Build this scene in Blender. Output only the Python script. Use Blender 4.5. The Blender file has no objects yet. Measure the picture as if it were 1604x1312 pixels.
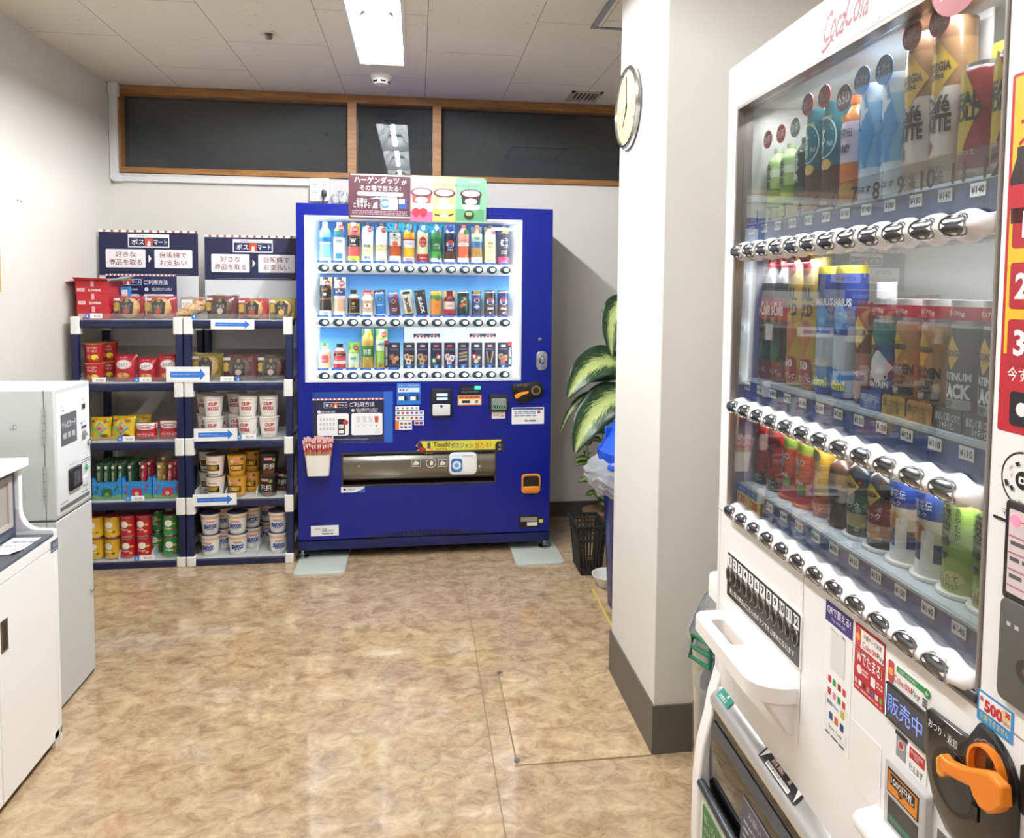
import bpy, bmesh, math, random
import numpy as np
from math import sin, cos, pi, radians, atan2, sqrt, hypot
from mathutils import Matrix, Vector
random.seed(7)
SC = bpy.context.scene
COL = SC.collection

# ------------------------------------------------------------------ camera
FPX, PPX, PPY, CAM_H = 1145.0, 802.0, 516.5, 1.4          # 1604 x 1312 photograph
def cam_axes(y, p, r):
    F = np.array([sin(y)*cos(p), cos(y)*cos(p), -sin(p)])
    R = np.array([cos(y), -sin(y), 0.0]); U = np.cross(R, F)
    return R*cos(r)+U*sin(r), U*cos(r)-R*sin(r), F
CR, CU, CF = cam_axes(radians(7.39), radians(3.17), radians(0.52))
CAM = np.array([0.0, 0.0, CAM_H])
cd = bpy.data.cameras.new('camera'); cam = bpy.data.objects.new('camera', cd); COL.objects.link(cam)
cam.matrix_world = Matrix(((CR[0], CU[0], -CF[0], CAM[0]), (CR[1], CU[1], -CF[1], CAM[1]), (CR[2], CU[2], -CF[2], CAM[2]), (0, 0, 0, 1)))
cd.sensor_fit = 'HORIZONTAL'; cd.sensor_width = 36.0; cd.lens = 36.0*FPX/1604.0
cd.shift_x = 0.0; cd.shift_y = -(656.0-PPY)/1604.0
cd.clip_start = 0.02; cd.clip_end = 50
SC.camera = cam

# ------------------------------------------------------------------ world, exposure
wd = bpy.data.worlds.new('world'); SC.world = wd; wd.use_nodes = True
wd.node_tree.nodes['Background'].inputs[0].default_value = (0.6, 0.65, 0.7, 1)
wd.node_tree.nodes['Background'].inputs[1].default_value = 0.04
SC.view_settings.view_transform = 'Standard'; SC.view_settings.look = 'None'
SC.view_settings.gamma = 1.0; SC.view_settings.use_curve_mapping = False
SC.view_settings.exposure = 0.68
LAMPS = (250.0, 210.0, 210.0, 120.0)      # strength of the fluorescent tubes, far fitting first
SC.cycles.use_denoising = True
SC.cycles.max_bounces = 8; SC.cycles.diffuse_bounces = 5; SC.cycles.glossy_bounces = 4
SC.cycles.transparent_max_bounces = 16; SC.cycles.transmission_bounces = 4
SC.cycles.caustics_reflective = False; SC.cycles.caustics_refractive = False
SC.cycles.sample_clamp_indirect = 6.0

# ------------------------------------------------------------------ pixel rays used to measure the room
def ray(x, y): return CF + CR*(x-PPX)/FPX - CU*(y-PPY)/FPX
def at_z(x, y, Z):
    d = ray(x, y); return CAM + d*(Z-CAM_H)/d[2]
def at_y(x, y, Y):
    d = ray(x, y); return CAM + d*Y/d[1]
def at_x(x, y, X):
    d = ray(x, y); return CAM + d*X/d[0]

# ------------------------------------------------------------------ materials
def lin(c):
    c = c/255.0
    return c/12.92 if c <= 0.04045 else ((c+0.055)/1.055)**2.4
def rgb(h): return (lin(int(h[0:2], 16)), lin(int(h[2:4], 16)), lin(int(h[4:6], 16)), 1.0)
MATS = {}
def C(h, r=0.5, m=0.0, e=0.0, coat=0.0):
    k = (h, r, m, e, coat)
    if k in MATS: return MATS[k]
    M = bpy.data.materials.new('paint_'+h); M.use_nodes = True
    b = M.node_tree.nodes['Principled BSDF']
    b.inputs['Base Color'].default_value = rgb(h); b.inputs['Roughness'].default_value = r
    b.inputs['Metallic'].default_value = m; b.inputs['Coat Weight'].default_value = coat
    b.inputs['Coat Roughness'].default_value = 0.08
    if e:
        b.inputs['Emission Color'].default_value = rgb(h); b.inputs['Emission Strength'].default_value = e
    MATS[k] = M; return M
def nodes(name):
    M = bpy.data.materials.new(name); M.use_nodes = True
    nt = M.node_tree; return M, nt, nt.nodes['Principled BSDF']
def N(nt, t, **kw):
    n = nt.nodes.new(t)
    for k, v in kw.items():
        if k in n.inputs: n.inputs[k].default_value = v
        else: setattr(n, k, v)
    return n
def ramp(nt, stops):
    n = nt.nodes.new('ShaderNodeValToRGB'); e = n.color_ramp.elements
    while len(e) < len(stops): e.new(0.5)
    for i, (p, c) in enumerate(stops): e[i].position = p; e[i].color = c
    return n
def clear(name, tint, refl, rough=0.02, veil=0.0, veilcol='d8dcdc'):
    """thin clear sheet: see-through with a mirror reflection growing at grazing angles, veil = even pale haze mixed in"""
    M = bpy.data.materials.new(name); M.use_nodes = True; nt = M.node_tree; nt.nodes.clear()
    o = N(nt, 'ShaderNodeOutputMaterial'); t = N(nt, 'ShaderNodeBsdfTransparent'); t.inputs[0].default_value = rgb(tint)
    g = N(nt, 'ShaderNodeBsdfGlossy', Roughness=rough); g.inputs[0].default_value = (1, 1, 1, 1)
    f = N(nt, 'ShaderNodeFresnel'); ge = N(nt, 'ShaderNodeNewGeometry'); io = N(nt, 'ShaderNodeMath', operation='MULTIPLY_ADD'); io.inputs[1].default_value = 1/1.5-1.5; io.inputs[2].default_value = 1.5
    nt.links.new(ge.outputs['Backfacing'], io.inputs[0]); nt.links.new(io.outputs[0], f.inputs['IOR'])
    mu = N(nt, 'ShaderNodeMath', operation='MULTIPLY'); mu.inputs[1].default_value = refl; mu.use_clamp = True
    nt.links.new(f.outputs[0], mu.inputs[0])
    mx = N(nt, 'ShaderNodeMixShader'); nt.links.new(mu.outputs[0], mx.inputs[0]); nt.links.new(t.outputs[0], mx.inputs[1]); nt.links.new(g.outputs[0], mx.inputs[2])
    last = mx
    if veil:
        d = N(nt, 'ShaderNodeBsdfDiffuse'); d.inputs[0].default_value = rgb(veilcol)
        m2 = N(nt, 'ShaderNodeMixShader'); m2.inputs[0].default_value = veil
        nt.links.new(mx.outputs[0], m2.inputs[1]); nt.links.new(d.outputs[0], m2.inputs[2]); last = m2
    nt.links.new(last.outputs[0], o.inputs[0]); return M
WHITE = C('f2f0ec', .4); BLACK = C('141414', .4); CHROME = C('c9ccd0', .12, 1.0); STEEL = C('b4b6b8', .3, 1.0)

# ------------------------------------------------------------------ mesh gatherer
FACE = Matrix(((1, 0, 0, 0), (0, 0, -1, 0), (0, 1, 0, 0), (0, 0, 0, 1)))      # (across, up, out) -> local (x, -out = y, z)
def T(x=0, y=0, z=0): return Matrix.Translation((x, y, z))
def RX(a): return Matrix.Rotation(a, 4, 'X')
def RY(a): return Matrix.Rotation(a, 4, 'Y')
def RZ(a): return Matrix.Rotation(a, 4, 'Z')
_glyph = {}
def glyphs(s, bold, vertical=False):
    if any('\u4e00' <= ch <= '\u9fff' for ch in s): bold = min(bold, .006)
    elif any('\u3040' <= ch <= '\u30ff' for ch in s): bold = min(bold, .014)
    k = (s, bold)
    if k in _glyph: return _glyph[k]
    c = bpy.data.curves.new('lettering', 'FONT'); c.body = s; c.resolution_u = 2; c.offset = bold
    c.align_x = 'CENTER'; c.space_line = 0.85
    o = bpy.data.objects.new('lettering', c); COL.objects.link(o)
    me = bpy.data.meshes.new_from_object(o.evaluated_get(bpy.context.evaluated_depsgraph_get()))
    V = np.array([v.co[:] for v in me.vertices]); Fc = [tuple(p.vertices) for p in me.polygons]
    bpy.data.objects.remove(o); bpy.data.curves.remove(c); bpy.data.meshes.remove(me)
    lo, hi = V.min(0), V.max(0); V = V-(lo+hi)/2
    _glyph[k] = (V, Fc, hi-lo); return _glyph[k]
def rrect(w, h, r, n=5, cx=0, cy=0):
    r = min(r, w/2-1e-5, h/2-1e-5); P = []
    for (sx, sy, a0) in ((1, 1, 0), (-1, 1, pi/2), (-1, -1, pi), (1, -1, 1.5*pi)):
        for k in range(n+1):
            a = a0+k*pi/2/n; P.append((cx+sx*(w/2-r)+r*cos(a), cy+sy*(h/2-r)+r*sin(a)))
    return P
def circ(r, n=20, cx=0, cy=0, sy=1.0): return [(cx+r*cos(2*pi*k/n), cy+sy*r*sin(2*pi*k/n)) for k in range(n)]
def rect(x0, y0, x1, y1): return [(x0, y0), (x1, y0), (x1, y1), (x0, y1)]
class G:
    def __init__(s, M=None): s.v = []; s.f = []; s.mi = []; s.sm = []; s.mats = []; s.M = M or Matrix()
    def _m(s, mat):
        if mat not in s.mats: s.mats.append(mat)
        return s.mats.index(mat)
    def add(s, V, F, mat, smooth=False, M=None):
        MM = s.M @ M if M is not None else s.M
        b = len(s.v); s.v += [(MM @ Vector(p))[:] for p in V]
        ms = mat if isinstance(mat, list) else None
        for i, f in enumerate(F):
            s.f.append(tuple(b+k for k in f)); s.mi.append(s._m(ms[i] if ms else mat)); s.sm.append(smooth)
        return s
    def box(s, x0, x1, y0, y1, z0, z1, mat, M=None):
        V = [(x, y, z) for z in (z0, z1) for y in (y0, y1) for x in (x0, x1)]
        return s.add(V, [(0, 2, 3, 1), (4, 5, 7, 6), (0, 1, 5, 4), (2, 6, 7, 3), (0, 4, 6, 2), (1, 3, 7, 5)], mat, M=M)
    def prism(s, P, z0, z1, mat, M=None, side=None, smooth=False, chamfer=0.0):
        """polygon P (x, y) extruded z0..z1; chamfer rounds the z1 rim"""
        n = len(P); side = side or mat
        rings = [[(x, y, z0) for x, y in P]]
        if chamfer:
            cx = sum(p[0] for p in P)/n; cy = sum(p[1] for p in P)/n
            w = max(p[0] for p in P)-min(p[0] for p in P); h = max(p[1] for p in P)-min(p[1] for p in P)
            def sc(d): return [(cx+(x-cx)*(1-2*d/w), cy+(y-cy)*(1-2*d/h)) for x, y in P]
            rings.append([(x, y, z1-chamfer) for x, y in P])
            rings.append([(x, y, z1-chamfer*.3) for x, y in sc(chamfer*.3)]); rings.append([(x, y, z1) for x, y in sc(chamfer)])
        else: rings.append([(x, y, z1) for x, y in P])
        V = [p for r in rings for p in r]; F = []; m = []
        for k in range(len(rings)-1):
            for i in range(n):
                j = (i+1) % n; F.append((k*n+i, k*n+j, k*n+n+j, k*n+n+i)); m.append(side)
        F.append(tuple(range(n-1, -1, -1))); m.append(side); t = (len(rings)-1)*n
        F.append(tuple(t+i for i in range(n))); m.append(mat)
        return s.add(V, F, m, smooth, M)
    def sheet(s, P, z, mat, M=None):
        return s.add([(x, y, z) for x, y in P], [tuple(range(len(P)))], mat, M=M)
    def lathe(s, prof, mat, n=20, M=None, smooth=True, sy=1.0, cap=True):
        """prof [(r, z)], mat one or a list per band"""
        V = [(r*cos(2*pi*k/n), sy*r*sin(2*pi*k/n), z) for r, z in prof for k in range(n)]; F = []; m = []
        for i in range(len(prof)-1):
            for k in range(n):
                j = (k+1) % n; F.append((i*n+k, i*n+j, (i+1)*n+j, (i+1)*n+k)); m.append(mat[i] if isinstance(mat, list) else mat)
        if cap:
            F.append(tuple(range(n-1, -1, -1))); m.append(mat[0] if isinstance(mat, list) else mat)
            b = (len(prof)-1)*n; F.append(tuple(b+k for k in range(n))); m.append(mat[-1] if isinstance(mat, list) else mat)
        return s.add(V, F, m, smooth, M)
    def tube(s, P, r, mat, n=10, M=None, closed=False):
        P = [Vector(p) for p in P]; V = []; F = []; L = len(P); up = None
        for i, p in enumerate(P):
            a = P[(i-1) % L] if (closed or i > 0) else p; b = P[(i+1) % L] if (closed or i < L-1) else p
            d = (b-a).normalized()
            if up is None: up = Vector((0, 0, 1)) if abs(d.z) < .9 else Vector((1, 0, 0))
            x = d.cross(up).normalized(); up = x.cross(d).normalized()
            rr = r[i] if isinstance(r, (list, tuple)) else r
            V += [tuple(p+x*rr*cos(2*pi*k/n)+up*rr*sin(2*pi*k/n)) for k in range(n)]
        for i in range(L if closed else L-1):
            for k in range(n):
                j = (k+1) % n; i2 = (i+1) % L
                F.append((i*n+j, i*n+k, i2*n+k, i2*n+j))
        if not closed: F += [tuple(range(n)), tuple((L-1)*n+k for k in range(n-1, -1, -1))]
        return s.add(V, F, mat, True, M)
    def grid(s, fn, nu, nv, mat, M=None, smooth=True):
        V = [fn(i/nu, j/nv) for j in range(nv+1) for i in range(nu+1)]; w = nu+1
        F = [(j*w+i, j*w+i+1, (j+1)*w+i+1, (j+1)*w+i) for j in range(nv) for i in range(nu)]
        return s.add(V, F, mat, smooth, M)
    def text(s, t, x, y, h, mat, M=None, w=None, z=0.0, bold=0.0, wrap=None, rot=0.0, slant=0.0):
        V, F, sz = glyphs(t, bold)
        if h is None: h = w*sz[1]/sz[0]
        kx = (w/sz[0]) if w else h/sz[1]; ky = h/sz[1]
        if w is None and '\n' not in t: pass
        P = V*[kx, ky, 1]
        if slant: P = P+np.outer(P[:, 1]*slant, [1, 0, 0])
        if rot: P = P @ np.array([[cos(rot), sin(rot), 0], [-sin(rot), cos(rot), 0], [0, 0, 1]])
        P = P+[x, y, z]
        if wrap: # wrap radius (number or function of height): bend round a standing cylinder, front towards -y
            R_ = wrap if callable(wrap) else (lambda q: wrap)
            P = [(R_(q[1])*sin(q[0]/R_(q[1])), -R_(q[1])*cos(q[0]/R_(q[1])), q[1]) for q in P]
        return s.add([tuple(p) for p in P], F, mat, M=M)
    def lines(s, x0, x1, ys, t, mat, M=None, z=0.0):
        """rows of print too fine to read"""
        for y in ys:
            x = x0
            while x < x1-t:
                q = min(x1, x+random.uniform(2, 7)*t); s.sheet(rect(x, y-t/2, q, y+t/2), z, mat, M); x = q+t*random.uniform(.5, 1.2)
        return s
    def obj(s, name, parent=None, M=None, bevel=0.0, angle=35, solid=0.0):
        me = bpy.data.meshes.new(name); me.from_pydata(s.v, [], s.f)
        for m in s.mats: me.materials.append(m)
        me.polygons.foreach_set('material_index', s.mi); me.polygons.foreach_set('use_smooth', s.sm); me.update()
        me.set_sharp_from_angle(angle=radians(angle))
        o = bpy.data.objects.new(name, me); COL.objects.link(o)
        if parent is not None: o.parent = parent
        if M is not None: o.matrix_local = M
        if solid:
            d = o.modifiers.new('solid', 'SOLIDIFY'); d.thickness = solid; d.offset = 0
        if bevel:
            d = o.modifiers.new('bevel', 'BEVEL'); d.width = bevel; d.segments = 2; d.limit_method = 'ANGLE'; d.angle_limit = radians(50); d.harden_normals = False
        return o
def tag(o, label, cat, group=None):
    o['label'] = label; o['category'] = cat
    if group: o['group'] = group
    return o
def thing(name, label, cat, M=None, group=None):
    o = bpy.data.objects.new(name, None); COL.objects.link(o); o.empty_display_size = .05
    if M is not None: o.matrix_world = M
    return tag(o, label, cat, group)
def struct(o): o['kind'] = 'structure'; return o
def dup(root, M, label=None, group=None):
    r = root.copy(); COL.objects.link(r); r.matrix_world = M
    if label: r['label'] = label
    if group: r['group'] = group
    for ch in list(root.children):
        c = ch.copy(); COL.objects.link(c); c.parent = r
        for g in list(ch.children):
            d = g.copy(); COL.objects.link(d); d.parent = c
    return r
# ------------------------------------------------------------------ the room
XL, XP, XR, YB, YP0, YP1, YN, ZC = -1.70, 0.711, 1.40, 4.393, 2.068, 2.557, -2.6, 2.52
XA = 2.1
def floor_mat(name='marbled_linoleum', k=1.0):
    def rgb(h): return tuple(min(1, k*lin(int(h[q:q+2], 16))) for q in (0, 2, 4))+(1,)
    M, nt, b = nodes(name); L = nt.links.new
    tc = N(nt, 'ShaderNodeTexCoord'); mp = N(nt, 'ShaderNodeMapping'); mp.inputs['Scale'].default_value = (1.0, 1.3, 1)
    L(tc.outputs['Object'], mp.inputs[0])
    n1 = N(nt, 'ShaderNodeTexNoise', Scale=13.0, Detail=10.0, Roughness=.76, Distortion=.6); L(mp.outputs[0], n1.inputs[0])
    r1 = ramp(nt, [(.30, rgb('88705a')), (.42, rgb('a68b6c')), (.50, rgb('b99f7e')), (.60, rgb('c8b18d')), (.74, rgb('d8c4a2'))]); L(n1.outputs[0], r1.inputs[0])
    n2 = N(nt, 'ShaderNodeTexNoise', Scale=30.0, Detail=6.0, Roughness=.7, Distortion=.9); L(mp.outputs[0], n2.inputs[0])
    r2 = ramp(nt, [(.30, (.58, .49, .40, 1)), (.37, (.90, .86, .81, 1)), (.56, (1, 1, 1, 1)), (.70, (1.0, 1.0, 1.0, 1))]); L(n2.outputs[0], r2.inputs[0])
    n3 = N(nt, 'ShaderNodeTexNoise', Scale=1.6, Detail=3.0); L(tc.outputs['Object'], n3.inputs[0])
    r3 = ramp(nt, [(.35, (.86, .84, .82, 1)), (.65, (1, 1, 1, 1))]); L(n3.outputs[0], r3.inputs[0])
    m1 = N(nt, 'ShaderNodeMix', data_type='RGBA', blend_type='MULTIPLY'); m1.inputs[0].default_value = .8
    L(r1.outputs[0], m1.inputs[6]); L(r2.outputs[0], m1.inputs[7])
    m2 = N(nt, 'ShaderNodeMix', data_type='RGBA', blend_type='MULTIPLY'); m2.inputs[0].default_value = .8
    L(m1.outputs[2], m2.inputs[6]); L(r3.outputs[0], m2.inputs[7])
    L(m2.outputs[2], b.inputs['Base Color'])
    n4 = N(nt, 'ShaderNodeTexNoise', Scale=5.0, Detail=4.0); L(tc.outputs['Object'], n4.inputs[0])
    r4 = ramp(nt, [(.3, (.06, .06, .06, 1)), (.7, (.14, .14, .14, 1))]); L(n4.outputs[0], r4.inputs[0]); L(r4.outputs[0], b.inputs['Roughness'])
    bp = N(nt, 'ShaderNodeBump', Strength=.08, Distance=.003); L(n3.outputs[0], bp.inputs['Height']); L(bp.outputs[0], b.inputs['Normal'])
    b.inputs['Specular IOR Level'].default_value = .5; b.inputs['Coat Weight'].default_value = .7; b.inputs['Coat Roughness'].default_value = .025
    return M
def ceil_mat():
    M, nt, b = nodes('fissured_ceiling_tile'); L = nt.links.new
    tc = N(nt, 'ShaderNodeTexCoord'); b.inputs['Roughness'].default_value = .9
    mp = N(nt, 'ShaderNodeMapping'); mp.inputs['Scale'].default_value = (24, 95, 1); mp.inputs['Rotation'].default_value = (0, 0, .5); L(tc.outputs['Object'], mp.inputs[0])
    n = N(nt, 'ShaderNodeTexNoise', Scale=1.0, Detail=3.0, Roughness=.6, Distortion=.8); L(mp.outputs[0], n.inputs[0])
    r = ramp(nt, [(.27, rgb('877b6c')), (.32, rgb('dcd4c7'))]); L(n.outputs[0], r.inputs[0])
    # seams of the 455 x 910 boards, laid in a running bond
    m2 = N(nt, 'ShaderNodeMapping'); m2.inputs['Rotation'].default_value = (0, 0, radians(90)); m2.inputs['Location'].default_value = (-.10, 1.327, 0)
    L(tc.outputs['Object'], m2.inputs[0])
    br = N(nt, 'ShaderNodeTexBrick'); br.offset = .5; br.squash = 1.0
    for k, v in (('Color1', (1, 1, 1, 1)), ('Color2', (1, 1, 1, 1)), ('Mortar', (.5, .46, .42, 1)), ('Scale', 1.0), ('Mortar Size', .0022), ('Mortar Smooth', .1), ('Brick Width', .912), ('Row Height', .456)): br.inputs[k].default_value = v
    L(m2.outputs[0], br.inputs[0])
    mx = N(nt, 'ShaderNodeMix', data_type='RGBA', blend_type='MULTIPLY'); mx.inputs[0].default_value = 1
    L(r.outputs[0], mx.inputs[6]); L(br.outputs[0], mx.inputs[7]); L(mx.outputs[2], b.inputs['Base Color'])
    return M
def wall_mat(name, h):
    M, nt, b = nodes(name); L = nt.links.new
    tc = N(nt, 'ShaderNodeTexCoord'); n = N(nt, 'ShaderNodeTexNoise', Scale=3.0, Detail=4.0); L(tc.outputs['Object'], n.inputs[0])
    c = rgb(h); r = ramp(nt, [(.3, (c[0]*.95, c[1]*.95, c[2]*.94, 1)), (.7, c)]); L(n.outputs[0], r.inputs[0]); L(r.outputs[0], b.inputs['Base Color'])
    n2 = N(nt, 'ShaderNodeTexNoise', Scale=350.0, Detail=2.0); L(tc.outputs['Object'], n2.inputs[0])
    bp = N(nt, 'ShaderNodeBump', Strength=.12, Distance=.002); L(n2.outputs[0], bp.inputs['Height']); L(bp.outputs[0], b.inputs['Normal'])
    b.inputs['Roughness'].default_value = .75; return M
def wood_mat():
    M, nt, b = nodes('varnished_oak'); L = nt.links.new
    tc = N(nt, 'ShaderNodeTexCoord'); mp = N(nt, 'ShaderNodeMapping'); mp.inputs['Scale'].default_value = (3, 30, 30); L(tc.outputs['Object'], mp.inputs[0])
    n = N(nt, 'ShaderNodeTexNoise', Scale=2.0, Detail=5.0, Distortion=.6); L(mp.outputs[0], n.inputs[0])
    r = ramp(nt, [(.3, rgb('80562f')), (.7, rgb('a87642'))]); L(n.outputs[0], r.inputs[0]); L(r.outputs[0], b.inputs['Base Color']); b.inputs['Roughness'].default_value = .4
    return M
WALL = wall_mat('wall_paper', 'd6d3cd'); FLOOR = floor_mat(); CEIL = ceil_mat(); WOOD = wood_mat(); BASE = C('57534a', .45); BASED = C('45433e', .45)

g = G(); g.box(XL-.1, XA+.1, YN-.1, YB+.1, -.1, 0, FLOOR); struct(g.obj('floor'))
# a loose square of flooring over the hatch beside the partition, and the seams
g = G(); SEAM = C('7d6748', .5)
h0, h1, h2, h3 = at_z(779, 1057, 0), at_z(957, 1045, 0), at_z(1023, 1179, 0), at_z(800, 1198, 0)
HB = (.297, .703, 2.06, 2.585)
g.box(HB[0], HB[1], HB[2], HB[3], 0, .0022, floor_mat('hatch_linoleum', 1.12)); struct(g.obj('floor_panel', bevel=.001))
g = G(); g.box(.225, .228, -1, 3.6, 0, .0006, SEAM); g.box(HB[0]-.01, HB[1]+.0, HB[2]-.004, HB[2]-.001, 0, .0007, SEAM); g.box(HB[0]-.01, HB[1], HB[3]+.001, HB[3]+.004, 0, .0007, SEAM)
g.box(HB[0]-.004, HB[0]-.001, HB[2], HB[3], 0, .0007, SEAM); struct(g.obj('floor_seam_lines'))
for i, (px, py) in enumerate(((783, 1054), (810, 1191))):
    p = at_z(px, py, 0); g = G(); g.prism(circ(.009, 12), 0, .003, STEEL); o = g.obj('floor_bolt', M=T(p[0], p[1], .002))
    tag(o, ('small steel bolt head at far corner of the floor hatch', 'small steel bolt head at near corner of the floor hatch')[i], 'bolt')
g = G(); q0, q1 = at_z(928, 922, 0), at_z(958, 980, 0)
dx, dy = q1[0]-q0[0], q1[1]-q0[1]; L_ = hypot(dx, dy); nx, ny = -dy/L_*.006, dx/L_*.006
g.add([(q0[0]+nx, q0[1]+ny, .0008), (q0[0]-nx, q0[1]-ny, .0008), (q1[0]-nx, q1[1]-ny, .0008), (q1[0]+nx, q1[1]+ny, .0008)], [(0, 1, 2, 3)], C('c9a94a', .5)); tag(g.obj('floor_tape'), 'thin worn yellow tape line on the floor by the blue bin', 'tape')

# ceiling with the openings of the recessed light fittings
LX0, LX1 = -.292, -.062
LYS = [(2.81, 3.78), (1.84, 2.80), (.87, 1.83), (-1.6, -.35)]  # last fitting, unseen behind the camera, is added as fill light
g = G(); zt = ZC+.12
def cpiece(x0, x1, y0, y1): g.box(x0, x1, y0, y1, ZC, zt, CEIL)
cpiece(XL-.1, LX0, YN-.1, YB+.1); cpiece(LX1, XA+.1, YN-.1, YB+.1)
ys = [YN-.1]
for a, b_ in sorted(LYS): ys += [a, b_]
ys.append(YB+.1)
for k in range(0, len(ys), 2): cpiece(LX0, LX1, ys[k], ys[k+1])
struct(g.obj('ceiling'))
def wall(name, x0, x1, y0, y1, z0=0, z1=ZC, m=WALL): return struct(G().box(x0, x1, y0, y1, z0, z1, m).obj(name))
wall('wall_left', XL-.1, XL, YN, YB+.1)
wall('wall_near', XL, XR, YN-.1, YN)
wall('wall_right', XR, XR+.1, YN, YP0)
g = G(); g.box(XP, XA, YP0, YP1, 0, ZC, WALL); struct(g.obj('wall_partition', bevel=.004))
wall('wall_alcove', XA, XA+.1, YP1, YB+.1)
# back wall with the clerestory opening
ZW0, ZW1, XW0 = 2.035, 2.515, -1.70
g = G(); g.box(XL, XA, YB, YB+.1, 0, ZW0-.002, WALL); g.box(1.95, XA, YB, YB+.1, ZW0, ZC, WALL); g.box(XL, XA, YB, YB+.1, ZW1, ZC, WALL); struct(g.obj('wall_back'))
for nm, a in dict(baseboard_back=(XL, XA, YB-.012, YB, 0, .09), baseboard_left=(XL, XL+.012, 2.8, YB, 0, .09)).items(): struct(G().box(*a, BASED).obj(nm))
struct(G().box(XP-.006, XP, YP0-.006, YP1+.006, 0, .15, BASE).box(XP, XA, YP0-.006, YP0, 0, .15, BASE).box(XP, XA, YP1, YP1+.006, 0, .15, BASE).obj('baseboard_partition'))
# clerestory window
wn = struct(G().box(XW0+.0, 1.95, YB-.012, YB+.11, ZW1-.045, ZW1, WOOD).box(XW0, 1.95, YB-.012, YB+.11, ZW0, ZW0+.032, WOOD)
    .box(XW0, XW0+.055, YB-.012, YB+.11, ZW0+.032, ZW1-.045, WOOD).box(1.9, 1.95, YB-.012, YB+.11, ZW0, ZW1, WOOD).obj('window_1', bevel=.002))
for px in (551.5, 684.5):
    x = at_y(px, 210, YB)[0]; G().box(x-.026, x+.026, YB-.008, YB+.10, ZW0+.03, ZW1-.04, WOOD).obj('window_mullion', wn, bevel=.002)
G().box(XW0+.05, 1.93, YB+.05, YB+.055, ZW0+.03, ZW1-.04, clear('window_glass', '8a9092', 1.5, .01, .10, 'a4b0b6')).obj('window_pane', wn)  # veil paints in the grey-blue haze of room reflections on the pane
# unlit corridor behind the clerestory
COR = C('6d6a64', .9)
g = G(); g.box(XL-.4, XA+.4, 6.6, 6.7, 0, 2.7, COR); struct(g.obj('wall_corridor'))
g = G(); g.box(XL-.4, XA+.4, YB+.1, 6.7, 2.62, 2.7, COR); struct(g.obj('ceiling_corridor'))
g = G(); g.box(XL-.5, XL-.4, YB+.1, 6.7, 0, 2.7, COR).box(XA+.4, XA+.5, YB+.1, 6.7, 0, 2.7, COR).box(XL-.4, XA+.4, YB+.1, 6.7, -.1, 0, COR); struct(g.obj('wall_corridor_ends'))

# ------------------------------------------------------------------ ceiling fittings
TROUGH = C('e9ebec', .35); TUBEM = [C('f4f7f9', .5, e=v) for v in LAMPS]
LBL = ['long recessed fluorescent fitting with white louvres nearest the far window', 'recessed fluorescent fitting second from the far window', 'recessed fluorescent fitting third from the far window', 'unseen fluorescent fitting added behind the camera as fill light']
for i, (a, b_) in enumerate(LYS):
    cx = (LX0+LX1)/2; w = (LX1-LX0)/2-.004; L2 = (b_-a)/2-.004
    t = thing('ceiling_light', LBL[i], 'ceiling light', T(cx, (a+b_)/2, ZC))
    g = G(); g.box(-w, w, -L2, L2, .1, .104, TROUGH)
    for s in (-1, 1):
        g.add([(s*w, -L2, 0), (s*w, L2, 0), (s*w*.45, L2, .1), (s*w*.45, -L2, .1)], [(0, 1, 2, 3)], TROUGH)
        g.box(-w, w, s*L2-.004, s*L2+.004, .0, .1, TROUGH)
        g.add([(-w, s*(L2-.005), .0), (w, s*(L2-.005), .0), (w*.5, s*(L2-.11), .085), (-w*.5, s*(L2-.11), .085)], [(0, 1, 2, 3)], TROUGH)
    g.obj('reflector_trough', t)
    g = G(); R_ = C('d9d9d6', .5)
    for (x0, x1, y0, y1) in ((-w-.012, -w+.004, -L2-.01, L2+.01), (w-.004, w+.012, -L2-.01, L2+.01), (-w, w, -L2-.012, -L2+.004), (-w, w, L2-.004, L2+.012)): g.box(x0, x1, y0, y1, -.006, .001, R_)
    g.obj('trim_frame', t)
    G().tube([(0, -L2+.10, .026), (0, L2-.10, .026)], .0155, TUBEM[i], 12).obj('tube', t)
    n = 2
    for k in range(1, n):
        y = -L2+k*2*L2/n; g = G()
        for s in (-1, 1): g.add([(s*w*.98, y-.012, .004), (s*w*.98, y+.012, .004), (s*.02, y+.001, .06), (s*.02, y-.001, .06), (s*w*.6, y, .085)], [(0, 1, 2, 3), (0, 3, 4), (1, 4, 2)], TROUGH)
        g.obj('louvre', t)
p = at_z(597, 127, ZC-.03)
t = thing('smoke_detector', 'round white smoke detector on ceiling just past the lit fitting', 'smoke detector', T(p[0], p[1], ZC))
G().lathe([(.055, 0), (.056, -.012), (.05, -.02)], WHITE, 28).obj('base', t)
G().lathe([(.045, -.02), (.046, -.032), (.034, -.048), (.0, -.05)], WHITE, 28).obj('head', t)
g = G()
for k in range(6):
    if k == 1: continue
    a = k*pi/3+.3; g.box(-.012, .012, .037, .0445, -.041, -.030, BLACK, RZ(a))
g.obj('intake_slot', t)
p = at_z(421, 52, ZC)
t = thing('sprinkler_head', 'small recessed sprinkler head with ring in the ceiling left of the lit fitting', 'sprinkler', T(p[0], p[1], ZC))
G().lathe([(.038, 0), (.036, -.005), (.018, -.004), (.017, 0)], C('d6cfc4', .4), 24).obj('flange', t)
G().lathe([(.013, 0), (.013, -.012), (.017, -.016), (.012, -.026), (.004, -.028)], C('77736e', .3, .8), 16).obj('head', t)
p = at_z(915, 150, ZC)
t = thing('air_vent', 'small square slatted air vent in ceiling near the clerestory window', 'vent', T(p[0], p[1], ZC))
g = G(); F_ = C('b5aea2', .5)
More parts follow.
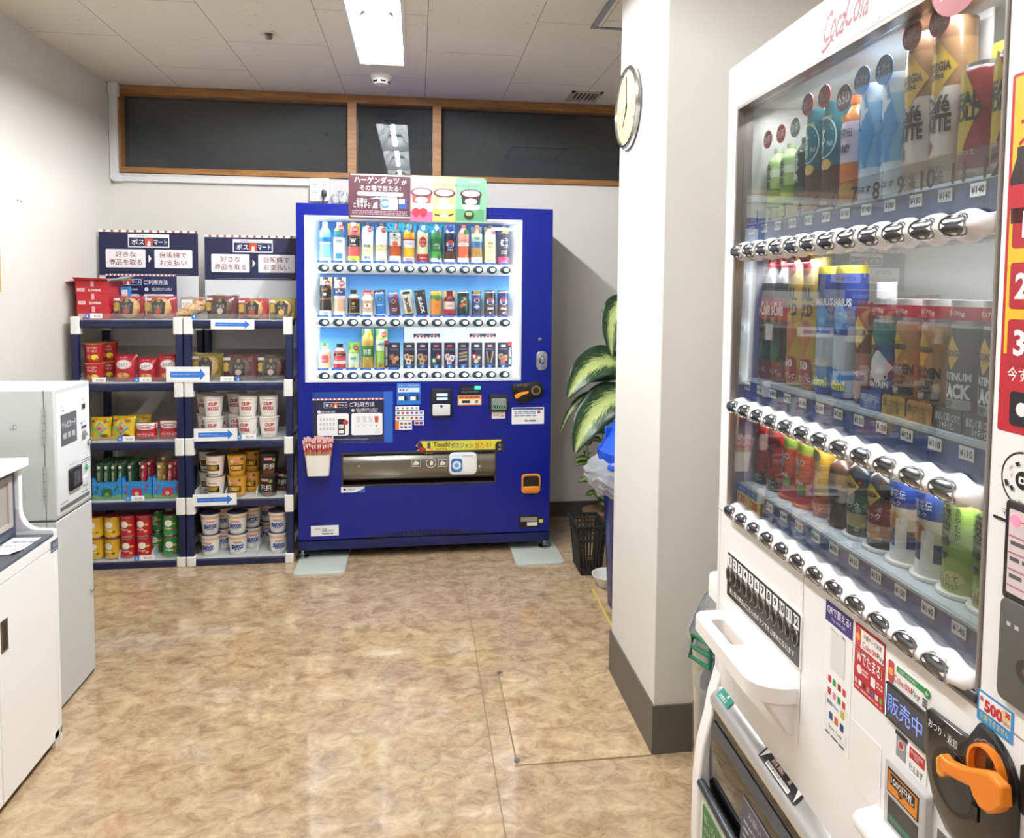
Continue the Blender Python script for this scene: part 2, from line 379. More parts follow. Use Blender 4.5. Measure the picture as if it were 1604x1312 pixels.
for s in (-1, 1): g.box(-.09, .09, s*.1-.02*(s > 0), s*.1+.02*(s < 0), -.008, 0, F_).box(s*.09-.02*(s > 0), s*.09+.02*(s < 0), -.1, .1, -.008, 0, F_)
g.box(-.08, .08, -.09, .09, -.001, 0, BLACK).obj('frame', t)
for k in range(6): G().box(-.07+k*.024, -.06+k*.024, -.08, .08, -.007, -.002, F_).obj('slat', t)
p0 = at_z(925, 43, ZC)
t = thing('access_hatch', 'square ceiling access hatch with grey aluminium frame beside the partition', 'access hatch', T(p0[0], p0[1], ZC))
A_ = C('8f9294', .35, .7)
G().box(0, .45, -.022, 0, -.006, .0, A_).box(0, .45, -.46, -.438, -.006, 0, A_).box(0, .022, -.44, -.02, -.006, 0, A_).box(.43, .45, -.44, -.02, -.006, 0, A_).obj('frame', t)
G().box(.025, .427, -.435, -.025, -.004, 0, CEIL).obj('panel', t)

# ------------------------------------------------------------------ trunking and sockets on the back wall
TR = C('d8dadc', .4)
t = thing('cable_trunking', 'white plastic cable trunking running down and along under the clerestory', 'cable trunking', T(0, 0, 0))
G().box(XL+.002, XL+.045, YB-.034, YB-.012, 2.02, ZC-.01, TR).obj('riser', t, bevel=.003)
g = G(); g.box(XL+.03, -.595, YB-.022, YB, 1.985, 2.015, TR).obj('run', t, bevel=.003)
G().prism([(XL+.001, 2.02), (XL+.001, 1.995), (XL+.02, 1.982), (XL+.06, 1.982), (XL+.06, 2.017), (XL+.046, 2.03)], -YB+.0, -YB+.036, TR, FACE).obj('elbow', t, bevel=.002)
G().box(XL+.002, XL+.055, YB-.05, YB-.012, ZC-.07, ZC, TR).obj('end_cap', t, bevel=.004)
c = at_y(502, 298, YB)
t = thing('socket_box', 'double white wall socket box above the top left of the blue machine', 'socket', T(c[0], YB, c[2]))
PL = C('e4e4de', .4)
G(FACE).prism(rrect(.112, .132, .006), 0, .034, PL, chamfer=.003).obj('back_box', t)
g = G(FACE); SL = C('4a4a48', .6)
for ux in (-.027, .027):
    for vy in (-.022, .026):
        g.prism(rrect(.030, .036, .008, cx=ux, cy=vy), .034, .037, C('efefe9', .4))
        for d in (-.007, .007): g.sheet(rect(ux+d-.0018, vy-.003, ux+d+.0018, vy+.009), .0374, SL)
        g.sheet(circ(.0028, 8, ux, vy-.010), .0374, SL)
    for vy in (.054, -.054): g.prism(circ(.004, 8, ux, vy), .034, .036, STEEL)
g.obj('outlet', t)
pl = thing('power_plug', 'black plug with cord in the lower right outlet of the wall socket box', 'plug', T(c[0]+.027, YB-.0375, c[2]-.022))
G(FACE).prism(rrect(.026, .034, .008), 0, .03, BLACK, chamfer=.004).obj('plug_body', pl)
G().tube([(0, -.026, -.008), (-.002, -.034, -.03), (-.006, -.028, -.07), (-.012, -.01, -.1), (-.014, .0, -.16)], .0035, BLACK, 8).obj('cord', pl)
# clock on the partition
e0, e1 = at_x(988, 104, XP), at_x(986, 236, XP)
cy_, cz_ = (e0[1]+e1[1])/2, (e0[2]+e1[2])/2+.002; r_ = (e0[2]-e1[2])/2*.98
# face frame: across = -Y, up = Z, out = -X
t = thing('wall_clock', 'round chrome rimmed wall clock with cream dial on the partition', 'clock', Matrix.Translation((XP, cy_, cz_)) @ RZ(-pi/2) @ FACE)
G().lathe([(r_*.95, .0), (r_, .006), (r_*.99, .014), (r_*.95, .019), (r_*.89, .018), (r_*.87, .012)], C('d4d6d8', .15, 1.0), 48, cap=False).lathe([(r_*.95, .0), (r_*.2, .0)], BLACK, 24).obj('rim', t)
g = G(); g.sheet(circ(r_*.9, 40), .0125, C('cfc49e', .5))
for k in range(1, 13):
    a = pi/2-k*pi/6; g.text(str(k), r_*.70*cos(a), r_*.70*sin(a), .019, C('3a3a38', .5), z=.0128)
for k in range(60):
    a = k*pi/30; g.sheet([(r_*.84*cos(a)-.0007*sin(a), r_*.84*sin(a)+.0007*cos(a)), (r_*.84*cos(a)+.0007*sin(a), r_*.84*sin(a)-.0007*cos(a)), (r_*.87*cos(a)+.0007*sin(a), r_*.87*sin(a)-.0007*cos(a)), (r_*.87*cos(a)-.0007*sin(a), r_*.87*sin(a)+.0007*cos(a))], .0128, C('3a3a38', .5))
g.obj('dial', t)
def hand(a, l, w): G().prism([(-w, -.015), (w, -.015), (w*.5, l), (-w*.5, l)], .0135, .0145, C('2e2e2c', .4), RZ(a)).obj('hand', t)
hand(radians(-215), r_*.5, .004); hand(radians(2), r_*.75, .003)
G().prism(circ(.006, 12), .0135, .016, BLACK).obj('hub', t)
G().sheet(circ(r_*.9, 40), .0172, clear('clock_glass', 'f4f4f0', .8)).obj('cover_glass', t)
# two screw holes on the left wall
for i, (px, py) in enumerate(((27.5, 314), (33, 315.5))):
    q = at_x(px, py, XL); tag(G().prism(circ(.004, 10), 0, .0015, C('6a665f', .6), Matrix.Translation((q[0], q[1], q[2])) @ RZ(pi/2) @ FACE).obj('wall_plug'), ('dark screw hole in left wall, the one further from the back corner', 'dark screw hole in left wall, the one nearer the back corner')[i], 'screw hole')
q0, q1 = at_x(-5, 380, XL), at_x(-5, 457, XL)
t = thing('notice_frame', 'wood framed notice on left wall at the edge of view', 'frame', Matrix.Translation((XL, q0[1], q1[2])) @ RZ(pi/2))
hh = q0[2]-q1[2]
g = G(FACE)
for a in ((-.3, -.288, 0, hh), (-.012, 0, 0, hh)): g.prism(rect(a[0], a[2], a[1], a[3]), 0, .012, C('c9a05c', .4))
for a in ((0, .012), (hh-.012, hh)): g.prism(rect(-.288, a[0], -.012, a[1]), 0, .012, C('c9a05c', .4))
g.obj('frame', t); G(FACE).prism(rect(-.29, .01, -.01, hh-.01), 0, .004, C('eeeae0', .6)).obj('sheet', t)
# ------------------------------------------------------------------ drinks (shared by both machines)
def prof_r(kind, v, h, r):
    """radius of a container at height v (fraction of h)"""
    if kind == 'can': K = [(0, .80), (.03, .97), (.06, 1), (.92, 1), (.96, .93), (1, .84)]
    elif kind == 'slim': K = [(0, .82), (.02, .97), (.05, 1), (.93, 1), (.965, .9), (1, .86)]
    elif kind == 'bottlecan': K = [(0, .85), (.03, 1), (.72, 1), (.80, .92), (.86, .62), (.9, .55), (.905, .60), (1, .60)]
    elif kind == 'short': K = [(0, .85), (.03, 1), (.62, 1), (.70, .96), (.76, .70), (.80, .52), (.84, .50), (.845, .54), (1, .54)]
    elif kind == 'smooth': K = [(0, .88), (.03, 1), (.70, 1), (.80, .90), (.87, .62), (.90, .42), (.925, .40), (.93, .45), (1, .45)]
    elif kind == 'waist': K = [(0, .88), (.03, 1), (.30, .97), (.42, .86), (.55, .97), (.66, 1), (.76, .93), (.86, .55), (.91, .42), (.925, .45), (1, .45)]
    elif kind == 'tumbler': K = [(0, .92), (.02, 1), (.96, 1.0), (1, .98)]
    elif kind == 'ring': K = [(0, .9), (.03, 1)]+[(.06+.1*k+d, q) for k in range(7) for d, q in ((0, .94), (.05, 1.0))]+[(.78, .9), (.87, .6), (.9, .42), (.925, .45), (1, .45)]
    else: K = [(0, .88), (.03, 1), (.20, 1), (.22, .95), (.25, 1), (.34, 1), (.36, .95), (.39, 1), (.70, 1), (.78, .93), (.86, .62), (.90, .42), (.925, .40), (.93, .45), (1, .45)]
    for (a, p), (b, q) in zip(K, K[1:]):
        if a <= v <= b: return r*(p+(q-p)*(v-a)/max(b-a, 1e-6))
    return r*K[-1][1]
CAPV = dict(can=.96, slim=.965, bottlecan=.905, short=.845, tumbler=1.1)
def drink(name, label, cat, M, h, r, kind, bands, texts=(), cap='f4f4f0', marks=(), card=None, badge=None, group=None, nseg=20, stand=None, sgn=1):
    """bands [(v0, colour)] bottom to top; texts (string, v, height, width, colour, bold[, rot]); marks (kind, v, x, w, h, colour)"""
    t = thing(name, label, cat, M, group)
    cv = CAPV.get(kind, .925)
    vs = sorted(set([0, .015, .03, .05, .94, .96, .965, .98, 1]+[k/24 for k in range(25)]+[b[0] for b in bands]+[cv, cv+.004]))
    vs = [v for v in vs if v <= 1]
    prof, mats, cp, cm = [], [], [], []
    glossy = .22
    for i, v in enumerate(vs):
        if v <= cv+1e-6:
            prof.append((prof_r(kind, v, h, r), v*h))
            mid = (v+vs[min(i+1, len(vs)-1)])/2; c = bands[0][1]
            for b0, col in bands:
                if mid >= b0: c = col
            mats.append(C(c, glossy))
        if v >= cv-1e-6: cp.append((prof_r(kind, min(1, max(v, cv+.006)), h, r), v*h))
    g = G(); g.lathe(prof, mats[:len(prof)-1], nseg)
    def rw(z): return prof_r(kind, min(.99, max(0.01, z/h)), h, r)+.0007
    rmax = r+.0006
    for k, v, x, w, hh, col in marks:
        q = rrect(w, hh, .25*min(w, hh)) if k == 'r' else (circ(w/2, 20, sy=hh/w) if k == 'o' else ([(-w/2, 0), (0, -hh/2), (w/2, 0), (0, hh/2)] if k == 'd' else rect(-w/2, -hh/2, w/2, hh/2)))
        n = len(q); fine = []
        for i in range(n):
            a, b = q[i], q[(i+1) % n]; m = max(1, int(abs(b[0]-a[0])/(r*.25)))
            fine += [(a[0]+(b[0]-a[0])*j/m, a[1]+(b[1]-a[1])*j/m) for j in range(m)]
        V = [(x, v*h, 0)]+[(x+p[0], v*h+p[1], 0) for p in fine]; m = len(fine)
        rad = rmax+.0002
        P = [(rad*sin(a/rad), -rad*cos(a/rad), b) for a, b, _ in V]
        # rings so that the patch follows the curve
        P2 = []; F = []
        rings = 4
        for j in range(rings+1):
            f = 1-j/rings
            for p in fine: a, b = x+p[0]*f, v*h+p[1]*f; P2.append((rad*sin(a/rad), -rad*cos(a/rad), b))
        for j in range(rings):
            for i in range(m): F.append((j*m+i, j*m+(i+1) % m, (j+1)*m+(i+1) % m, (j+1)*m+i))
        g.add(P2, F, C(col, .3), True); rmax += .00012
    for tx in texts:
        s, v, hh, w, col, bold = tx[:6]; rot = tx[6] if len(tx) > 6 else 0; x = tx[7] if len(tx) > 7 else 0
        g.text(s, x, v*h, hh, C(col, .4), w=w, bold=bold, wrap=rmax+.0005, rot=rot)
    g.obj('body', t)
    if kind in ('can', 'slim'): G().lathe([(r*.86, cv*h), (r*.86, h), (r*.80, h*1.005), (r*.78, h*.985), (.001, h*.985)], C('c6c8ca', .25, 1.0), nseg, cap=False).obj('lid', t)
    elif kind != 'tumbler':
        G().lathe(cp, C(cap, .35), nseg).obj('cap', t)
    if card:
        col, cw, ch, z0 = card; G().box(-cw/2, cw/2, r+.003, r+.005, z0, z0+ch, C(col, .5)).obj('backing_card', t)
    if badge:
        col, bx, bz, br, s = badge; g = G(FACE @ T(bx, bz, r+.002)); g.prism(circ(br, 24), 0, .0012, C(col, .4))
        if s: g.text(s, 0, 0, br*.9, WHITE, z=.0016, w=br*1.5)
        g.obj('badge', t)
    if stand:
        G().lathe([(r*1.25, 0.0003), (r*1.25, .004), (r*1.0, .005)], C(stand, .4), nseg).obj('stand', t)
    return t

# ------------------------------------------------------------------ blue vending machine
SW, SH, SZ0 = 1.31, 1.822, .05
MS = Matrix.Translation((-.603, 3.785, 0)) @ RZ(radians(1.1))
def homography(src, dst):
    A = []
    for (x, y), (u, v) in zip(src, dst): A += [[x, y, 1, 0, 0, 0, -u*x, -u*y], [0, 0, 0, x, y, 1, -v*x, -v*y]]
    h = np.linalg.solve(np.array(A, float), np.array([c for p in dst for c in p], float)); return np.append(h, 1).reshape(3, 3)
HS = homography([(462, 315.5), (866.6, 329.4), (861.5, 844.7), (472, 862.5)], [(0, SH), (SW, SH), (SW, SZ0), (0, SZ0)])
def su(x, y):
    q = HS @ np.array([x, y, 1.0]); return q[0]/q[2], q[1]/q[2]
def sur(x0, y0, x1, y1):
    a, b = su(x0, y0), su(x1, y0); c, d = su(x0, y1), su(x1, y1)
    return (a[0]+c[0])/2, (c[1]+d[1])/2, (b[0]+d[0])/2, (a[1]+b[1])/2      # u0, v0, u1, v1
NAVY = C('02157c', .24); NAVYD = C('020e4e', .35); SWHITE = C('eef1f4', .35); INK = C('17203f', .45)
def slab(g, outer, holes, z0, z1, mat):
    """panel in the face frame with rectangular openings"""
    xs = sorted({outer[0], outer[2]} | {c for h in holes for c in (h[0], h[2])}); ys = sorted({outer[1], outer[3]} | {c for h in holes for c in (h[1], h[3])})
    def solid(i, j):
        if not (0 <= i < len(xs)-1 and 0 <= j < len(ys)-1): return False
        x, y = (xs[i]+xs[i+1])/2, (ys[j]+ys[j+1])/2
        return not any(h[0] < x < h[2] and h[1] < y < h[3] for h in holes)
    for i in range(len(xs)-1):
        for j in range(len(ys)-1):
            if not solid(i, j): continue
            a, b, c, d = xs[i], xs[i+1], ys[j], ys[j+1]
            V = [(a, c, z0), (b, c, z0), (b, d, z0), (a, d, z0), (a, c, z1), (b, c, z1), (b, d, z1), (a, d, z1)]
            F = [(4, 5, 6, 7), (3, 2, 1, 0)]
            if not solid(i-1, j): F.append((0, 4, 7, 3))
            if not solid(i+1, j): F.append((1, 2, 6, 5))
            if not solid(i, j-1): F.append((0, 1, 5, 4))
            if not solid(i, j+1): F.append((3, 7, 6, 2))
            g.add(V, F, mat)
    return g
sm = thing('vending_machine', 'tall blue drinks vending machine against the back wall', 'vending machine', MS)
WIN = sur(479, 342, 817, 597); TRAY = sur(540, 708, 778, 757)
WD, TD = .16, .10
g = G(); g.box(0, SW, WD+.02, .575, SZ0+.03, SH, NAVY)                                   # carcass behind the door
g.box(0, .03, .04, WD+.02, SZ0+.03, SH, NAVY).box(SW-.03, SW, .04, WD+.02, SZ0+.03, SH, NAVY).box(.03, SW-.03, .04, WD+.02, SH-.02, SH, NAVY).box(.03, SW-.03, .04, WD+.02, SZ0+.03, SZ0+.05, NAVY)
g.obj('carcass', sm, bevel=.004)
g = G(FACE); slab(g, (0, .105, SW, SH), [WIN, TRAY], -.04, 0, NAVY); g.obj('door', sm, bevel=.003)
g = G(FACE); g.prism(rect(0.0, SZ0, SW, .098), -.05, -.006, NAVYD)
# low arch of the air grille
A0, A1 = su(575, 843)[0], su(762, 836)[0]; arc = [(A0+(A1-A0)*k/24, .112+.028*sin(pi*k/24)) for k in range(25)]
g.obj('kick_plate', sm, bevel=.002)
g = G(FACE)
for k in range(34):
    u = A0+(A1-A0)*(k+.5)/34; hgt = .006+.024*sin(pi*(k+.5)/34); g.sheet(rect(u-.006, .1095, u+.006, .1085+hgt), .0006, C('0a0c14', .8))
g.obj('air_grille', sm)
# lit display recess
g = G(FACE); d0 = -WD; W0 = WIN; in0, in1 = W0[0]+.055, W0[2]-.045
rim = [(W0[0], W0[1]), (W0[2], W0[1]), (W0[2], W0[3]), (W0[0], W0[3])]; inn = [(in0, W0[1]+.01), (in1, W0[1]+.01), (in1, W0[3]-.012), (in0, W0[3]-.012)]
LIN = C('f4f8fb', .4)
for i in range(4):
    j = (i+1) % 4; g.add([(*rim[i], -.004), (*rim[j], -.004), (*inn[j], d0), (*inn[i], d0)], [(0, 1, 2, 3)], LIN)
g.obj('display_recess', sm)
g = G(FACE); slab(g, (W0[0]-.004, W0[1]-.004, W0[2]+.004, W0[3]+.004), [(W0[0]+.012, W0[1]+.012, W0[2]-.012, W0[3]-.006)], -.01, .002, C('dfe4ea', .3)); g.obj('display_frame', sm, bevel=.002)
def backdrop_mat(z0, z1):
    M, nt, b = nodes('printed_blue_backdrop'); L = nt.links.new
    tc = N(nt, 'ShaderNodeTexCoord'); sp = N(nt, 'ShaderNodeSeparateXYZ'); mr = N(nt, 'ShaderNodeMapRange'); mr.inputs[1].default_value = z0; mr.inputs[2].default_value = z1
    r = ramp(nt, [(0, rgb('cfe6f4')), (.35, rgb('86bfe4')), (.7, rgb('2a80c0')), (1, rgb('0f5a9c'))])
    L(tc.outputs['Object'], sp.inputs[0]); L(sp.outputs[2], mr.inputs[0]); L(mr.outputs[0], r.inputs[0]); L(r.outputs[0], b.inputs['Base Color']); b.inputs['Roughness'].default_value = .5; return M
railY = [(su(507, 419.0)[1]+su(792.5, 424.4)[1])/2, (su(508, 505.2)[1]+su(792, 507)[1])/2, (su(509, 589)[1]+su(792, 588.5)[1])/2]
RU0 = su(507, 419)[0]; RU1 = su(792.5, 424.4)[0]; PIT = (RU1-RU0)/13
tops = [W0[3]-.012, railY[0]-.02, railY[1]-.02]; bots = [railY[0]+.025, railY[1]+.025, railY[2]+.025]
split = su(635, 550)[0]
for k in range(3):
    x1 = in1 if k < 2 else split
    G().box(in0, x1, WD-.004, WD-.001, bots[k]-.05, tops[k], backdrop_mat(bots[k]+.03, tops[k])).obj('backdrop_panel', sm)
G().box(split, in1, WD-.004, WD-.001, bots[2]-.05, tops[2], C('d5d9de', .5)).obj('backdrop_panel', sm)
# shelf rails with oval buttons
RWHITE = C('eef2f4', .3); OVAL = C('2b3f4a', .25); LENS = C('f6fbff', .3, e=.7); TAGB = C('1f62d0', .4)
u0r, u1r = su(492, 421)[0], su(806.5, 423)[0]
for k in range(3):
    zc = railY[k]
    sec = [(-.155, .030), (-.05, .030), (-.022, .026), (-.012, .014), (-.008, 0), (-.012, -.014), (-.022, -.024), (-.155, -.026)]
    g = G(FACE @ Matrix(((0, 0, 1, 0), (0, 1, 0, zc), (1, 0, 0, 0), (0, 0, 0, 1))))
    g.prism(sec, u0r+.0, u1r, RWHITE, smooth=True)
    rail = g.obj('button_rail', sm, bevel=.003, angle=50)
    for i in range(14):
        u = RU0+PIT*i
        g = G(FACE @ T(u, zc, -.009)); g.prism(circ(.0275, 26, sy=.72), -.006, .0035, OVAL, chamfer=.002)
        g.prism(circ(.013, 18, cx=.006, cy=.001, sy=.78), .003, .0062, LENS, chamfer=.001); g.obj('button', rail)
# strip lights inside the display
for k in range(3):
    ld = bpy.data.lights.new('display_lamp', 'AREA'); ld.shape = 'RECTANGLE'; ld.size = in1-in0; ld.size_y = .018; ld.energy = (.7, .75, .75)[k]; ld.color = (.93, .97, 1.0); ld.spread = radians(170)
    lo = bpy.data.objects.new('display_lamp', ld); COL.objects.link(lo); lo.parent = sm; lo.matrix_local = T((in0+in1)/2, .045, tops[k]-(.004 if k == 0 else .010)) @ RX(radians(28))
for sx in (W0[0]+.010, W0[2]-.010):
    ld = bpy.data.lights.new('display_lamp', 'AREA'); ld.shape = 'RECTANGLE'; ld.size = W0[3]-W0[1]-.06; ld.size_y = .014; ld.energy = .55; ld.color = (.93, .97, 1.0)
    lo = bpy.data.objects.new('display_lamp', ld); COL.objects.link(lo); lo.parent = sm; s_ = 1 if sx < .5 else -1
    lo.matrix_local = T(sx, .012, (W0[1]+W0[3])/2) @ RZ(s_*radians(35)) @ RY(-s_*pi/2)
G(FACE).prism(rrect(.13, .012, .005, cx=su(790, 360)[0], cy=su(790, 360)[1]), -.012, -.006, C('fbfdff', .4, e=1.0)).obj('led_tube', sm)  # glowing LED tube at the top right of the display
# front pane with the maker's name
pane = G(FACE).prism(rect(W0[0]+.01, W0[1]+.01, W0[2]-.01, W0[3]-.005), -.008, -.006, clear('display_pane', 'fbfcfd', .9, .01)).obj('display_pane', sm)
q = sur(606, 347.5, 697, 362); g = G(FACE)
for dx in (-.0022, 0, .0022): g.text('SUNTORY', (q[0]+q[2])/2+dx, (q[1]+q[3])/2-.005, q[3]-q[1], C('0a86b0', .4, e=.12), w=q[2]-q[0], z=.0035+dx*.05, bold=.028)
g.obj('brand_lettering', sm)
# striped name strips and side banners on the grey backdrop
def dots(g, u0, u1, v, r, z, n, a=C('f2f2f2'), b=C('c0392b')):
    for i in range(n): g.sheet(circ(r, 8, u0+(u1-u0)*(i+.5)/n, v), z, a if i % 2 == 0 else b)
def mart_logo(g, u, v, h, z, frame=True, col=None):
    """ボス [red square] マート plate; the figure in the square is left out"""
    w = h*4.2; col = col or C('f4f4f4', .4)
    if frame:
        for a in ((-w/2, h/2-.06*h, w/2, h/2), (-w/2, -h/2, w/2, -h/2+.06*h), (-w/2, -h/2, -w/2+.06*h, h/2), (w/2-.06*h, -h/2, w/2, h/2)): g.sheet(rect(u+a[0], v+a[1], u+a[2], v+a[3]), z, col)
    g.text('ボス', u-.27*w, v, h*.62, col, z=z, w=.31*w, bold=.02); g.text('マート', u+.30*w, v, h*.6, col, z=z, w=.34*w, bold=.02)
    g.sheet(rect(u-.095*w, v-h*.42, u+.105*w, v+h*.42), z, C('c4492c', .4))
    g.sheet([(u-.04*w, v-h*.42), (u+.05*w, v-h*.42), (u+.04*w, v+h*.1), (u-.02*w, v+h*.1)], z+.0002, C('f0e9e2', .4))
for px in (671.5, 762.5):
    a = sur(px-21.5, 526.5, px+21.5, 532); w = (a[2]-a[0]); g = G(FACE @ T((a[0]+a[2])/2, (a[1]+a[3])/2, -WD+.006))
    g.prism(rect(-w/2, -.008, w/2, .010), 0, .001, INK); dots(g, -w/2, w/2, -.009, .0042, .0012, 15, C('c8523c'), C('f2f2f2'))
    for s in (-.25, .25): mart_logo(g, s*w, .002, .011, .0014, False)
    g.obj('name_strip', sm)
for (x, y0, y1) in ((607, 534.5, 577), (801, 537, 576)):
    a = sur(x-2.8, y0, x+2.8, y1); cx, w, hh = (a[0]+a[2])/2, .022, a[3]-a[1]
    g = G(FACE @ T(cx, a[1], -.035)); g.prism(rect(-w/2, 0, w/2, hh), 0, .001, INK)
    g.sheet(rect(-w/2, hh-.02, w/2, hh), .0013, C('a8352c', .4)); g.text('自\n販\n機\nで\n精\n算', 0, hh*.42, hh*.7, WHITE, z=.0014, w=.011); g.obj('side_banner', sm)
# delivery opening
g = G(FACE); TR_ = TRAY; STL = C('7d796f', .17, .65)
g.add([(TR_[0], TR_[1], 0), (TR_[2], TR_[1], 0), (TR_[2], TR_[3], 0), (TR_[0], TR_[3], 0), (TR_[0], TR_[1], -TD), (TR_[2], TR_[1], -TD), (TR_[2], TR_[3], -TD), (TR_[0], TR_[3], -TD)], [(4, 5, 6, 7), (0, 4, 7, 3), (1, 2, 6, 5), (0, 1, 5, 4), (3, 7, 6, 2)], C('3a3833', .5))
g.obj('tray_recess', sm)
H_ = TR_[3]-TR_[1]
secf = [(-.022, H_*.99), (-.008, H_*.94), (.003, H_*.84), (.008, H_*.77), (.010, H_*.68), (.010, H_*.45), (.004, H_*.34), (-.01, H_*.27), (-.012, H_*.20), (-.02, H_*.12)]
g = G(FACE @ Matrix(((0, 0, 1, 0), (0, 1, 0, TR_[1]), (1, 0, 0, 0), (0, 0, 0, 1))))
pr = secf+[(a-.004, b) for a, b in reversed(secf)]
g.prism(pr, TR_[0]+.004, TR_[2]-.004, STL, smooth=True); flap = g.obj('tray_flap', sm, angle=60)
def FM(u, v, w=0): return FACE @ T(u, v, w)
for px in (566, 753): u, v = su(px, 729); G(FM(u, v, .0102)).prism(circ(.007, 14), 0, .003, CHROME).obj('screw', flap)
for (a, b, s) in ((655, 663, 'hand'), (678, 0, 'circle'), (696, 0, 'box')):
    u, v = su(a, 724); g = G(FM(u, v, .0105)); LN = C('d8d5cc', .5)
    if s == 'circle':
        for k in range(24): A = k*pi/12; B = A+pi/12; g.add([(.026*cos(A), .026*sin(A), 0), (.026*cos(B), .026*sin(B), 0), (.023*cos(B), .023*sin(B), 0), (.023*cos(A), .023*sin(A), 0)], [(0, 1, 2, 3)], LN)
        g.sheet([(-.006, -.012), (.008, -.012), (.012, .004), (.004, .014), (-.004, .006)], 0, LN)
    else:
        for e in ((-.024, .018, .024, .02), (-.024, -.02, .024, -.018), (-.024, -.018, -.022, .018), (.022, -.018, .024, .018)): g.sheet(rect(*e), 0, LN)
        g.sheet([(-.015, -.012), (.012, -.010), (.016, .002), (-.004, .012), (-.012, .002)], 0, LN)
    g.obj('pictogram', flap)
g = G(FACE @ T(0, 0, .002)); slab(g, (TR_[0]-.004, TR_[1]-.004, TR_[2]+.004, TR_[3]+.006), [(TR_[0]+.004, TR_[1]+.004, TR_[2]-.004, TR_[3]-.004)], -.004, .002, C('35332f', .4)); g.obj('tray_frame', sm)
# touch panel on the tray
q = sur(706, 708, 749, 741.5); cx, cy, w, h = (q[0]+q[2])/2, (q[1]+q[3])/2, q[2]-q[0], q[3]-q[1]
g = G(FM(cx, cy, .012)); g.prism(rrect(w, h, .024), -.01, .006, C('e9edf0', .35), chamfer=.003); g.prism(rrect(w*.4, h*.62, .016, cx=-w*.23, cy=-h*.06), .006, .0066, C('2e6fb8', .4))
g.prism(circ(h*.2, 24, -w*.23, -h*.06), .0066, .007, C('dce9f4', .4)); g.prism(rrect(h*.18, h*.18, .006, cx=-w*.23, cy=-h*.06), .007, .0074, C('5a93cf', .4))
g.prism(rrect(w*.4, h*.62, .006, cx=w*.24, cy=-h*.06), .006, .0064, WHITE); g.text('Touch！自動販売機', 0, h*.36, h*.08, C('6f97bd'), z=.0066, w=w*.7); g.obj('touch_panel', sm)
# usage poster, lower left
q = sur(492, 614, 618, 694); w, h = q[2]-q[0], q[3]-q[1]
g = G(FM((q[0]+q[2])/2, (q[1]+q[3])/2, .0)); g.prism(rect(-w/2, -h/2, w/2, h/2), 0, .0015, C('1b3f8e', .35))
g.sheet(rect(w*.385, -h/2, w*.5, h/2), .0017, C('2b62bf', .4))
g.sheet(rect(-w/2, -h*.48, w*.39, h*.36), .0018, C('1c2244', .4)); dots(g, -w/2, w*.39, h*.36, .005, .0021, 34, C('f0f0f0'), C('d66a52'))
mart_logo(g, -w*.215, h*.245, h*.105, .0021); g.text('ご利用方法', w*.115, h*.255, h*.09, WHITE, z=.0021, w=w*.31, bold=.02)
g.sheet(circ(h*.03, 14, -w*.42, h*.12), .0021, WHITE); g.text('1', -w*.42, h*.12, h*.04, INK, z=.0024); g.text('商品の金額を確認', -w*.31, h*.12, h*.035, WHITE, z=.0021, w=w*.18)
g.sheet(circ(h*.03, 14, 0, h*.14), .0021, WHITE); g.text('2', 0, h*.14, h*.04, INK, z=.0024); g.text('商品と同額のボタンを押して\n商品をボスマートから取る', w*.175, h*.14, h*.08, WHITE, z=.0021, w=w*.27)
for (a, b) in ((-.44, -.05), (-.02, .37)): g.prism(rrect((b-a)*w, h*.43, .01, cx=(a+b)/2*w, cy=-h*.13), .0018, .0022, C('eef0f2', .45))
GL = C('c3c8d0', .5)
for i in range(5):
    for j in range(3): g.sheet(rect((-.41+.04*i)*w, -h*.06-h*.09*j, (-.385+.04*i)*w, -h*.0-h*.09*j), .0025, GL)
g.sheet(rect(-.19*w, -h*.33, -.10*w, -h*.02), .0025, INK); g.sheet(rect(-.175*w, -h*.30, -.115*w, -h*.24), .0027, WHITE); g.sheet(rect(-.175*w, -h*.21, -.115*w, -h*.13), .0027, C('e4c9b8')); g.sheet(circ(h*.05, 16, -.09*w, -h*.09), .0028, C('b23a2e', .4))
for i, cc in enumerate(('d6dae0', 'd6dae0', 'd6dae0', 'c4482c')):
    x = (.07+.075*i)*w; g.sheet([(x-.02*w, -h*.10), (x+.02*w, -h*.10), (x+.026*w, h*.02), (x-.026*w, h*.02)], .0025, C(cc, .5))
g.sheet(rect(.04*w, -h*.145, .33*w, -h*.14), .0025, GL)
for i in range(4): g.sheet(circ(.009*w, 10, (.07+.075*i)*w, -h*.17), .0026, C('c4482c') if i == 3 else GL)
g.sheet([(.27*w, -h*.32), (.34*w, -h*.32), (.34*w, -h*.25), (.305*w, -h*.20), (.29*w, -h*.20), (.28*w, -h*.26)], .0025, C('dfe2e6'))
g.lines(-w*.42, w*.2, [-h*.42], .004, C('8d93a8'), z=.0021); g.obj('usage_poster', sm)
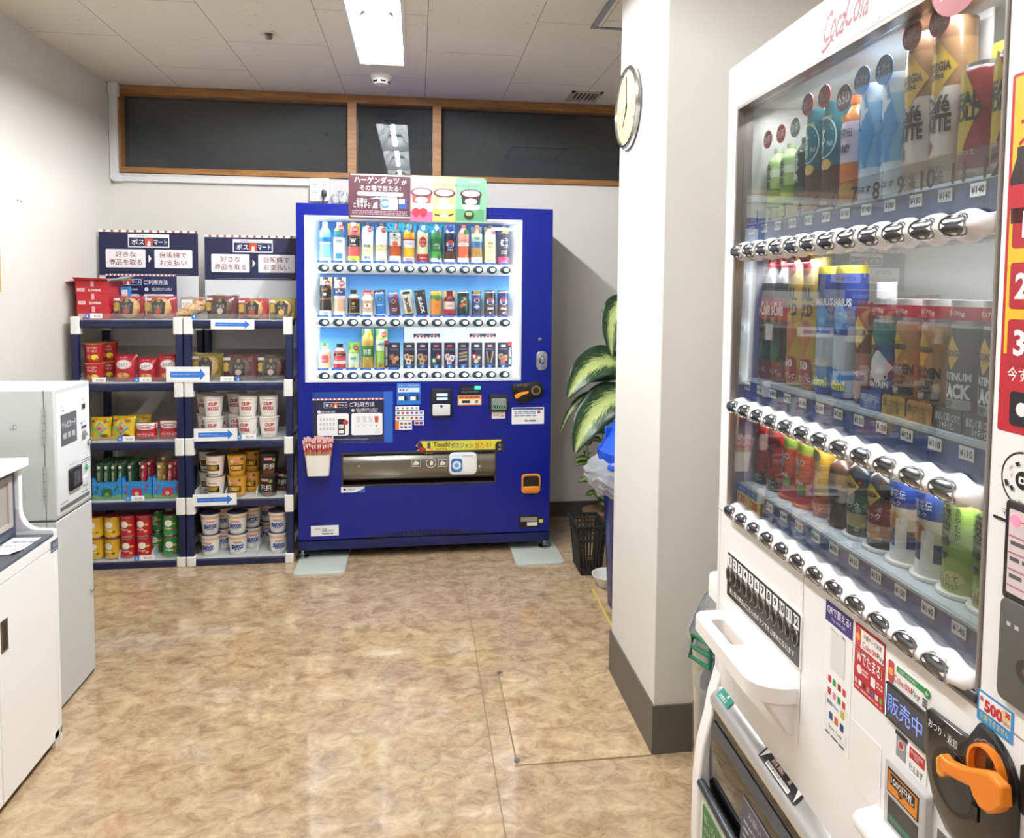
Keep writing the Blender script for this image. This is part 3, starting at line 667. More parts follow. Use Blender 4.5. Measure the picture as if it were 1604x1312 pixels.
# stickers above the tray
def sticker(x0, y0, x1, y1, col, name='sticker', r=.004, z=.0012):
    q = sur(x0, y0, x1, y1); w, h = q[2]-q[0], q[3]-q[1]; g = G(FM((q[0]+q[2])/2, (q[1]+q[3])/2)); g.prism(rrect(w, h, r), 0, z, C(col, .4)); return g, w, h
g, w, h = sticker(624, 600.5, 661, 634, '1f79cf'); g.text('ボスマート専用決済端末', 0, h*.40, h*.09, WHITE, z=.0015, w=w*.85)
g.sheet(rect(-w*.45, h*.08, w*.45, h*.28), .0015, C('dfeaf5')); g.sheet(rect(-w*.47, -h*.32, -w*.02, h*.02), .0015, C('17509c')); g.sheet(rect(w*.02, -h*.32, w*.47, h*.02), .0015, C('17509c'))
for s in (-1, 1): g.sheet(rect(s*w*.25-w*.18, -h*.3, s*w*.25+w*.05, -h*.12), .0018, WHITE); g.sheet(rect(s*w*.25+w*.07, -h*.3, s*w*.25+w*.16, -h*.1), .0018, BLACK)
for i, cc in enumerate(('c0392b', '2e6fb8', '9c9c9c')): g.sheet(circ(h*.05, 10, -w*.35+w*.13*i, h*.18), .0018, C(cc))
g.obj('payment_sticker', sm)
for rowi, (y0, y1, x0, x1, cols) in enumerate(((636.5, 642.5, 622, 659, ('2e6fb8', '8a8a8a', 'b8862b', '2e6fb8', '888888')), (643.5, 650.5, 622, 666.5, ('333a8a', 'a8352c', '6a4a2a', '8a2be2', '555555', '2e6fb8')), (651.5, 658.5, 622, 666.5, ('a8352c', '2d8a4a', 'c9c9c9', 'b8452c', 'c0392b', '2e6fb8')))):
    g, w, h = sticker(x0, y0, x1, y1, 'f0f0ee', r=.002)
    for i, cc in enumerate(cols): g.sheet(rrect(w*.09, h*.5, .003, cx=-w*.40+w*.8*i/(len(cols)-1)), .0015, C(cc, .5))
    g.obj('payment_sticker', sm)
g, w, h = sticker(622, 659.5, 648, 673, 'f0f0ee', r=.002); g.sheet(rect(-w/2, -h/2, -w*.28, h/2), .0015, C('e07a2a'))
for i in range(3):
    for j in range(2): g.sheet(rrect(w*.16, h*.26, .003, cx=-w*.12+w*.24*i, cy=h*.2-h*.42*j), .0015, C(('c0392b', '2d8a4a', '7a4a2a', '2e6fb8', '8a2020', '3a8fd0')[i+3*j], .5))
g.obj('payment_sticker', sm)
g, w, h = sticker(651.5, 659.5, 666.5, 666, 'f0f0ee', r=.002); g.sheet(rect(-w*.4, -h*.3, -w*.05, h*.3), .0015, C('8a2030')); g.sheet(rect(w*.05, -h*.3, w*.4, h*.3), .0015, C('55308a')); g.obj('payment_sticker', sm)
# card reader
q = sur(676.5, 608.5, 710, 652); w, h = q[2]-q[0], q[3]-q[1]
g = G(FM((q[0]+q[2])/2, (q[1]+q[3])/2)); g.prism(rrect(w, h, .012), 0, .022, C('15171c', .3), chamfer=.004)
g.prism(rrect(w*.62, h*.36, .004, cx=.01, cy=h*.22), .022, .0225, C('1d2740', .2)); g.sheet(rect(-w*.22, h*.24, w*.28, h*.33), .0228, C('bfd8ff', .4, e=1.0)); g.sheet(rect(-w*.22, h*.10, w*.28, h*.19), .0228, C('9cc4ff', .4, e=.9))
g.prism(rrect(w*.82, h*.40, .006, cy=-h*.25), .022, .026, C('d9dbdd', .35), chamfer=.002); g.sheet(circ(h*.05, 16, 0, -h*.12), .0263, C('3a3d42')); g.obj('card_reader', sm)
# small price display with orange notice
g, w, h = sticker(721.5, 604, 754.5, 617, '0d0f12', r=.003, z=.006); g.sheet(rrect(w*.28, h*.4, .003, cx=w*.35, cy=h*.2), .0063, C('35e088', .4, e=2.0)); g.sheet(rect(-w*.4, -h*.05, w*.15, h*.22), .0063, C('22313a')); g.lines(-w*.4, w*.4, [-h*.28], .004, C('6a7a84'), z=.0063); g.obj('price_display', sm)
g, w, h = sticker(719, 619.5, 756, 635, 'ef9a4a', r=.002); g.lines(-w*.45, w*.45, [h*.3], .005, C('6b3410'), z=.0015); g.sheet(rrect(w*.9, h*.5, .003, cy=-h*.15), .0015, C('f2e6d8')); g.sheet(rrect(w*.35, h*.28, .003, cx=-w*.15, cy=-h*.15), .0018, C('222222')); g.sheet(circ(h*.16, 12, w*.3, -h*.15), .0018, C('7a5a2a')); g.obj('notice_sticker', sm)
# bill slot
q = sur(768, 618, 797, 645); w, h = q[2]-q[0], q[3]-q[1]
g = G(FM((q[0]+q[2])/2, (q[1]+q[3])/2)); g.prism(rrect(w, h, .006), 0, .014, C('1c1e20', .35), chamfer=.003); g.prism(rrect(w*.8, h*.66, .006, cy=-h*.05), .014, .026, C('7c837e', .4), chamfer=.003); g.sheet(rect(-w*.34, -h*.24, w*.34, -h*.12), .0263, C('08140c'))
for i in range(6): g.sheet([(-w*.3+w*.12*i, -h*.2), (-w*.26+w*.12*i, -h*.2), (-w*.28+w*.12*i, -h*.14)], .0266, C('3be08a', .4, e=1.5))
g.sheet([(-.006, h*.02), (.006, h*.02), (0, h*.08)], .0263, C('c9913a')); g.obj('bill_slot', sm)
g, w, h = sticker(772, 645.5, 793, 656, 'f1ece6', r=.004); g.text('1000円札', -w*.15, 0, h*.3, C('9a3a2c'), z=.0015, w=w*.4); g.text('OK', w*.3, -h*.12, h*.3, C('b23a2e'), z=.0015, bold=.02); g.obj('notice_sticker', sm)
# coin plate with the orange return lever
cx, cy = su(826, 616); k = 1.31/404
P = [(-.078, .048), (.03, .058)]+[(.052+.04*cos(a), .018+.045*sin(a)) for a in [pi*.6-pi*.1*i for i in range(12)]]+[(.0, -.048), (-.035, -.052), (-.068, -.028), (-.08, .01)]
g = G(FM(cx, cy)); g.prism(P, 0, .012, C('15161a', .22), chamfer=.004); g.text('おつり・返却', -.025, .042, .010, C('c98a3a'), z=.0125, w=.05)
g.prism(circ(.026, 24, .048, .014), .012, .016, C('b3925a', .3, .9)); g.prism(circ(.017, 20, .048, .014), .016, .0165, C('3a3630', .3, .5)); g.box(.045, .051, .006, .022, .0165, .018, C('0a0a0a', .5)); g.obj('coin_plate', sm)
g = G(FM(cx-.03, cy-.008, .012)); lp = [(-.036, -.012), (-.030, -.020), (-.016, -.016), (.0, -.002), (.036, .010), (.038, .016), (.03, .018), (-.006, .012), (-.026, .004), (-.036, -.002)]
g.prism(lp, 0, .016, C('ef8a1d', .35), chamfer=.004); g.obj('return_lever', sm)
g, w, h = sticker(803, 638.5, 853, 664.5, 'f2f3f2', r=.004); g.sheet(rect(-w*.48, h*.36, w*.48, h*.46), .0015, C('2c5aa0')); g.lines(-w*.42, w*.25, [h*.24, h*.14, h*.0], .005, C('6a7a96'), z=.0015)
g.sheet(circ(h*.1, 12, w*.34, h*.22), .0015, C('b8343a')); g.lines(-w*.1, w*.3, [-h*.3], .007, C('333c50'), z=.0015); g.obj('service_sticker', sm)
# lock
q = sur(840.5, 551, 857.5, 581); w, h = q[2]-q[0], q[3]-q[1]
g = G(FM((q[0]+q[2])/2, (q[1]+q[3])/2)); g.prism(rrect(w, h, w*.4), 0, .01, C('bcc0c4', .25, .8), chamfer=.004); g.prism(circ(w*.3, 20, 0, h*.04, sy=1.3), .01, .013, C('8d9297', .2, 1.0), chamfer=.002); g.prism(rrect(w*.3, h*.3, .006, cx=.003, cy=h*.05), .013, .022, C('d9dcdf', .15, 1.0), chamfer=.003); g.obj('door_lock', sm)
u, v = su(846, 533); G(FM(u, v)).prism(circ(.010, 18), 0, .006, C('b8bcc0', .2, 1.0), chamfer=.002).prism(rect(-.001, -.005, .001, .005), .006, .0065, BLACK).obj('keyhole', sm)
# yellow arrow banner
q = sur(654, 688, 791, 710); w, h = q[2]-q[0], q[3]-q[1]
g = G(FM((q[0]+q[2])/2, (q[1]+q[3])/2, .001)); YL = C('d9d23a', .4)
g.prism([(-w*.455, h*.42), (w*.47, h*.42), (w*.45, 0), (w*.47, -h*.30), (-w*.33, -h*.30), (-w*.38, -h*.48), (-w*.49, -h*.22), (-w*.44, -h*.1), (-w*.5, h*.1)], 0, .002, YL)
g.sheet([(-w*.485, h*.25), (-w*.455, h*.42), (-w*.40, -h*.08), (-w*.385, -h*.02), (-w*.385, -h*.46), (-w*.49, -h*.26), (-w*.46, -h*.2)], .0023, C('a3283a', .4)); g.sheet([(-w*.49, h*.1), (-w*.44, h*.42), (-w*.42, h*.1), (-w*.45, -h*.05)], .0025, C('2c2a4c', .4))
g.sheet(rect(-w*.37, -h*.1, -w*.335, h*.32), .0023, C('4a4c50')); g.sheet([(-w*.35, -h*.45), (-w*.31, -h*.45), (-w*.30, -h*.05), (-w*.34, h*.0)], .0026, C('e09a6a'))
g.text('Touch!', -w*.21, h*.18, h*.36, C('1d2440'), z=.0024, w=w*.19, bold=.025); g.text('だけでも', -w*.21, -h*.18, h*.24, C('1d2440'), z=.0024, w=w*.13, bold=.025)
g.text('ボスジャン', .0+w*.02, h*.06, h*.42, C('2b3c8a'), z=.0024, w=w*.25, bold=.025); g.text('当たる!', w*.26, h*.06, h*.42, C('b3273a'), z=.0024, w=w*.18, bold=.03)
JK = C('1d1d22', .5); g.prism([(w*.40, -h*.46), (w*.43, -h*.46), (w*.435, -h*.2), (w*.465, -h*.2), (w*.47, -h*.46), (w*.5, -h*.46), (w*.5, h*.1), (w*.475, h*.3), (w*.425, h*.3), (w*.40, h*.1)], .002, .0032, JK); g.text('当', w*.45, h*.05, h*.2, C('c9c9c0'), z=.0035)
g.obj('arrow_banner', sm)
g, w, h = sticker(538, 761, 575.5, 770.5, 'e8ecf0', r=.001); g.sheet([(w*.1, -h/2), (w*.5, -h/2), (w*.5, h*.4), (w*.4, 0)], .0015, C('2a62b8')); g.sheet(circ(h*.2, 10, -w*.36, 0), .0015, C('2a3a7a')); g.text('HYBRID', -w*.1, 0, h*.3, C('2a3a7a'), z=.0015, w=w*.4); g.obj('model_sticker', sm)
# coin return
q = sur(818.5, 741.5, 847.5, 771.5); w, h = q[2]-q[0], q[3]-q[1]; OR_ = C('e08a28', .35)
g = G(FM((q[0]+q[2])/2, (q[1]+q[3])/2)); g.prism(rrect(w, h, .02), 0, .008, OR_, chamfer=.003); g.prism(rrect(w*.84, h*.82, .016), .008, .0084, C('241d18', .4)); g.prism(rrect(w*.84, h*.30, .008, cy=-h*.27), .008, .02, OR_, chamfer=.004); g.obj('coin_return', sm)
g, w, h = sticker(815, 805.5, 845.5, 824.5, '17181a', r=.001); g.sheet(rect(-w*.42, 0, w*.42, h*.35), .0015, C('8d8a80')); g.sheet(rect(-w*.1, -h*.35, w*.42, -h*.05), .0015, C('d9d9d4')); g.obj('rating_plate', sm)
g, w, h = sticker(845.5, 811.5, 852, 816.5, 'd9c832', r=.001); g.obj('inspection_sticker', sm)
g, w, h = sticker(491.5, 822, 535, 838, 'e9ebea', r=.001); g.text('設置場所', -w*.25, h*.18, h*.14, C('3a3f4a'), z=.0015, w=w*.22); g.text('自販', 0, h*.05, h*.4, C('22262e'), z=.0015, w=w*.18, bold=.03); g.text('番号', w*.22, 0, h*.2, C('3a3f4a'), z=.0015); g.lines(-w*.1, w*.3, [-h*.3], .006, C('4a4f5a'), z=.0015); g.obj('address_sticker', sm)
# levelling feet
for px, py in ((477, 877), (856, 859)):
    u = su(px, 850)[0]
    for y in (.03, .50):
        if y > .1: pass
        G().lathe([(.034, .010), (.034, .016), (.012, .022), (.011, .09)], C('a8acb0', .25, 1.0), 16, T(u, y, 0)).lathe([(.02, .024), (.02, .032)], C('8f9498', .3, 1.0), 6, T(u, y, 0), smooth=False).obj('levelling_foot', sm)
for i, (x0, x1, y0, y1) in enumerate(((458, 540, 902, 868), (806, 882, 884, 856))):
    a, b = at_z(x0, y0, 0), at_z(x1, y0 if i == 0 else 880, 0)
    xa, xb = (-.60, -.352) if i == 0 else (.50, .752); ya = 3.585 if i == 0 else 3.60
    tag(G().prism(rrect(xb-xa, .42, .03), .0, .0095, C('b9c0b6', .4), chamfer=.004).obj('foot_plate', M=T((xa+xb)/2, ya+.21, 0)), ('pale green plate under the left foot of the blue machine', 'pale green plate under the right foot of the blue machine')[i], 'foot plate')
# promotional board clipped to the top
q = sur(546, 274.5, 761.5, 347.5); w, h = q[2]-q[0], q[3]-q[1]
t = thing('promotional_board', 'ice cream prize board standing on top front of the blue machine', 'sign', MS @ T((q[0]+q[2])/2, -.016, (q[1]+q[3])/2) @ RY(radians(.35)))
g = G(FACE); MAR = C('420f20', .5); sx = -w/2+w*.443
g.prism(rrect(sx+w/2+.02, h*.97, .008, cx=(sx-w/2)/2+.01, cy=h*.01), -.003, 0, MAR)
for y in (h*.455, -h*.435): g.sheet(rect(-w/2+.01, y, sx, y+.006), .0004, C('e6dccf'))
g.text('ハーゲンダッツ', -w*.30, h*.36, h*.15, C('f2ead0'), z=.0006, w=w*.32, bold=.03); g.text('が', -w*.105, h*.33, h*.10, C('f2ead0'), z=.0006, bold=.02); g.text('その場で当たる!', -w*.275, h*.19, h*.12, WHITE, z=.0006, w=w*.29, bold=.03)
g.sheet(rrect(w*.33, h*.085, .014, cx=-w*.275, cy=h*.065), .0004, C('e9dfe6')); g.text('応募期間 2025年1月6日～6月30日', -w*.275, h*.065, h*.04, C('5e3a4a'), z=.0007, w=w*.29)
g.text('応募は\nこちらから', -w*.405, -h*.13, h*.2, WHITE, z=.0006, w=w*.12, bold=.02); g.sheet(circ(h*.095, 20, -w*.31, -h*.17), .0004, C('8a5a6a')); g.sheet(circ(h*.088, 20, -w*.31, -h*.17), .0006, MAR); g.sheet([(-w*.33, -h*.24), (-w*.295, -h*.24), (-w*.295, -h*.1), (-w*.32, -h*.14)], .0008, C('c9dcf0'))
g.sheet(rrect(w*.125, h*.27, .012, cx=-w*.21, cy=-h*.135), .0004, C('dcecf6')); g.sheet(rrect(w*.05, h*.19, .01, cx=-w*.24, cy=-h*.135), .0007, C('2f6db6')); g.sheet(circ(h*.06, 16, -w*.24, -h*.135), .001, C('cfe0f2')); g.sheet(rect(-w*.208, -h*.22, -w*.16, -h*.06), .0007, WHITE); g.sheet(rect(-w*.14, -h*.23, -w*.085, -h*.02), .0004, C('22458e')); g.sheet(rect(-w*.14, -h*.13, -w*.1, -h*.02), .0007, C('dfe4ee'))
g.sheet([(-w*.355, -h*.04), (-w*.30, h*.0), (-w*.27, -h*.01), (-w*.265, h*.015), (-w*.248, -h*.04), (-w*.275, -h*.075), (-w*.272, -h*.05), (-w*.30, -h*.03)], .0006, C('8fc0e8'))
g.lines(-w*.475, -w*.08, [-h*.30, -h*.335, -h*.37], .004, C('a88a98'), z=.0005); g.obj('maroon_panel', t)
g = G(FACE); cols = ('cdaec2', 'cbca8c', '7fb894'); us = [sx, sx+w*.162, sx+w*.33, w/2]; cr = rrect(w/2-sx, h*.98, .024, cx=(sx+w/2)/2, cy=-h*.0)
for i in range(3):
    P = [p for p in cr] if i == 2 else None
    if i < 2: g.prism(rect(us[i], -h*.49, us[i+1], h*.49), -.003, .0004, C(cols[i], .4))
    else: g.prism([(us[2], h*.49), (us[2], -h*.49)]+[p for p in rrect(w/2-us[2], h*.98, .024, cx=(us[2]+w/2)/2)[18:24]]+[p for p in rrect(w/2-us[2], h*.98, .024, cx=(us[2]+w/2)/2)[0:6]], -.003, .0004, C(cols[2], .4))
    if i == 0: g.sheet(rect(us[0], -h*.49, us[1], -h*.28), .0006, C('c0608f', .4))
    if i == 1: g.sheet(rect(us[1], -h*.49, us[2], -h*.2), .0006, C('b8b860', .4))
    if i == 2: g.sheet(rect(us[2], -h*.46, us[3]-.01, -h*.2), .0006, C('5a966f', .4))
    x = (us[i]+us[i+1])/2; cupc = ('b84a3c', 'c8b470', '143a28')[i]
    g.sheet([(x-.050, h*.1), (x+.050, h*.1), (x+.044, -h*.17), (x+.03, -h*.22), (x-.03, -h*.22), (x-.044, -h*.17)], .001, C('c4c6d0', .4)); g.sheet([(x-.050, h*.1), (x+.050, h*.1), (x+.045, -h*.1), (x-.045, -h*.1)], .0012, C(cupc, .4))
    g.sheet(circ(.056, 24, x, h*.13, sy=.42), .0014, C('5a0f22', .4)); g.sheet(circ(.046, 24, x, h*.14, sy=.36), .0016, C('d8c8d0', .4)); g.sheet(circ(.032, 20, x, -h*.03, sy=.5), .0015, C('f0ece6', .4)); g.text('Häagen-Dazs', x, -h*.03, h*.05, C('6a2036'), z=.0017, w=.05)
x = us[0]+.04
for dx in (-.012, .025): g.sheet([(x+dx, -h*.20), (x+dx+.02, -h*.24), (x+dx+.018, -h*.34), (x+dx, -h*.42), (x+dx-.02, -h*.34), (x+dx-.02, -h*.24)], .0018, C('b3202e', .4))
x = (us[1]+us[2])/2; g.sheet([(x, -h*.22), (x+.012, -h*.34), (x+.03, -h*.42), (x, -h*.39), (x-.03, -h*.42), (x-.01, -h*.34)], .0018, C('e9e6a8', .4)); g.sheet([(x+.02, -h*.34), (x+.05, -h*.30), (x+.05, -h*.32), (x+.025, -h*.37)], .0018, C('3a2f22')); g.sheet([(x-.02, -h*.34), (x-.05, -h*.32), (x-.05, -h*.35), (x-.025, -h*.37)], .0018, C('3a2f22'))
x = (us[2]+us[3])/2-.01; g.sheet(circ(.026, 20, x, -h*.33, sy=.95), .0018, C('2a2a28', .4)); g.sheet(circ(.018, 20, x, -h*.30, sy=.6), .002, C('8aa862', .4))
g.text('デジタルギフトを6万名様にプレゼント*', (sx+w/2)/2, h*.30, h*.075, C('3a4a6a'), z=.0008, w=w*.44, bold=.01); g.text('SUNTORY', w*.42, h*.40, h*.04, WHITE, z=.0008, w=w*.09, bold=.02)
g.obj('ice_cream_panel', t)
G().box(-w*.3, -w*.26, .001, .012, -h*.48, -h*.30, C('d9dce0', .3)).obj('clip', t); G().box(w*.26, w*.3, .001, .012, -h*.48, -h*.30, C('d9dce0', .3)).obj('clip', t)
# crumpled clear bag on the machine top
random.seed(4)
u, v = su(533, 310)
t = G().grid(lambda a, b: ((a-.5)*.13+.006*sin(19*b+3*a), .02+.05*b+.008*sin(23*a), (.062*sin(pi*a)**.6*(1-abs(2*b-1)**2)+.012*abs(sin(31*a+17*b))*sin(pi*a)*sin(pi*b))), 22, 12, clear('crinkled_film', 'ececec', 3.0, .12, .25), smooth=False).obj('plastic_bag', M=MS @ T(u, .02, SH+.002), solid=.0006)
tag(t, 'crumpled clear plastic bag on top of the blue machine', 'plastic bag')

# ------------------------------------------------------------------ sample drinks in the blue machine
GRP = 'sample drinks shown in the blue machine'
def dcol(k): return RU0+PIT*k
# kind, height, radius, bands, texts, cap, card, badge, marks, words
TALL = .205
R1 = [
 ('waist', [(0, 'dfeaf4'), (.12, '7fc4ea'), (.45, 'f4f6f8'), (.50, '2f86d0'), (.62, '8ccdf0')], [('天然水', .56, .016, .040, '123f8a', .03)], 'e9f2f8', None, None, [], 'pale blue mineral water bottle with blue label'),
 ('pet', [(0, 'e8f2f8'), (.42, 'f4f8fa'), (.62, '2f74bc'), (.80, 'e4eef4')], [('GREEN', .54, .013, .038, '2a5a6a', .02), ('DA・KA・RA', .49, .007, .034, '2a5a6a', .02)], 'eef2f4', None, ('a3282e', .012, .175, .016, '600'), [('o', .74, 0, .03, .022, '2d9a58'), ('r', .16, 0, .036, .028, '3a8fd6')], 'clear isotonic bottle with green heart label'),
 ('smooth', [(0, 'e8e060'), (.16, 'e0605a'), (.40, '24221f'), (.60, '3a2a22'), (.68, 'e0705f')], [('W', .55, .022, .030, 'f8f8f8', .05), ('VITAMIN', .44, .006, .034, 'e8e8e8', .02), ('100%', .08, .010, .02, '5a7a2a', .02)], 'f2f2ee', ('d9c23a', .062, .205, 0), ('a3282e', .012, .17, .016, '栄養\n補給'), [], 'red bottle with big letter W before a yellow card'),
 ('smooth', [(0, 'f2efe6'), (.20, 'f6e9c0'), (.46, 'f2f2ee'), (.50, 'e4ecf2')], [('SPARK', .42, .016, .038, '1f3c7a', .03), ('爽快', .12, .020, .032, '2a62b8', .02), ('レモン', .30, .008, .030, 'a06a1a', .02)], '2a2220', ('8fbfe4', .058, .19, 0), ('b3282e', .014, .17, .013, '無糖'), [], 'pale sparkling lemon bottle with blue lettering'),
 ('smooth', [(0, 'f0dcc0'), (.12, 'eef2ea'), (.28, 'f0eab0'), (.46, 'dfe9f0')], [('レモン', .43, .014, .038, '4a3a12', .03), ('スカッシュ', .34, .012, .038, '4a3a12', .03), ('スカッと', .07, .014, .036, 'c8702a', .03)], '4a2a22', ('8fc0e6', .058, .19, 0), ('a3282e', .014, .168, .014, '冷え\nてる'), [], 'pale lemon squash bottle with yellow label'),
 ('pet', [(0, 'f4ecea'), (.18, 'b8552a'), (.44, 'f0e6dc'), (.62, 'c8cfd2'), (.76, '6a4a3a')], [('ピーチ茶', .60, .012, .036, 'a83a3a', .02), ('ほっと', .08, .010, .03, 'b04a4a', .02)], '8a5a4a', None, None, [('o', .71, -.004, .014, .012, '2d8a4a'), ('o', .49, 0, .030, .026, 'd8643a')], 'amber peach tea bottle'),
 ('pet', [(0, 'f0e6e0'), (.16, 'f2b832'), (.40, 'ece8f0'), (.58, 'c8343a'), (.62, 'e8b02a')], [('オレンジ', .50, .012, .038, 'b0324a', .03), ('無炭酸', .08, .010, .03, 'f2f2f2', .02)], 'e8a02a', None, ('a3282e', .014, .168, .011, ''), [('r', .08, 0, .036, .018, 'b8323a')], 'yellow orange drink bottle with white label'),
 ('smooth', [(0, 'a8242e'), (.24, 'e6e2b4'), (.80, 'e2e6c6')], [('アップル', .56, .011, .030, 'f6eee0', .03), ('サイダー', .48, .011, .030, 'f6eee0', .03), ('しゅわっと', .14, .011, .036, 'f6eee0', .03), ('甘い', .06, .010, .02, 'f6eee0', .03)], 'e8ecd8', None, ('a3282e', .014, .168, .011, ''), [('o', .54, 0, .042, .054, 'b8242e')], 'pale yellow apple cider bottle with red disc'),
 ('smooth', [(0, 'eef2ee'), (.14, '4aa84a'), (.30, '1f7a44'), (.66, '3f9a5a'), (.80, 'd6e4e2')], [('メロン', .48, .013, .034, 'f4f8f0', .03), ('ソーダ', .40, .013, .034, 'f4f8f0', .03)], 'dfe8e6', None, ('a3282e', .012, .168, .012, ''), [('o', .16, .012, .016, .03, '2f7a3a')], 'green melon soda bottle'),
 ('waist', [(0, 'e4dcd6'), (.12, '5a3424'), (.30, '171a3c'), (.76, '20242e'), (.80, 'c9cfda')], [('PEPSI', .50, .009, .034, '16306a', .04), ('COLA', .36, .009, .03, 'f0ece8', .03)], '1c2f7a', ('5f88b8', .058, .21, 0), ('22408e', .0, .182, .016, ''), [('o', .50, 0, .042, .036, 'f2f2f4'), ('o', .555, 0, .034, .018, 'c8323a'), ('o', .455, 0, .030, .014, '22408e')], 'dark cola bottle with round emblem in the top row'),
 ('smooth', [(0, 'f2ece6'), (.16, 'e06a4c'), (.46, 'f0e4da'), (.54, 'e8a898'), (.74, 'e08a70')], [('ピーチ', .60, .010, .03, '8a3a3a', .02), ('果実のティー', .50, .008, .034, '5a4a3a', .02), ('ももティー', .08, .010, .036, '4a3a32', .02)], 'b03a34', None, ('3a8a4a', .012, .168, .014, ''), [('o', .2, .012, .014, .014, 'e8a040')], 'salmon pink fruit tea bottle'),
 ('pet', [(0, 'eef2f6'), (.18, 'b88a4a'), (.42, '3f78b4'), (.58, 'a8c8c0'), (.70, 'd0d8b0'), (.78, '7a5a3a')], [('600', .66, .012, .026, '2a7a4a', .03), ('麦茶', .50, .017, .026, '16304a', .03), ('ミネラル', .10, .010, .034, '2a72b8', .02)], '8a5a34', ('6fa8da', .058, .2, 0), None, [('o', .52, -.014, .012, .012, '2d8a4a')], 'brown barley tea bottle with blue label'),
 ('smooth', [(0, 'e6e0b0'), (.2, 'efe9b0'), (.64, 'e6e6c8'), (.78, 'e4e6d2')], [('京都', .54, .014, .030, '4a4a22', .02), ('レモネード', .45, .010, .036, '4a4a22', .02), ('はちみつ', .34, .008, .028, '6a6a3a', .02), ('果汁と蜂蜜', .10, .008, .034, '4a4a2a', .02)], '3a342a', ('b8a878', .056, .2, 0), ('a3282e', .012, .172, .012, '新発売'), [], 'pale yellow lemonade bottle before a tan card'),
 ('bottlecan', [(0, 'c83a6a'), (.2, '2c2438'), (.38, '33304a'), (.80, '2a2a36')], [('C', .56, .050, .042, 'e6eef6', .05), ('CRAFT', .34, .007, .036, 'e4e4ec', .02), ('BOSS', .29, .007, .03, 'e4e4ec', .02), ('コスメ', .08, .012, .034, 'f2d0dc', .02)], '26262e', ('7a5a80', .056, .2, 0), ('c99a3a', .012, .172, .012, ''), [], 'dark coffee bottle with a big white letter C'),
]
SHORT = .128
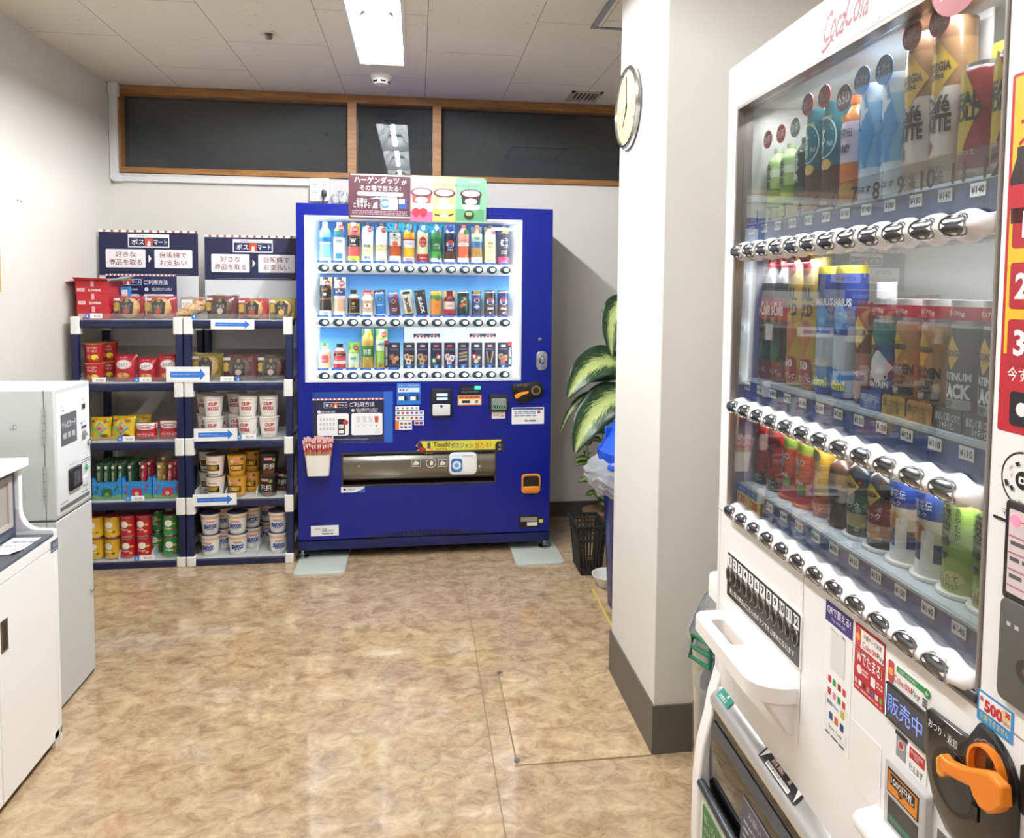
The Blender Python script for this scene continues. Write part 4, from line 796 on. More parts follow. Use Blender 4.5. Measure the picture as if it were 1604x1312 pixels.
R2 = [
 ('waist', [(0, 'e6e2dc'), (.14, '1d1a18'), (.42, '8a5a3a'), (.46, '241c18'), (.80, 'e0e6ea')], [('CRAFT', .68, .010, .034, 'b88a4a', .02), ('無糖', .08, .008, .03, '4a4a6a', .02)], '2a2a2a', ('e0d89a', .060, .20, 0), ('8a1f2c', .014, .168, .015, '黒\n無糖'), [('o', .56, 0, .016, .016, 'eeeae4')], 'tall black coffee bottle with pale card'),
 ('waist', [(0, 'e8e4e0'), (.12, 'd6a888'), (.44, 'efe6e0'), (.52, '2a4480'), (.72, 'd0b09a')], [('贅沢ミルクティー', .48, .008, .038, '3a3a3a', .02), ('MILK TEA', .62, .007, .034, 'e6e0d0', .02)], '2a3a5a', ('dccfc8', .060, .20, 0), ('8a1f2c', .014, .168, .015, '期間\n限定'), [('o', .66, 0, .012, .014, 'd8b84a')], 'tall milk tea bottle with navy label'),
 ('short', [(0, '2a2018'), (.08, 'b8945a'), (.12, '1f1a18'), (.66, 'a85a42'), (.72, 'c9d4da')], [('PREMIER', .36, .006, .026, 'b8954a', .02), ('BLACK', .28, .005, .02, 'b8954a', .02)], '1c1c1e', None, None, [('o', .48, 0, .016, .016, 'b8954a')], 'small black coffee bottle with gold emblem'),
 ('short', [(0, 'e8d6bc'), (.16, 'd8b494'), (.60, 'e8dcd0')], [('CRAFT', .52, .008, .034, '5a3a2a', .03), ('LATTE', .30, .006, .026, '6a4a3a', .02)], 'f0ece6', ('c8886a', .058, .128, 0), None, [('o', .42, 0, .036, .036, 'efe8e0'), ('r', .95, 0, .04, .012, 'b0363a'), ('o', .41, 0, .012, .014, '7a5a3a')], 'small latte bottle with cream and brown label'),
 ('slim', [(0, 'd8dce4'), (.06, '2a72b4'), (.40, '3a86c4'), (.92, 'b0b4b8')], [('RAINBOW', .45, .006, .030, 'dbe8f4', .02)], '', ('30282a', .058, .036, .096), None, [('o', .70, 0, .020, .020, '141c2c'), ('o', .70, 0, .008, .012, 'd8b84a')], 'blue coffee can beside a golden can picture'),
 ('slim', [(0, '2a2024'), (.08, '5a2a34'), (.55, '5a4a7a'), (.80, '7a88b4'), (.92, 'b0b4b8')], [('CAFE AU', .30, .006, .03, 'e4d8d8', .02), ('LAIT', .22, .006, .026, 'e4d8d8', .02)], '', ('3f86cc', .058, .134, 0), ('b0324a', .016, .10, .010, ''), [('o', .6, 0, .022, .022, 'c9a04a'), ('o', .6, 0, .014, .014, '1d2a4a')], 'purple and maroon coffee can on a blue card'),
 ('slim', [(0, '4a3022'), (.08, 'cbb48e'), (.3, 'd8d2c4'), (.92, 'a0a0a0')], [('BOSS', .46, .020, .082, '2a2420', .05, -pi/2.2)], '', ('d9d6cc', .058, .134, 0), None, [('r', .98, 0, .040, .014, '22402e')], 'cream coffee can with dark upright lettering'),
 ('slim', [(0, '24262c'), (.5, '33363e'), (.92, '8a8c90')], [('BLACK', .46, .020, .088, 'e2e4e6', .05, -pi/2.2)], '', ('22262c', .058, .134, 0), None, [('r', .98, 0, .040, .014, '2a2e22')], 'black coffee can with white upright lettering'),
 ('can', [(0, 'd0702a'), (.1, 'e08a3a'), (.66, '5a8a3a'), (.82, 'e8b44a')], [('みかん', .42, .014, .034, 'c83a2a', .03)], '', ('e8a23a', .058, .03, .10), None, [('o', .68, .006, .028, .022, '3f7a34')], 'orange juice can with green leaf'),
 ('short', [(0, '7a1f2a'), (.10, 'a8323a'), (.28, 'e0c8b8'), (.58, '6a1a26'), (.80, '7a2430')], [('CASSIS', .42, .008, .032, '8a2430', .03)], '6a1a26', ('d8b46a', .058, .134, 0), None, [('o', .42, 0, .034, .030, 'e6d2c8')], 'dark red berry drink bottle on a gold card'),
 ('can', [(0, '1f3a2a'), (.3, '23484a'), (.7, '1c2a3a'), (.92, 'b0b4b8')], [('DEW', .48, .016, .046, 'd43a34', .05, .6), ('MTN', .62, .010, .03, 'dfe8d0', .03, .6)], '', None, None, [('d', .46, 0, .036, .02, 'a9c43a'), ('d', .72, .004, .026, .016, '7aa83a')], 'dark green soda can with slanted red lettering'),
 ('slim', [(0, '6a4a34'), (.14, '22304a'), (.3, '3a4a7a'), (.92, 'b0b4b8')], [('PEPSI', .70, .006, .022, '16306a', .04), ('強刺激', 1.06, .016, .038, 'e2d23a', .04)], '', ('22281c', .050, .034, .10), None, [('o', .70, 0, .030, .026, 'f0f0f2'), ('o', .745, 0, .022, .012, 'c8323a'), ('o', .655, 0, .020, .010, '22408e'), ('d', .42, 0, .034, .026, 'c9ccd4')], 'blue cola can under a yellow lettered strip'),
 ('can', [(0, '5a3626'), (.16, '3a2a28'), (.5, '2a3434'), (.94, 'b0b4b8')], [('PEPSI', .60, .008, .034, '16306a', .04), ('ZERO', .32, .012, .034, 'f0f0f0', .05)], '', ('1f2c2c', .052, .016, .124), None, [('o', .60, 0, .042, .040, 'f2f2f4'), ('o', .68, 0, .032, .018, 'c8323a'), ('o', .525, 0, .028, .014, '22408e'), ('o', .14, 0, .012, .012, 'e4dcd0')], 'black zero cola can next to last in the middle row'),
 ('can', [(0, '6a3e28'), (.16, '4a3034'), (.5, '1f2f6a'), (.94, 'b0b4b8')], [('PEPSI', .60, .008, .034, '16306a', .04), ('COLA', .32, .012, .034, 'f0f0f0', .05)], '', ('1f2f5a', .052, .016, .124), None, [('o', .60, 0, .042, .040, 'f2f2f4'), ('o', .68, 0, .032, .018, 'c8323a'), ('o', .525, 0, .028, .014, '22408e'), ('o', .14, 0, .012, .012, 'e4dcd0')], 'navy cola can at the end of the middle row'),
]
R3 = [
 ('short', [(0, 'e8d8a0'), (.3, 'e0d0a0'), (.7, 'e8e2c0'), (.8, 'e4dcb8')], [('りんご', .36, .010, .03, 'f4e4e0', .02)], 'e6ddb8', None, None, [('r', .40, 0, .042, .040, 'd0505a'), ('o', 1.0, -.004, .034, .024, '6aa07a')], 'pale apple juice bottle with red label and green leaf'),
 ('short', [(0, 'b0343c'), (.20, 'f0e6e0'), (.32, 'd0606a'), (.42, 'c8404a'), (.52, '2a2024'), (.62, 'b8343c'), (.74, 'c9d4da')], [('ティー', .26, .010, .036, 'a83038', .03), ('RED', .56, .006, .03, 'd8c89a', .02)], '1d1d20', None, None, [], 'small red tea bottle with black cap'),
 ('short', [(0, 'd8d0a0'), (.12, 'c8d8b0'), (.22, 'd6ead0'), (.62, '8fb84a'), (.75, '7fb04a')], [('緑茶', .42, .014, .030, '2f6a3a', .03), ('お茶', .06, .008, .02, '5a4a1a', .02)], '8ab85a', ('7fb84f', .060, .134, 0), ('b02a30', .014, .108, .013, '濃い\nめ'), [('r', .4, .010, .02, .034, 'b8dcc0')], 'small green tea bottle before a green card'),
 ('pet', [(0, 'c9a03a'), (.14, 'b89a4a'), (.30, '3a7a42'), (.58, 'c0a050'), (.86, 'c8b470')], [('特茶', .42, .030, .040, 'f2f4ea', .04), ('体脂肪を減らす', .12, .008, .036, '4a3a12', .02), ('特定保健', .06, .008, .034, '4a3a12', .02)], 'e8e0c8', ('4f9a5a', .062, .205, 0), None, [('o', .26, 0, .014, .012, 'd8b84a'), ('o', .90, .01, .022, .03, 'b8953a')], 'tall golden tea bottle before a green card'),
 ('pet', [(0, 'b8a03a'), (.16, '9ac84a'), (.46, 'cfe6d0'), (.74, '9ccf6a')], [('緑茶', .62, .018, .034, '3a7a5a', .02), ('濃い', .08, .012, .03, '4a4a1a', .03), ('い\n右', .3, .04, .008, 'eef6e6', .02, 0, -.012)], 'eef2ea', ('7cc06a', .062, .205, 0), ('b02a30', .014, .178, .015, '濃いめ\n冷たい'), [('r', .62, .012, .022, .036, 'b8dcc8')], 'tall pale green tea bottle before a light green card'),
]
yaw_s = radians(1.1)
dy = .088
for k, (kind, bands, texts, cap, card, badge, marks, words) in enumerate(R1):
    hgt = TALL if kind != 'can' else .13
    drink('drink_bottle', words+' in the top row', 'drink bottle', MS @ T(dcol(k), dy, railY[0]+.031), hgt, .0305, kind, bands, texts, cap, marks, card, badge, GRP)
for k, (kind, bands, texts, cap, card, badge, marks, words) in enumerate(R2):
    hgt = .20 if k < 2 else (.135 if kind != 'slim' else .122); rr = .0305 if kind in ('waist', 'short', 'can') else .0255
    lean = RY(radians({4: -5, 5: -6, 6: -7, 7: -7}.get(k, 0)))
    nm, ct = ('drink_can', 'drink can') if kind in ('can', 'slim') else ('drink_bottle', 'drink bottle')
    drink(nm, words+('' if 'row' in words else ' in the middle row'), ct, MS @ T(dcol(k), dy, railY[1]+.031+(.0035 if k in (4, 5, 6, 7) else 0)) @ lean, hgt, rr, kind, bands, texts, cap, marks, card, badge, GRP)
for k, (kind, bands, texts, cap, card, badge, marks, words) in enumerate(R3):
    hgt = .128 if k < 3 else .205
    drink('drink_bottle', words+' in the bottom row', 'drink bottle', MS @ T(dcol(k)-(.004 if k == 0 else 0), dy, railY[2]+.031), hgt, .0305, kind, bands, texts, cap, marks, card, badge, GRP)
# blue price tabs
for k in range(3):
    for i in range(14 if k < 2 else 6):
        g = G(FM(dcol(i)-.008, railY[k]+.031, -.030)); g.prism(rrect(.056, .016, .006), 0, .0012, TAGB); g.text('つめた〜い', 0, 0, .006, C('dfe9fa'), z=.0014, w=.034); g.obj('price_tab', sm)
# dark cards for the self-service snacks
CW, CH = .060, .135
CARDS = [('cup noodle pictures', None, '薯', (('r', 'b06a5a'), ('o', 'd89a5a'), ('o', 'b08a4a'))), ('three bread pictures and number 4', '4', 'パン', (('r', 'd8c0a8'), ('r', 'c8a85a'), ('r', 'e8dccc'))), ('three bun pictures and number 2', '2', '焼', (('r', 'c8b8a0'), ('r', 'a86a5a'), ('r', 'd0b060'))),
         ('green and red crisp tubes and number 3', '3', '缶', (('r', '3f8a4a'), ('r', 'a8343a'))), ('three cup noodle pictures and number 1', '1', '麺', (('r', 'e4dccc'), ('r', 'dfe4ee'), ('r', 'ecd8d8'))), ('three bar snack pictures and number 5', '5', '棒', (('b', 'b88a7a'), ('b', '8aa85a'), ('b', 'b8a0a0'))),
         ('red snack bag pictures and number 6', '6', '菓', (('r', 'b03a34'), ('r', '8a4a2a'), ('o', 'd8c8b8'))), ('two stick snack pictures and number 7', '7', '串', (('v', 'a87a5a'), ('v', 'b89a6a'))), ('three small bag pictures and number 8', '8', '袋', (('r', 'c9c08a'), ('r', 'b89a4a'), ('r', 'c86a5a')))]
NC = C('1b2140', .4)
for i, (words, num, s, pics) in enumerate(CARDS):
    u = dcol(5+i)-.004 if i == 0 else dcol(5+i)
    t = thing('product_card', 'dark navy card with '+words+' in the bottom row', 'card', MS @ T(u, .06, railY[2]+.031), 'dark snack cards in the blue machine')
    g = G(FACE); g.prism(rect(-CW/2, 0, CW/2, CH), -.004, 0, NC); hc = ('c9b088', 'c9b088', 'd8a0a0', 'c8506a', 'c8504a', '9a8a6a', 'e8dcd8', 'd89a9a', 'dfe2ec')[i]
    g.sheet(rrect(.026, .012, .004, cy=CH*.87), .0004, C(hc, .5)); g.lines(-.022, .022, [CH*.76, CH*.72], .0022, C('8a90a8'), z=.0004)
    for j, (k, col) in enumerate(pics):
        n = len(pics); x, y = ((-.012, .45), (.012, .40), (-.002, .27))[j] if n == 3 else ((-.012, .30), (.012, .44))[j]
        if k == 'r': a = (.2, -.25, -.1)[j]; P = [(x+p[0]*cos(a)-p[1]*sin(a), CH*y+p[0]*sin(a)+p[1]*cos(a)) for p in rrect(.024, .030, .004)]; g.sheet(P, .0005+.0002*j, C(col, .5)); g.sheet([((p[0]-x)*.55+x, (p[1]-CH*y)*.5+CH*y) for p in P], .0006+.0002*j+.0001, C('7a4a2a' if i in (1, 2) else ('f0ece6' if i in (3, 6) else 'b8707a'), .5))
        if k == 'o': g.sheet(circ(.012, 14, x, CH*y), .0005+.0002*j, C(col, .5))
        if k == 'b': g.sheet([(-.022, CH*(.52-.13*j)), (.022, CH*(.58-.13*j)), (.022, CH*(.66-.13*j)), (-.022, CH*(.60-.13*j))], .0005, C(col, .5))
        if k == 'v': s_ = -1 if j == 0 else 1; g.sheet([(s_*.003, CH*.2), (s_*.009, CH*.2), (s_*.022, CH*.66), (s_*.013, CH*.66)], .0005, C(col, .5))
    g.sheet(rect(-CW*.45, CH*.13, CW*.45, CH*.145), .0004, C('7a8098')); g.obj('card', t)
    if num:
        g = G(FACE); g.prism(rect(-.012, -.004, .012, .018), .0, .0012, C('1f7ac8', .4)); g.text(num, 0, .007, .012, WHITE, z=.0015, bold=.03); g.obj('number_tab', t)
# chopstick pocket hung on the door
q = sur(484, 709, 523, 741); w, h = q[2]-q[0], q[3]-q[1]
Mp = MS @ T((q[0]+q[2])/2, -.003, q[1])
t = thing('chopstick_holder', 'white plastic pocket of chopsticks stuck on the blue machine door', 'holder', Mp)
HW = C('eceae4', .35)
def pocket(z): f = .88+.12*z/h; return w/2*f
g = G(); P0 = rrect(w*.86, .055, .012, cy=-.03); P1 = rrect(w, .062, .012, cy=-.033); n = len(P0)
V = [(x, y, 0) for x, y in P0]+[(x, y, h) for x, y in P1]+[(x*.95, (y+.033)*.92-.033, h) for x, y in P1]+[(x*.95, (y+.03)*.92-.03, .006) for x, y in P0]
F = [tuple(range(n-1, -1, -1))]+[(r*n+i, r*n+(i+1) % n, (r+1)*n+(i+1) % n, (r+1)*n+i) for r in range(3) for i in range(n)]+[tuple(3*n+i for i in range(n))]
g.add(V, F, HW, False); g.obj('pocket', t)
def stick(seed):
    g = G(); g.box(-.0028, .0028, -.0022, .0022, 0, .155, C('c9976a', .6)); return g
proto = thing('chopsticks', 'pair of wooden chopsticks in a red printed sleeve standing in the white pocket', 'chopsticks', Matrix(), 'chopsticks in the white pocket')
G().box(-.0034, .0034, -.0022, .0022, 0, .128, C('c49468', .6)).obj('sticks', proto); g = G(); g.box(-.0046, .0046, -.003, .003, .115, .158, C('b8333c', .5)); g.sheet(rect(-.003, .13, .003, .15), .0033, C('e8d8d4'), FACE)
g.obj('sleeve', proto); G().box(-.005, .005, -.0016, .0016, .158, .178, C('e0b8b4', .4)).obj('sleeve_tip', proto)
random.seed(11); first = True
for r_ in range(3):
    for c_ in range(11):
        x = (c_-5)*.0096; y = -.014-.016*r_; lean = (c_-5)*radians(1.35)+radians(random.uniform(-1.2, 1.2)); z = .006+random.uniform(0, .016)
        M = Mp @ T(x, y, z) @ RY(lean) @ RX(radians(random.uniform(0, 2.0)))
        if first: proto.matrix_world = M; first = False
        else: dup(proto, M)
# ------------------------------------------------------------------ the two snack racks
SHY0, SHY1 = 3.765, 4.15
LEV = [1.236, .925, .634, .336, .036]
NAVYP = C('131b40', .35); BOARD = C('dfe1e2', .3); CLRP = clear('clear_lip', 'f4f6f6', 1.0, .03, .06)
def rack(name, label, x0, x1):
    t = thing('shelf_rack', label, 'shelf rack', T((x0+x1)/2, SHY0, 0), 'snack racks')
    w = x1-x0; pw = .034
    for ix, sx in enumerate((-1, 1)):
        for y in (pw/2, SHY1-SHY0-pw/2): G().prism(rrect(pw, pw, .007, cx=sx*(w/2-pw/2), cy=y), 0, LEV[0]+.005, NAVYP).obj('post', t)
    for z in LEV:
        s = G(); s.box(-w/2+.03, w/2-.03, .012, SHY1-SHY0-.012, z-.012, z-.001, BOARD)
        sh = s.obj('shelf_board', t, bevel=.001)
        G().prism(rrect(.03, .040, .010, cx=.016, cy=z-.022), -w/2+.036, w/2-.036, NAVYP, Matrix(((0, 0, 1, 0), (1, 0, 0, 0), (0, 1, 0, 0), (0, 0, 0, 1))), smooth=False).obj('front_beam', sh)
        G().box(-w/2+.036, w/2-.036, SHY1-SHY0-.03, SHY1-SHY0-.002, z-.042, z-.002, NAVYP).obj('rear_beam', sh)
        G().box(-w/2+.04, w/2-.04, .003, .0045, z-.004, z+.030, CLRP).obj('front_lip', sh)
        for sx in (-1, 1):
            for y in (pw/2, SHY1-SHY0-pw/2): G().prism(rrect(.044, .044, .009, cx=sx*(w/2-.022), cy=y), z-.072 if z > .1 else -.0+.0, z+.014, C('e8e8e4', .4)).obj('corner_joint', t, bevel=.003)
    return t
XA0, XA1, XB0, XB1 = -1.662, -1.146, -1.142, -.622
ra = rack('shelf_rack', 'navy framed snack rack in the corner by the left wall', XA0, XA1)
rb = rack('shelf_rack', 'navy framed snack rack between the corner rack and blue machine', XB0, XB1)
def ax(px, py, Y=3.84): p = at_y(px, py, Y); return p[0]
def pw_(x0, x1, py, Y=3.84): return at_y(x0, py, Y)[0], at_y(x1, py, Y)[0]
# dividers
for rk, xs_, cx in ((rb, ((393, 1), (332, 1)), (XB0+XB1)/2),):
    pass
def divider(px, lev, rk_x0, label):
    x = ax(px, 700); t = G().prism([(0, 0), (.33, 0), (.33, .045), (.03, .045), (.012, .035), (0, .012)], -.0012, .0012, C('e4e6e6', .3), Matrix(((0, 0, 1, 0), (1, 0, 0, 0), (0, 1, 0, 0), (0, 0, 0, 1)))).obj('shelf_divider', M=T(x, SHY0+.02, LEV[lev]))
    tag(t, label, 'divider')
divider(133, 1, 0, 'grey shelf divider at left end of the second shelf of the corner rack')
divider(404, 2, 0, 'grey divider right of the middle red lettered noodle stack')
divider(309, 3, 0, 'grey divider left of the white curry noodle cups'); divider(356.5, 3, 0, 'grey divider between white and yellow curry cups'); divider(404.5, 3, 0, 'grey divider between yellow curry and black noodle cups')
divider(189, 4, 0, 'grey divider between yellow and red crisp tubes'); divider(240, 4, 0, 'grey divider between red and green crisp tubes')
divider(404, 4, 0, 'grey divider among the blue lettered seafood cups')
# back boards with the way to pay
def header(cx, label, z0, tri):
    t = thing('header_board', label, 'sign', T(cx, 4.158, z0), 'shop boards behind the racks')
    w, h = .505, .62; hn = .245
    g = G(FACE); g.prism(rect(-w/2, 0, w/2, h-.012), -.004, 0, C('d2d3d5', .45)); g.sheet(rect(-w/2, h-hn, w/2, h-.012), .0004, C('151a3e', .5)); n = 26
    g.prism(rect(-w/2, h-.014, w/2, h-.004), -.004, .0006, C('e9e6e2', .45)); dots(g, -w/2, w/2, h-.008, .0072, .001, n, C('f0eeea'), C('a8554a'))
    g.obj('board', t)
    mart = G(FACE); mart.sheet(rect(-.105, h-.094, .105, h-.024), .0008, C('f0f0ee')); mart.sheet(rect(-.1, h-.089, .1, h-.042), .0012, C('1e2450', .4)); mart.text('健康直行マーケット', 0, h-.033, .009, C('4a5070'), z=.0012, w=.13); mart_logo(mart, 0, h-.0655, .048, .0016, False); mart.obj('logo_plate', t)
    for s, x0, x1, lines_ in ((-1, -.218, -.018, ('好きな', '商品を取る')), (1, .028, .222, ('自販機で', 'お支払い'))):
        g = G(FACE); g.prism(rrect(x1-x0, .098, .006, cx=(x0+x1)/2, cy=h-.154), 0, .0012, C('e9e9ec', .45)); RD = C('86281c', .5)
        g.text(lines_[0], (x0+x1)/2, h-.133, .030, RD, z=.0016, w=.105 if s < 0 else .135, bold=.02); g.text(lines_[1], (x0+x1)/2, h-.174, .032, RD, z=.0016, w=.165 if s < 0 else .138, bold=.02); g.obj('instruction_panel', t)
    g = G(FACE); g.sheet([(-.002, h-.175), (.013, h-.154), (-.002, h-.133)], .0008, WHITE); g.lines(-.2, .2, [h-hn+.008], .0022, C('9aa0b8'), z=.0008); g.obj('arrow_mark', t)
a = at_y(233, 361, 4.158); b = at_y(391, 368, 4.158)
header(at_y(233, 380, 4.158)[0], 'navy and white shop board behind the corner rack', a[2]-.62+.004, True)
header(at_y(396, 380, 4.158)[0], 'navy and white shop board behind the rack next to the blue machine', b[2]-.62, True)
q0, q1 = at_y(165.5, 429, 4.10), at_y(277, 464, 4.10); w = q1[0]-q0[0]
t = thing('usage_board', 'small navy how-to-use board standing behind the red boxes and buns', 'sign', T((q0[0]+q1[0])/2, 4.10, LEV[0]+.001))
hh = q0[2]-LEV[0]
g = G(FACE); g.prism(rect(-w/2, 0, w/2, hh), -.003, 0, C('1e2450', .4)); dots(g, -w/2, w/2, hh-.005, .005, .0012, 36, C('f0eeea'), C('c06a5a')); mart_logo(g, -w*.19, hh-.042, .032, .0006); g.text('ご利用方法', w*.205, hh-.042, .026, WHITE, z=.0006, w=w*.34, bold=.02)
for i, (x, s) in enumerate(((-.42, '商品の金額を確認'), (.07, '商品と同額のボタンを押して\n商品をボスマートから取る'))):
    g.sheet(circ(.010, 14, x*w, hh-.08), .0006, WHITE); g.text(str(i+1), x*w, hh-.08, .012, INK, z=.001); g.text(s, (x+.22)*w, hh-.08, .010 if i == 0 else .018, WHITE, z=.0006, w=w*.3)
    g.prism(rrect(w*.43, .11, .008, cx=(-.245+.49*i)*w, cy=hh-.16), 0, .0008, C('e6e8ea', .45))
    for k in range(4): x2 = (-.38+.49*i+.07*k)*w; g.sheet([(x2-.012, hh-.18), (x2+.012, hh-.18), (x2+.014, hh-.13), (x2-.014, hh-.13)], .0012, C('b8502f' if (i == 1 and k == 3) else 'ccd1d8'))
g.obj('panel', t)
# arrow signs clipped on the front lips
def arrow_sign(x0, y0, x1, y1, label, tilt):
    a, b = at_y(x0, y0, SHY0-.006), at_y(x1, y1, SHY0-.006); w, h = b[0]-a[0], a[2]-b[2]
    t = thing('arrow_sign', label, 'sign', T((a[0]+b[0])/2, SHY0-.006, (a[2]+b[2])/2) @ RY(radians(tilt)), 'blue arrow signs on the racks')
    g = G(FACE); g.prism(rrect(w, h*.90, .003), 0, .0012, C('eef0f2', .4)); BA = C('2f74d0', .45)
    g.sheet([(-w*.40, -h*.17), (w*.28, -h*.17), (w*.28, -h*.36), (w*.40, 0), (w*.28, h*.36), (w*.28, h*.17), (-w*.40, h*.17)], .0015, BA); g.text('自動販売機で精算ください', -w*.055, 0, h*.105, C('a3c3ee'), z=.0018, w=w*.60); g.obj('plate', t)
    G().box(-.02, .02, .0001, .0012, -h*.3, h*.3, C('f4f4f4')).obj('tape', t)
arrow_sign(330, 499, 398.5, 517, 'arrow sign on the top shelf edge of the rack by blue machine', .4)
arrow_sign(260, 573, 328.5, 599.5, 'arrow sign across the gap between both racks', .4)
arrow_sign(303.5, 670, 372, 691, 'arrow sign below the red lettered noodle cups', -.4)
arrow_sign(302, 773, 371, 791.5, 'arrow sign below the white curry noodle cups', -.6)
# price tags
def price(px, lev, s, num, label, py=0, w=.062):
    x = ax(px, 600, SHY0); t = thing('price_tag', label, 'price tag', T(x, SHY0-.0025, LEV[lev]+.006) @ RX(radians(-4)))
    g = G(FACE); g.prism(rect(-w/2, 0, w/2, .024), 0, .0008, C('eceef0', .4)); g.text(s, .004, .011, .011, C('2a2c30'), z=.0011, w=w*.55); g.obj('tag', t)
    if num: g = G(FACE); g.prism(rect(-w/2-.024, .0, -w/2-.002, .022), 0, .0014, C('2a7ad0', .4)); g.text(num, -w/2-.013, .011, .012, WHITE, z=.0017, bold=.03); g.obj('number_tab', t)
price(153.5, 0, '¥150', '5', 'price tag with blue tab under the red snack boxes', w=.055)
price(155.5, 1, '¥180', None, 'plain white price tag under the red snack cups'); price(228, 1, '¥130', '6', 'price tag with blue tab under the red snack bags', w=.055)
price(356, 1, '¥150', None, 'price tag under the chocolate buns', w=.064); price(200, 2, '¥100', '8', 'price tag under the yellow snack bags', w=.055); price(389, 2, '¥230', '1', 'price tag under the red lettered noodle cups', w=.07)
price(212.5, 3, '¥100', '7', 'price tag under the blue snack stick cartons', w=.062); price(225.5, 4, '¥150', '3', 'price tag under the red crisp tubes', w=.072)
t = tag(G(FACE).prism(rect(-.011, 0, .011, .022), 0, .0014, C('2a7ad0', .4)).text('4', 0, .011, .012, WHITE, z=.0017, bold=.03).obj('number_tab', M=T(ax(304, 502, SHY0), SHY0-.0025, LEV[0]+.006)), 'small blue number 4 tab on the top shelf under the twisted bread', 'number tab')
t = tag(G(FACE).prism(rect(-.011, 0, .011, .022), 0, .0014, C('2a7ad0', .4)).text('2', 0, .011, .012, WHITE, z=.0017, bold=.03).obj('number_tab', M=T(ax(373.5, 594, SHY0), SHY0-.0025, LEV[1]+.006)), 'small blue number 2 tab on the shelf under the chocolate buns', 'number tab')

# --- red snack boxes
RB = C('b5222b', .45)
def snack_box(x0, x1, z, h, label, opened, yaw=0):
    w = x1-x0; t = thing('snack_box', label, 'snack box', T((x0+x1)/2, 3.812, z) @ RZ(yaw), 'stack of red snack boxes')
    d = .20
    G().box(-w/2, w/2, 0, d, 0, h, RB).obj('carton', t, bevel=.001)
    g = G(FACE); g.sheet(rect(-w*.04, h*.55, w*.06, h), .0006, C('e0a8b0', .5)); g.sheet(rect(-w*.45, h*.16, -w*.22, h*.42), .0006, C('e8c8c8', .5)); g.text('nosh', -w*.335, h*.29, h*.12, RB, z=.0009); g.text('SLOWBAR', w*.08, h*.27, h*.2, C('f0e6e4', .5), z=.0006, w=w*.38, bold=.03); g.obj('printed_label', t)
    if opened:
        g = G()
        g.add([(-w/2, 0, h), (w/2, 0, h), (w/2, -.035, h+.012), (-w/2, -.035, h+.016)], [(0, 1, 2, 3)], RB).add([(-w/2, 0, h), (-w/2, d, h), (-w/2-.05, d, h-.002), (-w/2-.045, 0, h-.006)], [(0, 1, 2, 3)], RB).add([(w/2, 0, h), (w/2, d, h), (w/2+.06, d, h+.03), (w/2+.06, 0, h+.02)], [(3, 2, 1, 0)], C('c8c8cc', .5)).add([(-w/2, d, h), (w/2, d, h), (w/2, d+.05, h+.016), (-w/2, d+.05, h+.012)], [(0, 1, 2, 3)], C('b9b7b8', .5))
        g.obj('open_flap', t, solid=.0015)
    return t
x0, x1 = pw_(124.5, 174, 490)
z = LEV[0]; zz = [at_y(150, p, 3.80)[2] for p in (503, 487, 469, 449)]
hs = .062
snack_box(x0, x1+.004, z, hs, 'red snack box at the bottom of the stack on the corner rack', False)
snack_box(x0, x1, z+hs+.0005, hs, 'red snack box in the middle of the stack on the corner rack', False)
snack_box(x0-.004, x1, z+2*hs+.001, hs, 'red snack box with open flaps topmost of its stack', True, radians(1))
for (a_, b_, zt, col, nm, d_) in ((182, 191, .19, 'c9b83a', 'small upright yellow packet behind the strawberry buns', 3.97), (191.5, 207, .16, '2f7cc0', 'small upright blue packet behind the strawberry buns', 3.96)):
    p, q = pw_(a_, b_, 460, d_); t = thing('snack_packet', nm, 'snack packet', T((p+q)/2, d_, LEV[0]) @ RY(radians(-3)))
    w = q-p; G().prism(rrect(w, .03, .006), 0, zt, C(col, .35)).obj('pouch', t); g = G(FACE @ T(0, 0, .0155)); g.sheet(rect(-w*.3, zt*.55, w*.3, zt*.9), 0, C('e8e8e0', .4)); g.obj('printed_label', t)
# --- buns in clear bags
FILM = clear('bag_film', 'fbfaf9', 1.3, .10, .02, 'f0f0f0')
def bun_mat(name, a, b):
    M, nt, bs = nodes(name); L = nt.links.new; tc = N(nt, 'ShaderNodeTexCoord'); n = N(nt, 'ShaderNodeTexNoise', Scale=60.0, Detail=4.0); L(tc.outputs['Object'], n.inputs[0])
    r = ramp(nt, [(.3, rgb(a)), (.7, rgb(b))]); L(n.outputs[0], r.inputs[0]); L(r.outputs[0], bs.inputs['Base Color']); bs.inputs['Roughness'].default_value = .5; return M
BUN = bun_mat('baked_bun', 'c08f4e', 'dcb578'); CHOC = bun_mat('chocolate_bun', '55352a', '6c4636'); TWIST = bun_mat('sugared_twist', 'a8763f', 'd9c09a')
def bag_shell(w, h, d, seed):
    rnd = random.Random(seed); ph = [rnd.uniform(0, 6.28) for _ in range(4)]
    def fn(a, b):
        x = (a-.5)*w; zz_ = b*h; e = (max(0, 1-abs(2*a-1)**4)*max(0, 1-abs(2*b-1)**4))**.5
        return (x+.003*sin(9*b+ph[0]), -d*e-.0025*sin(26*a+ph[1])*sin(17*b+ph[2])*e, zz_+.004*sin(11*a+ph[3])*(b > .9))
    return fn
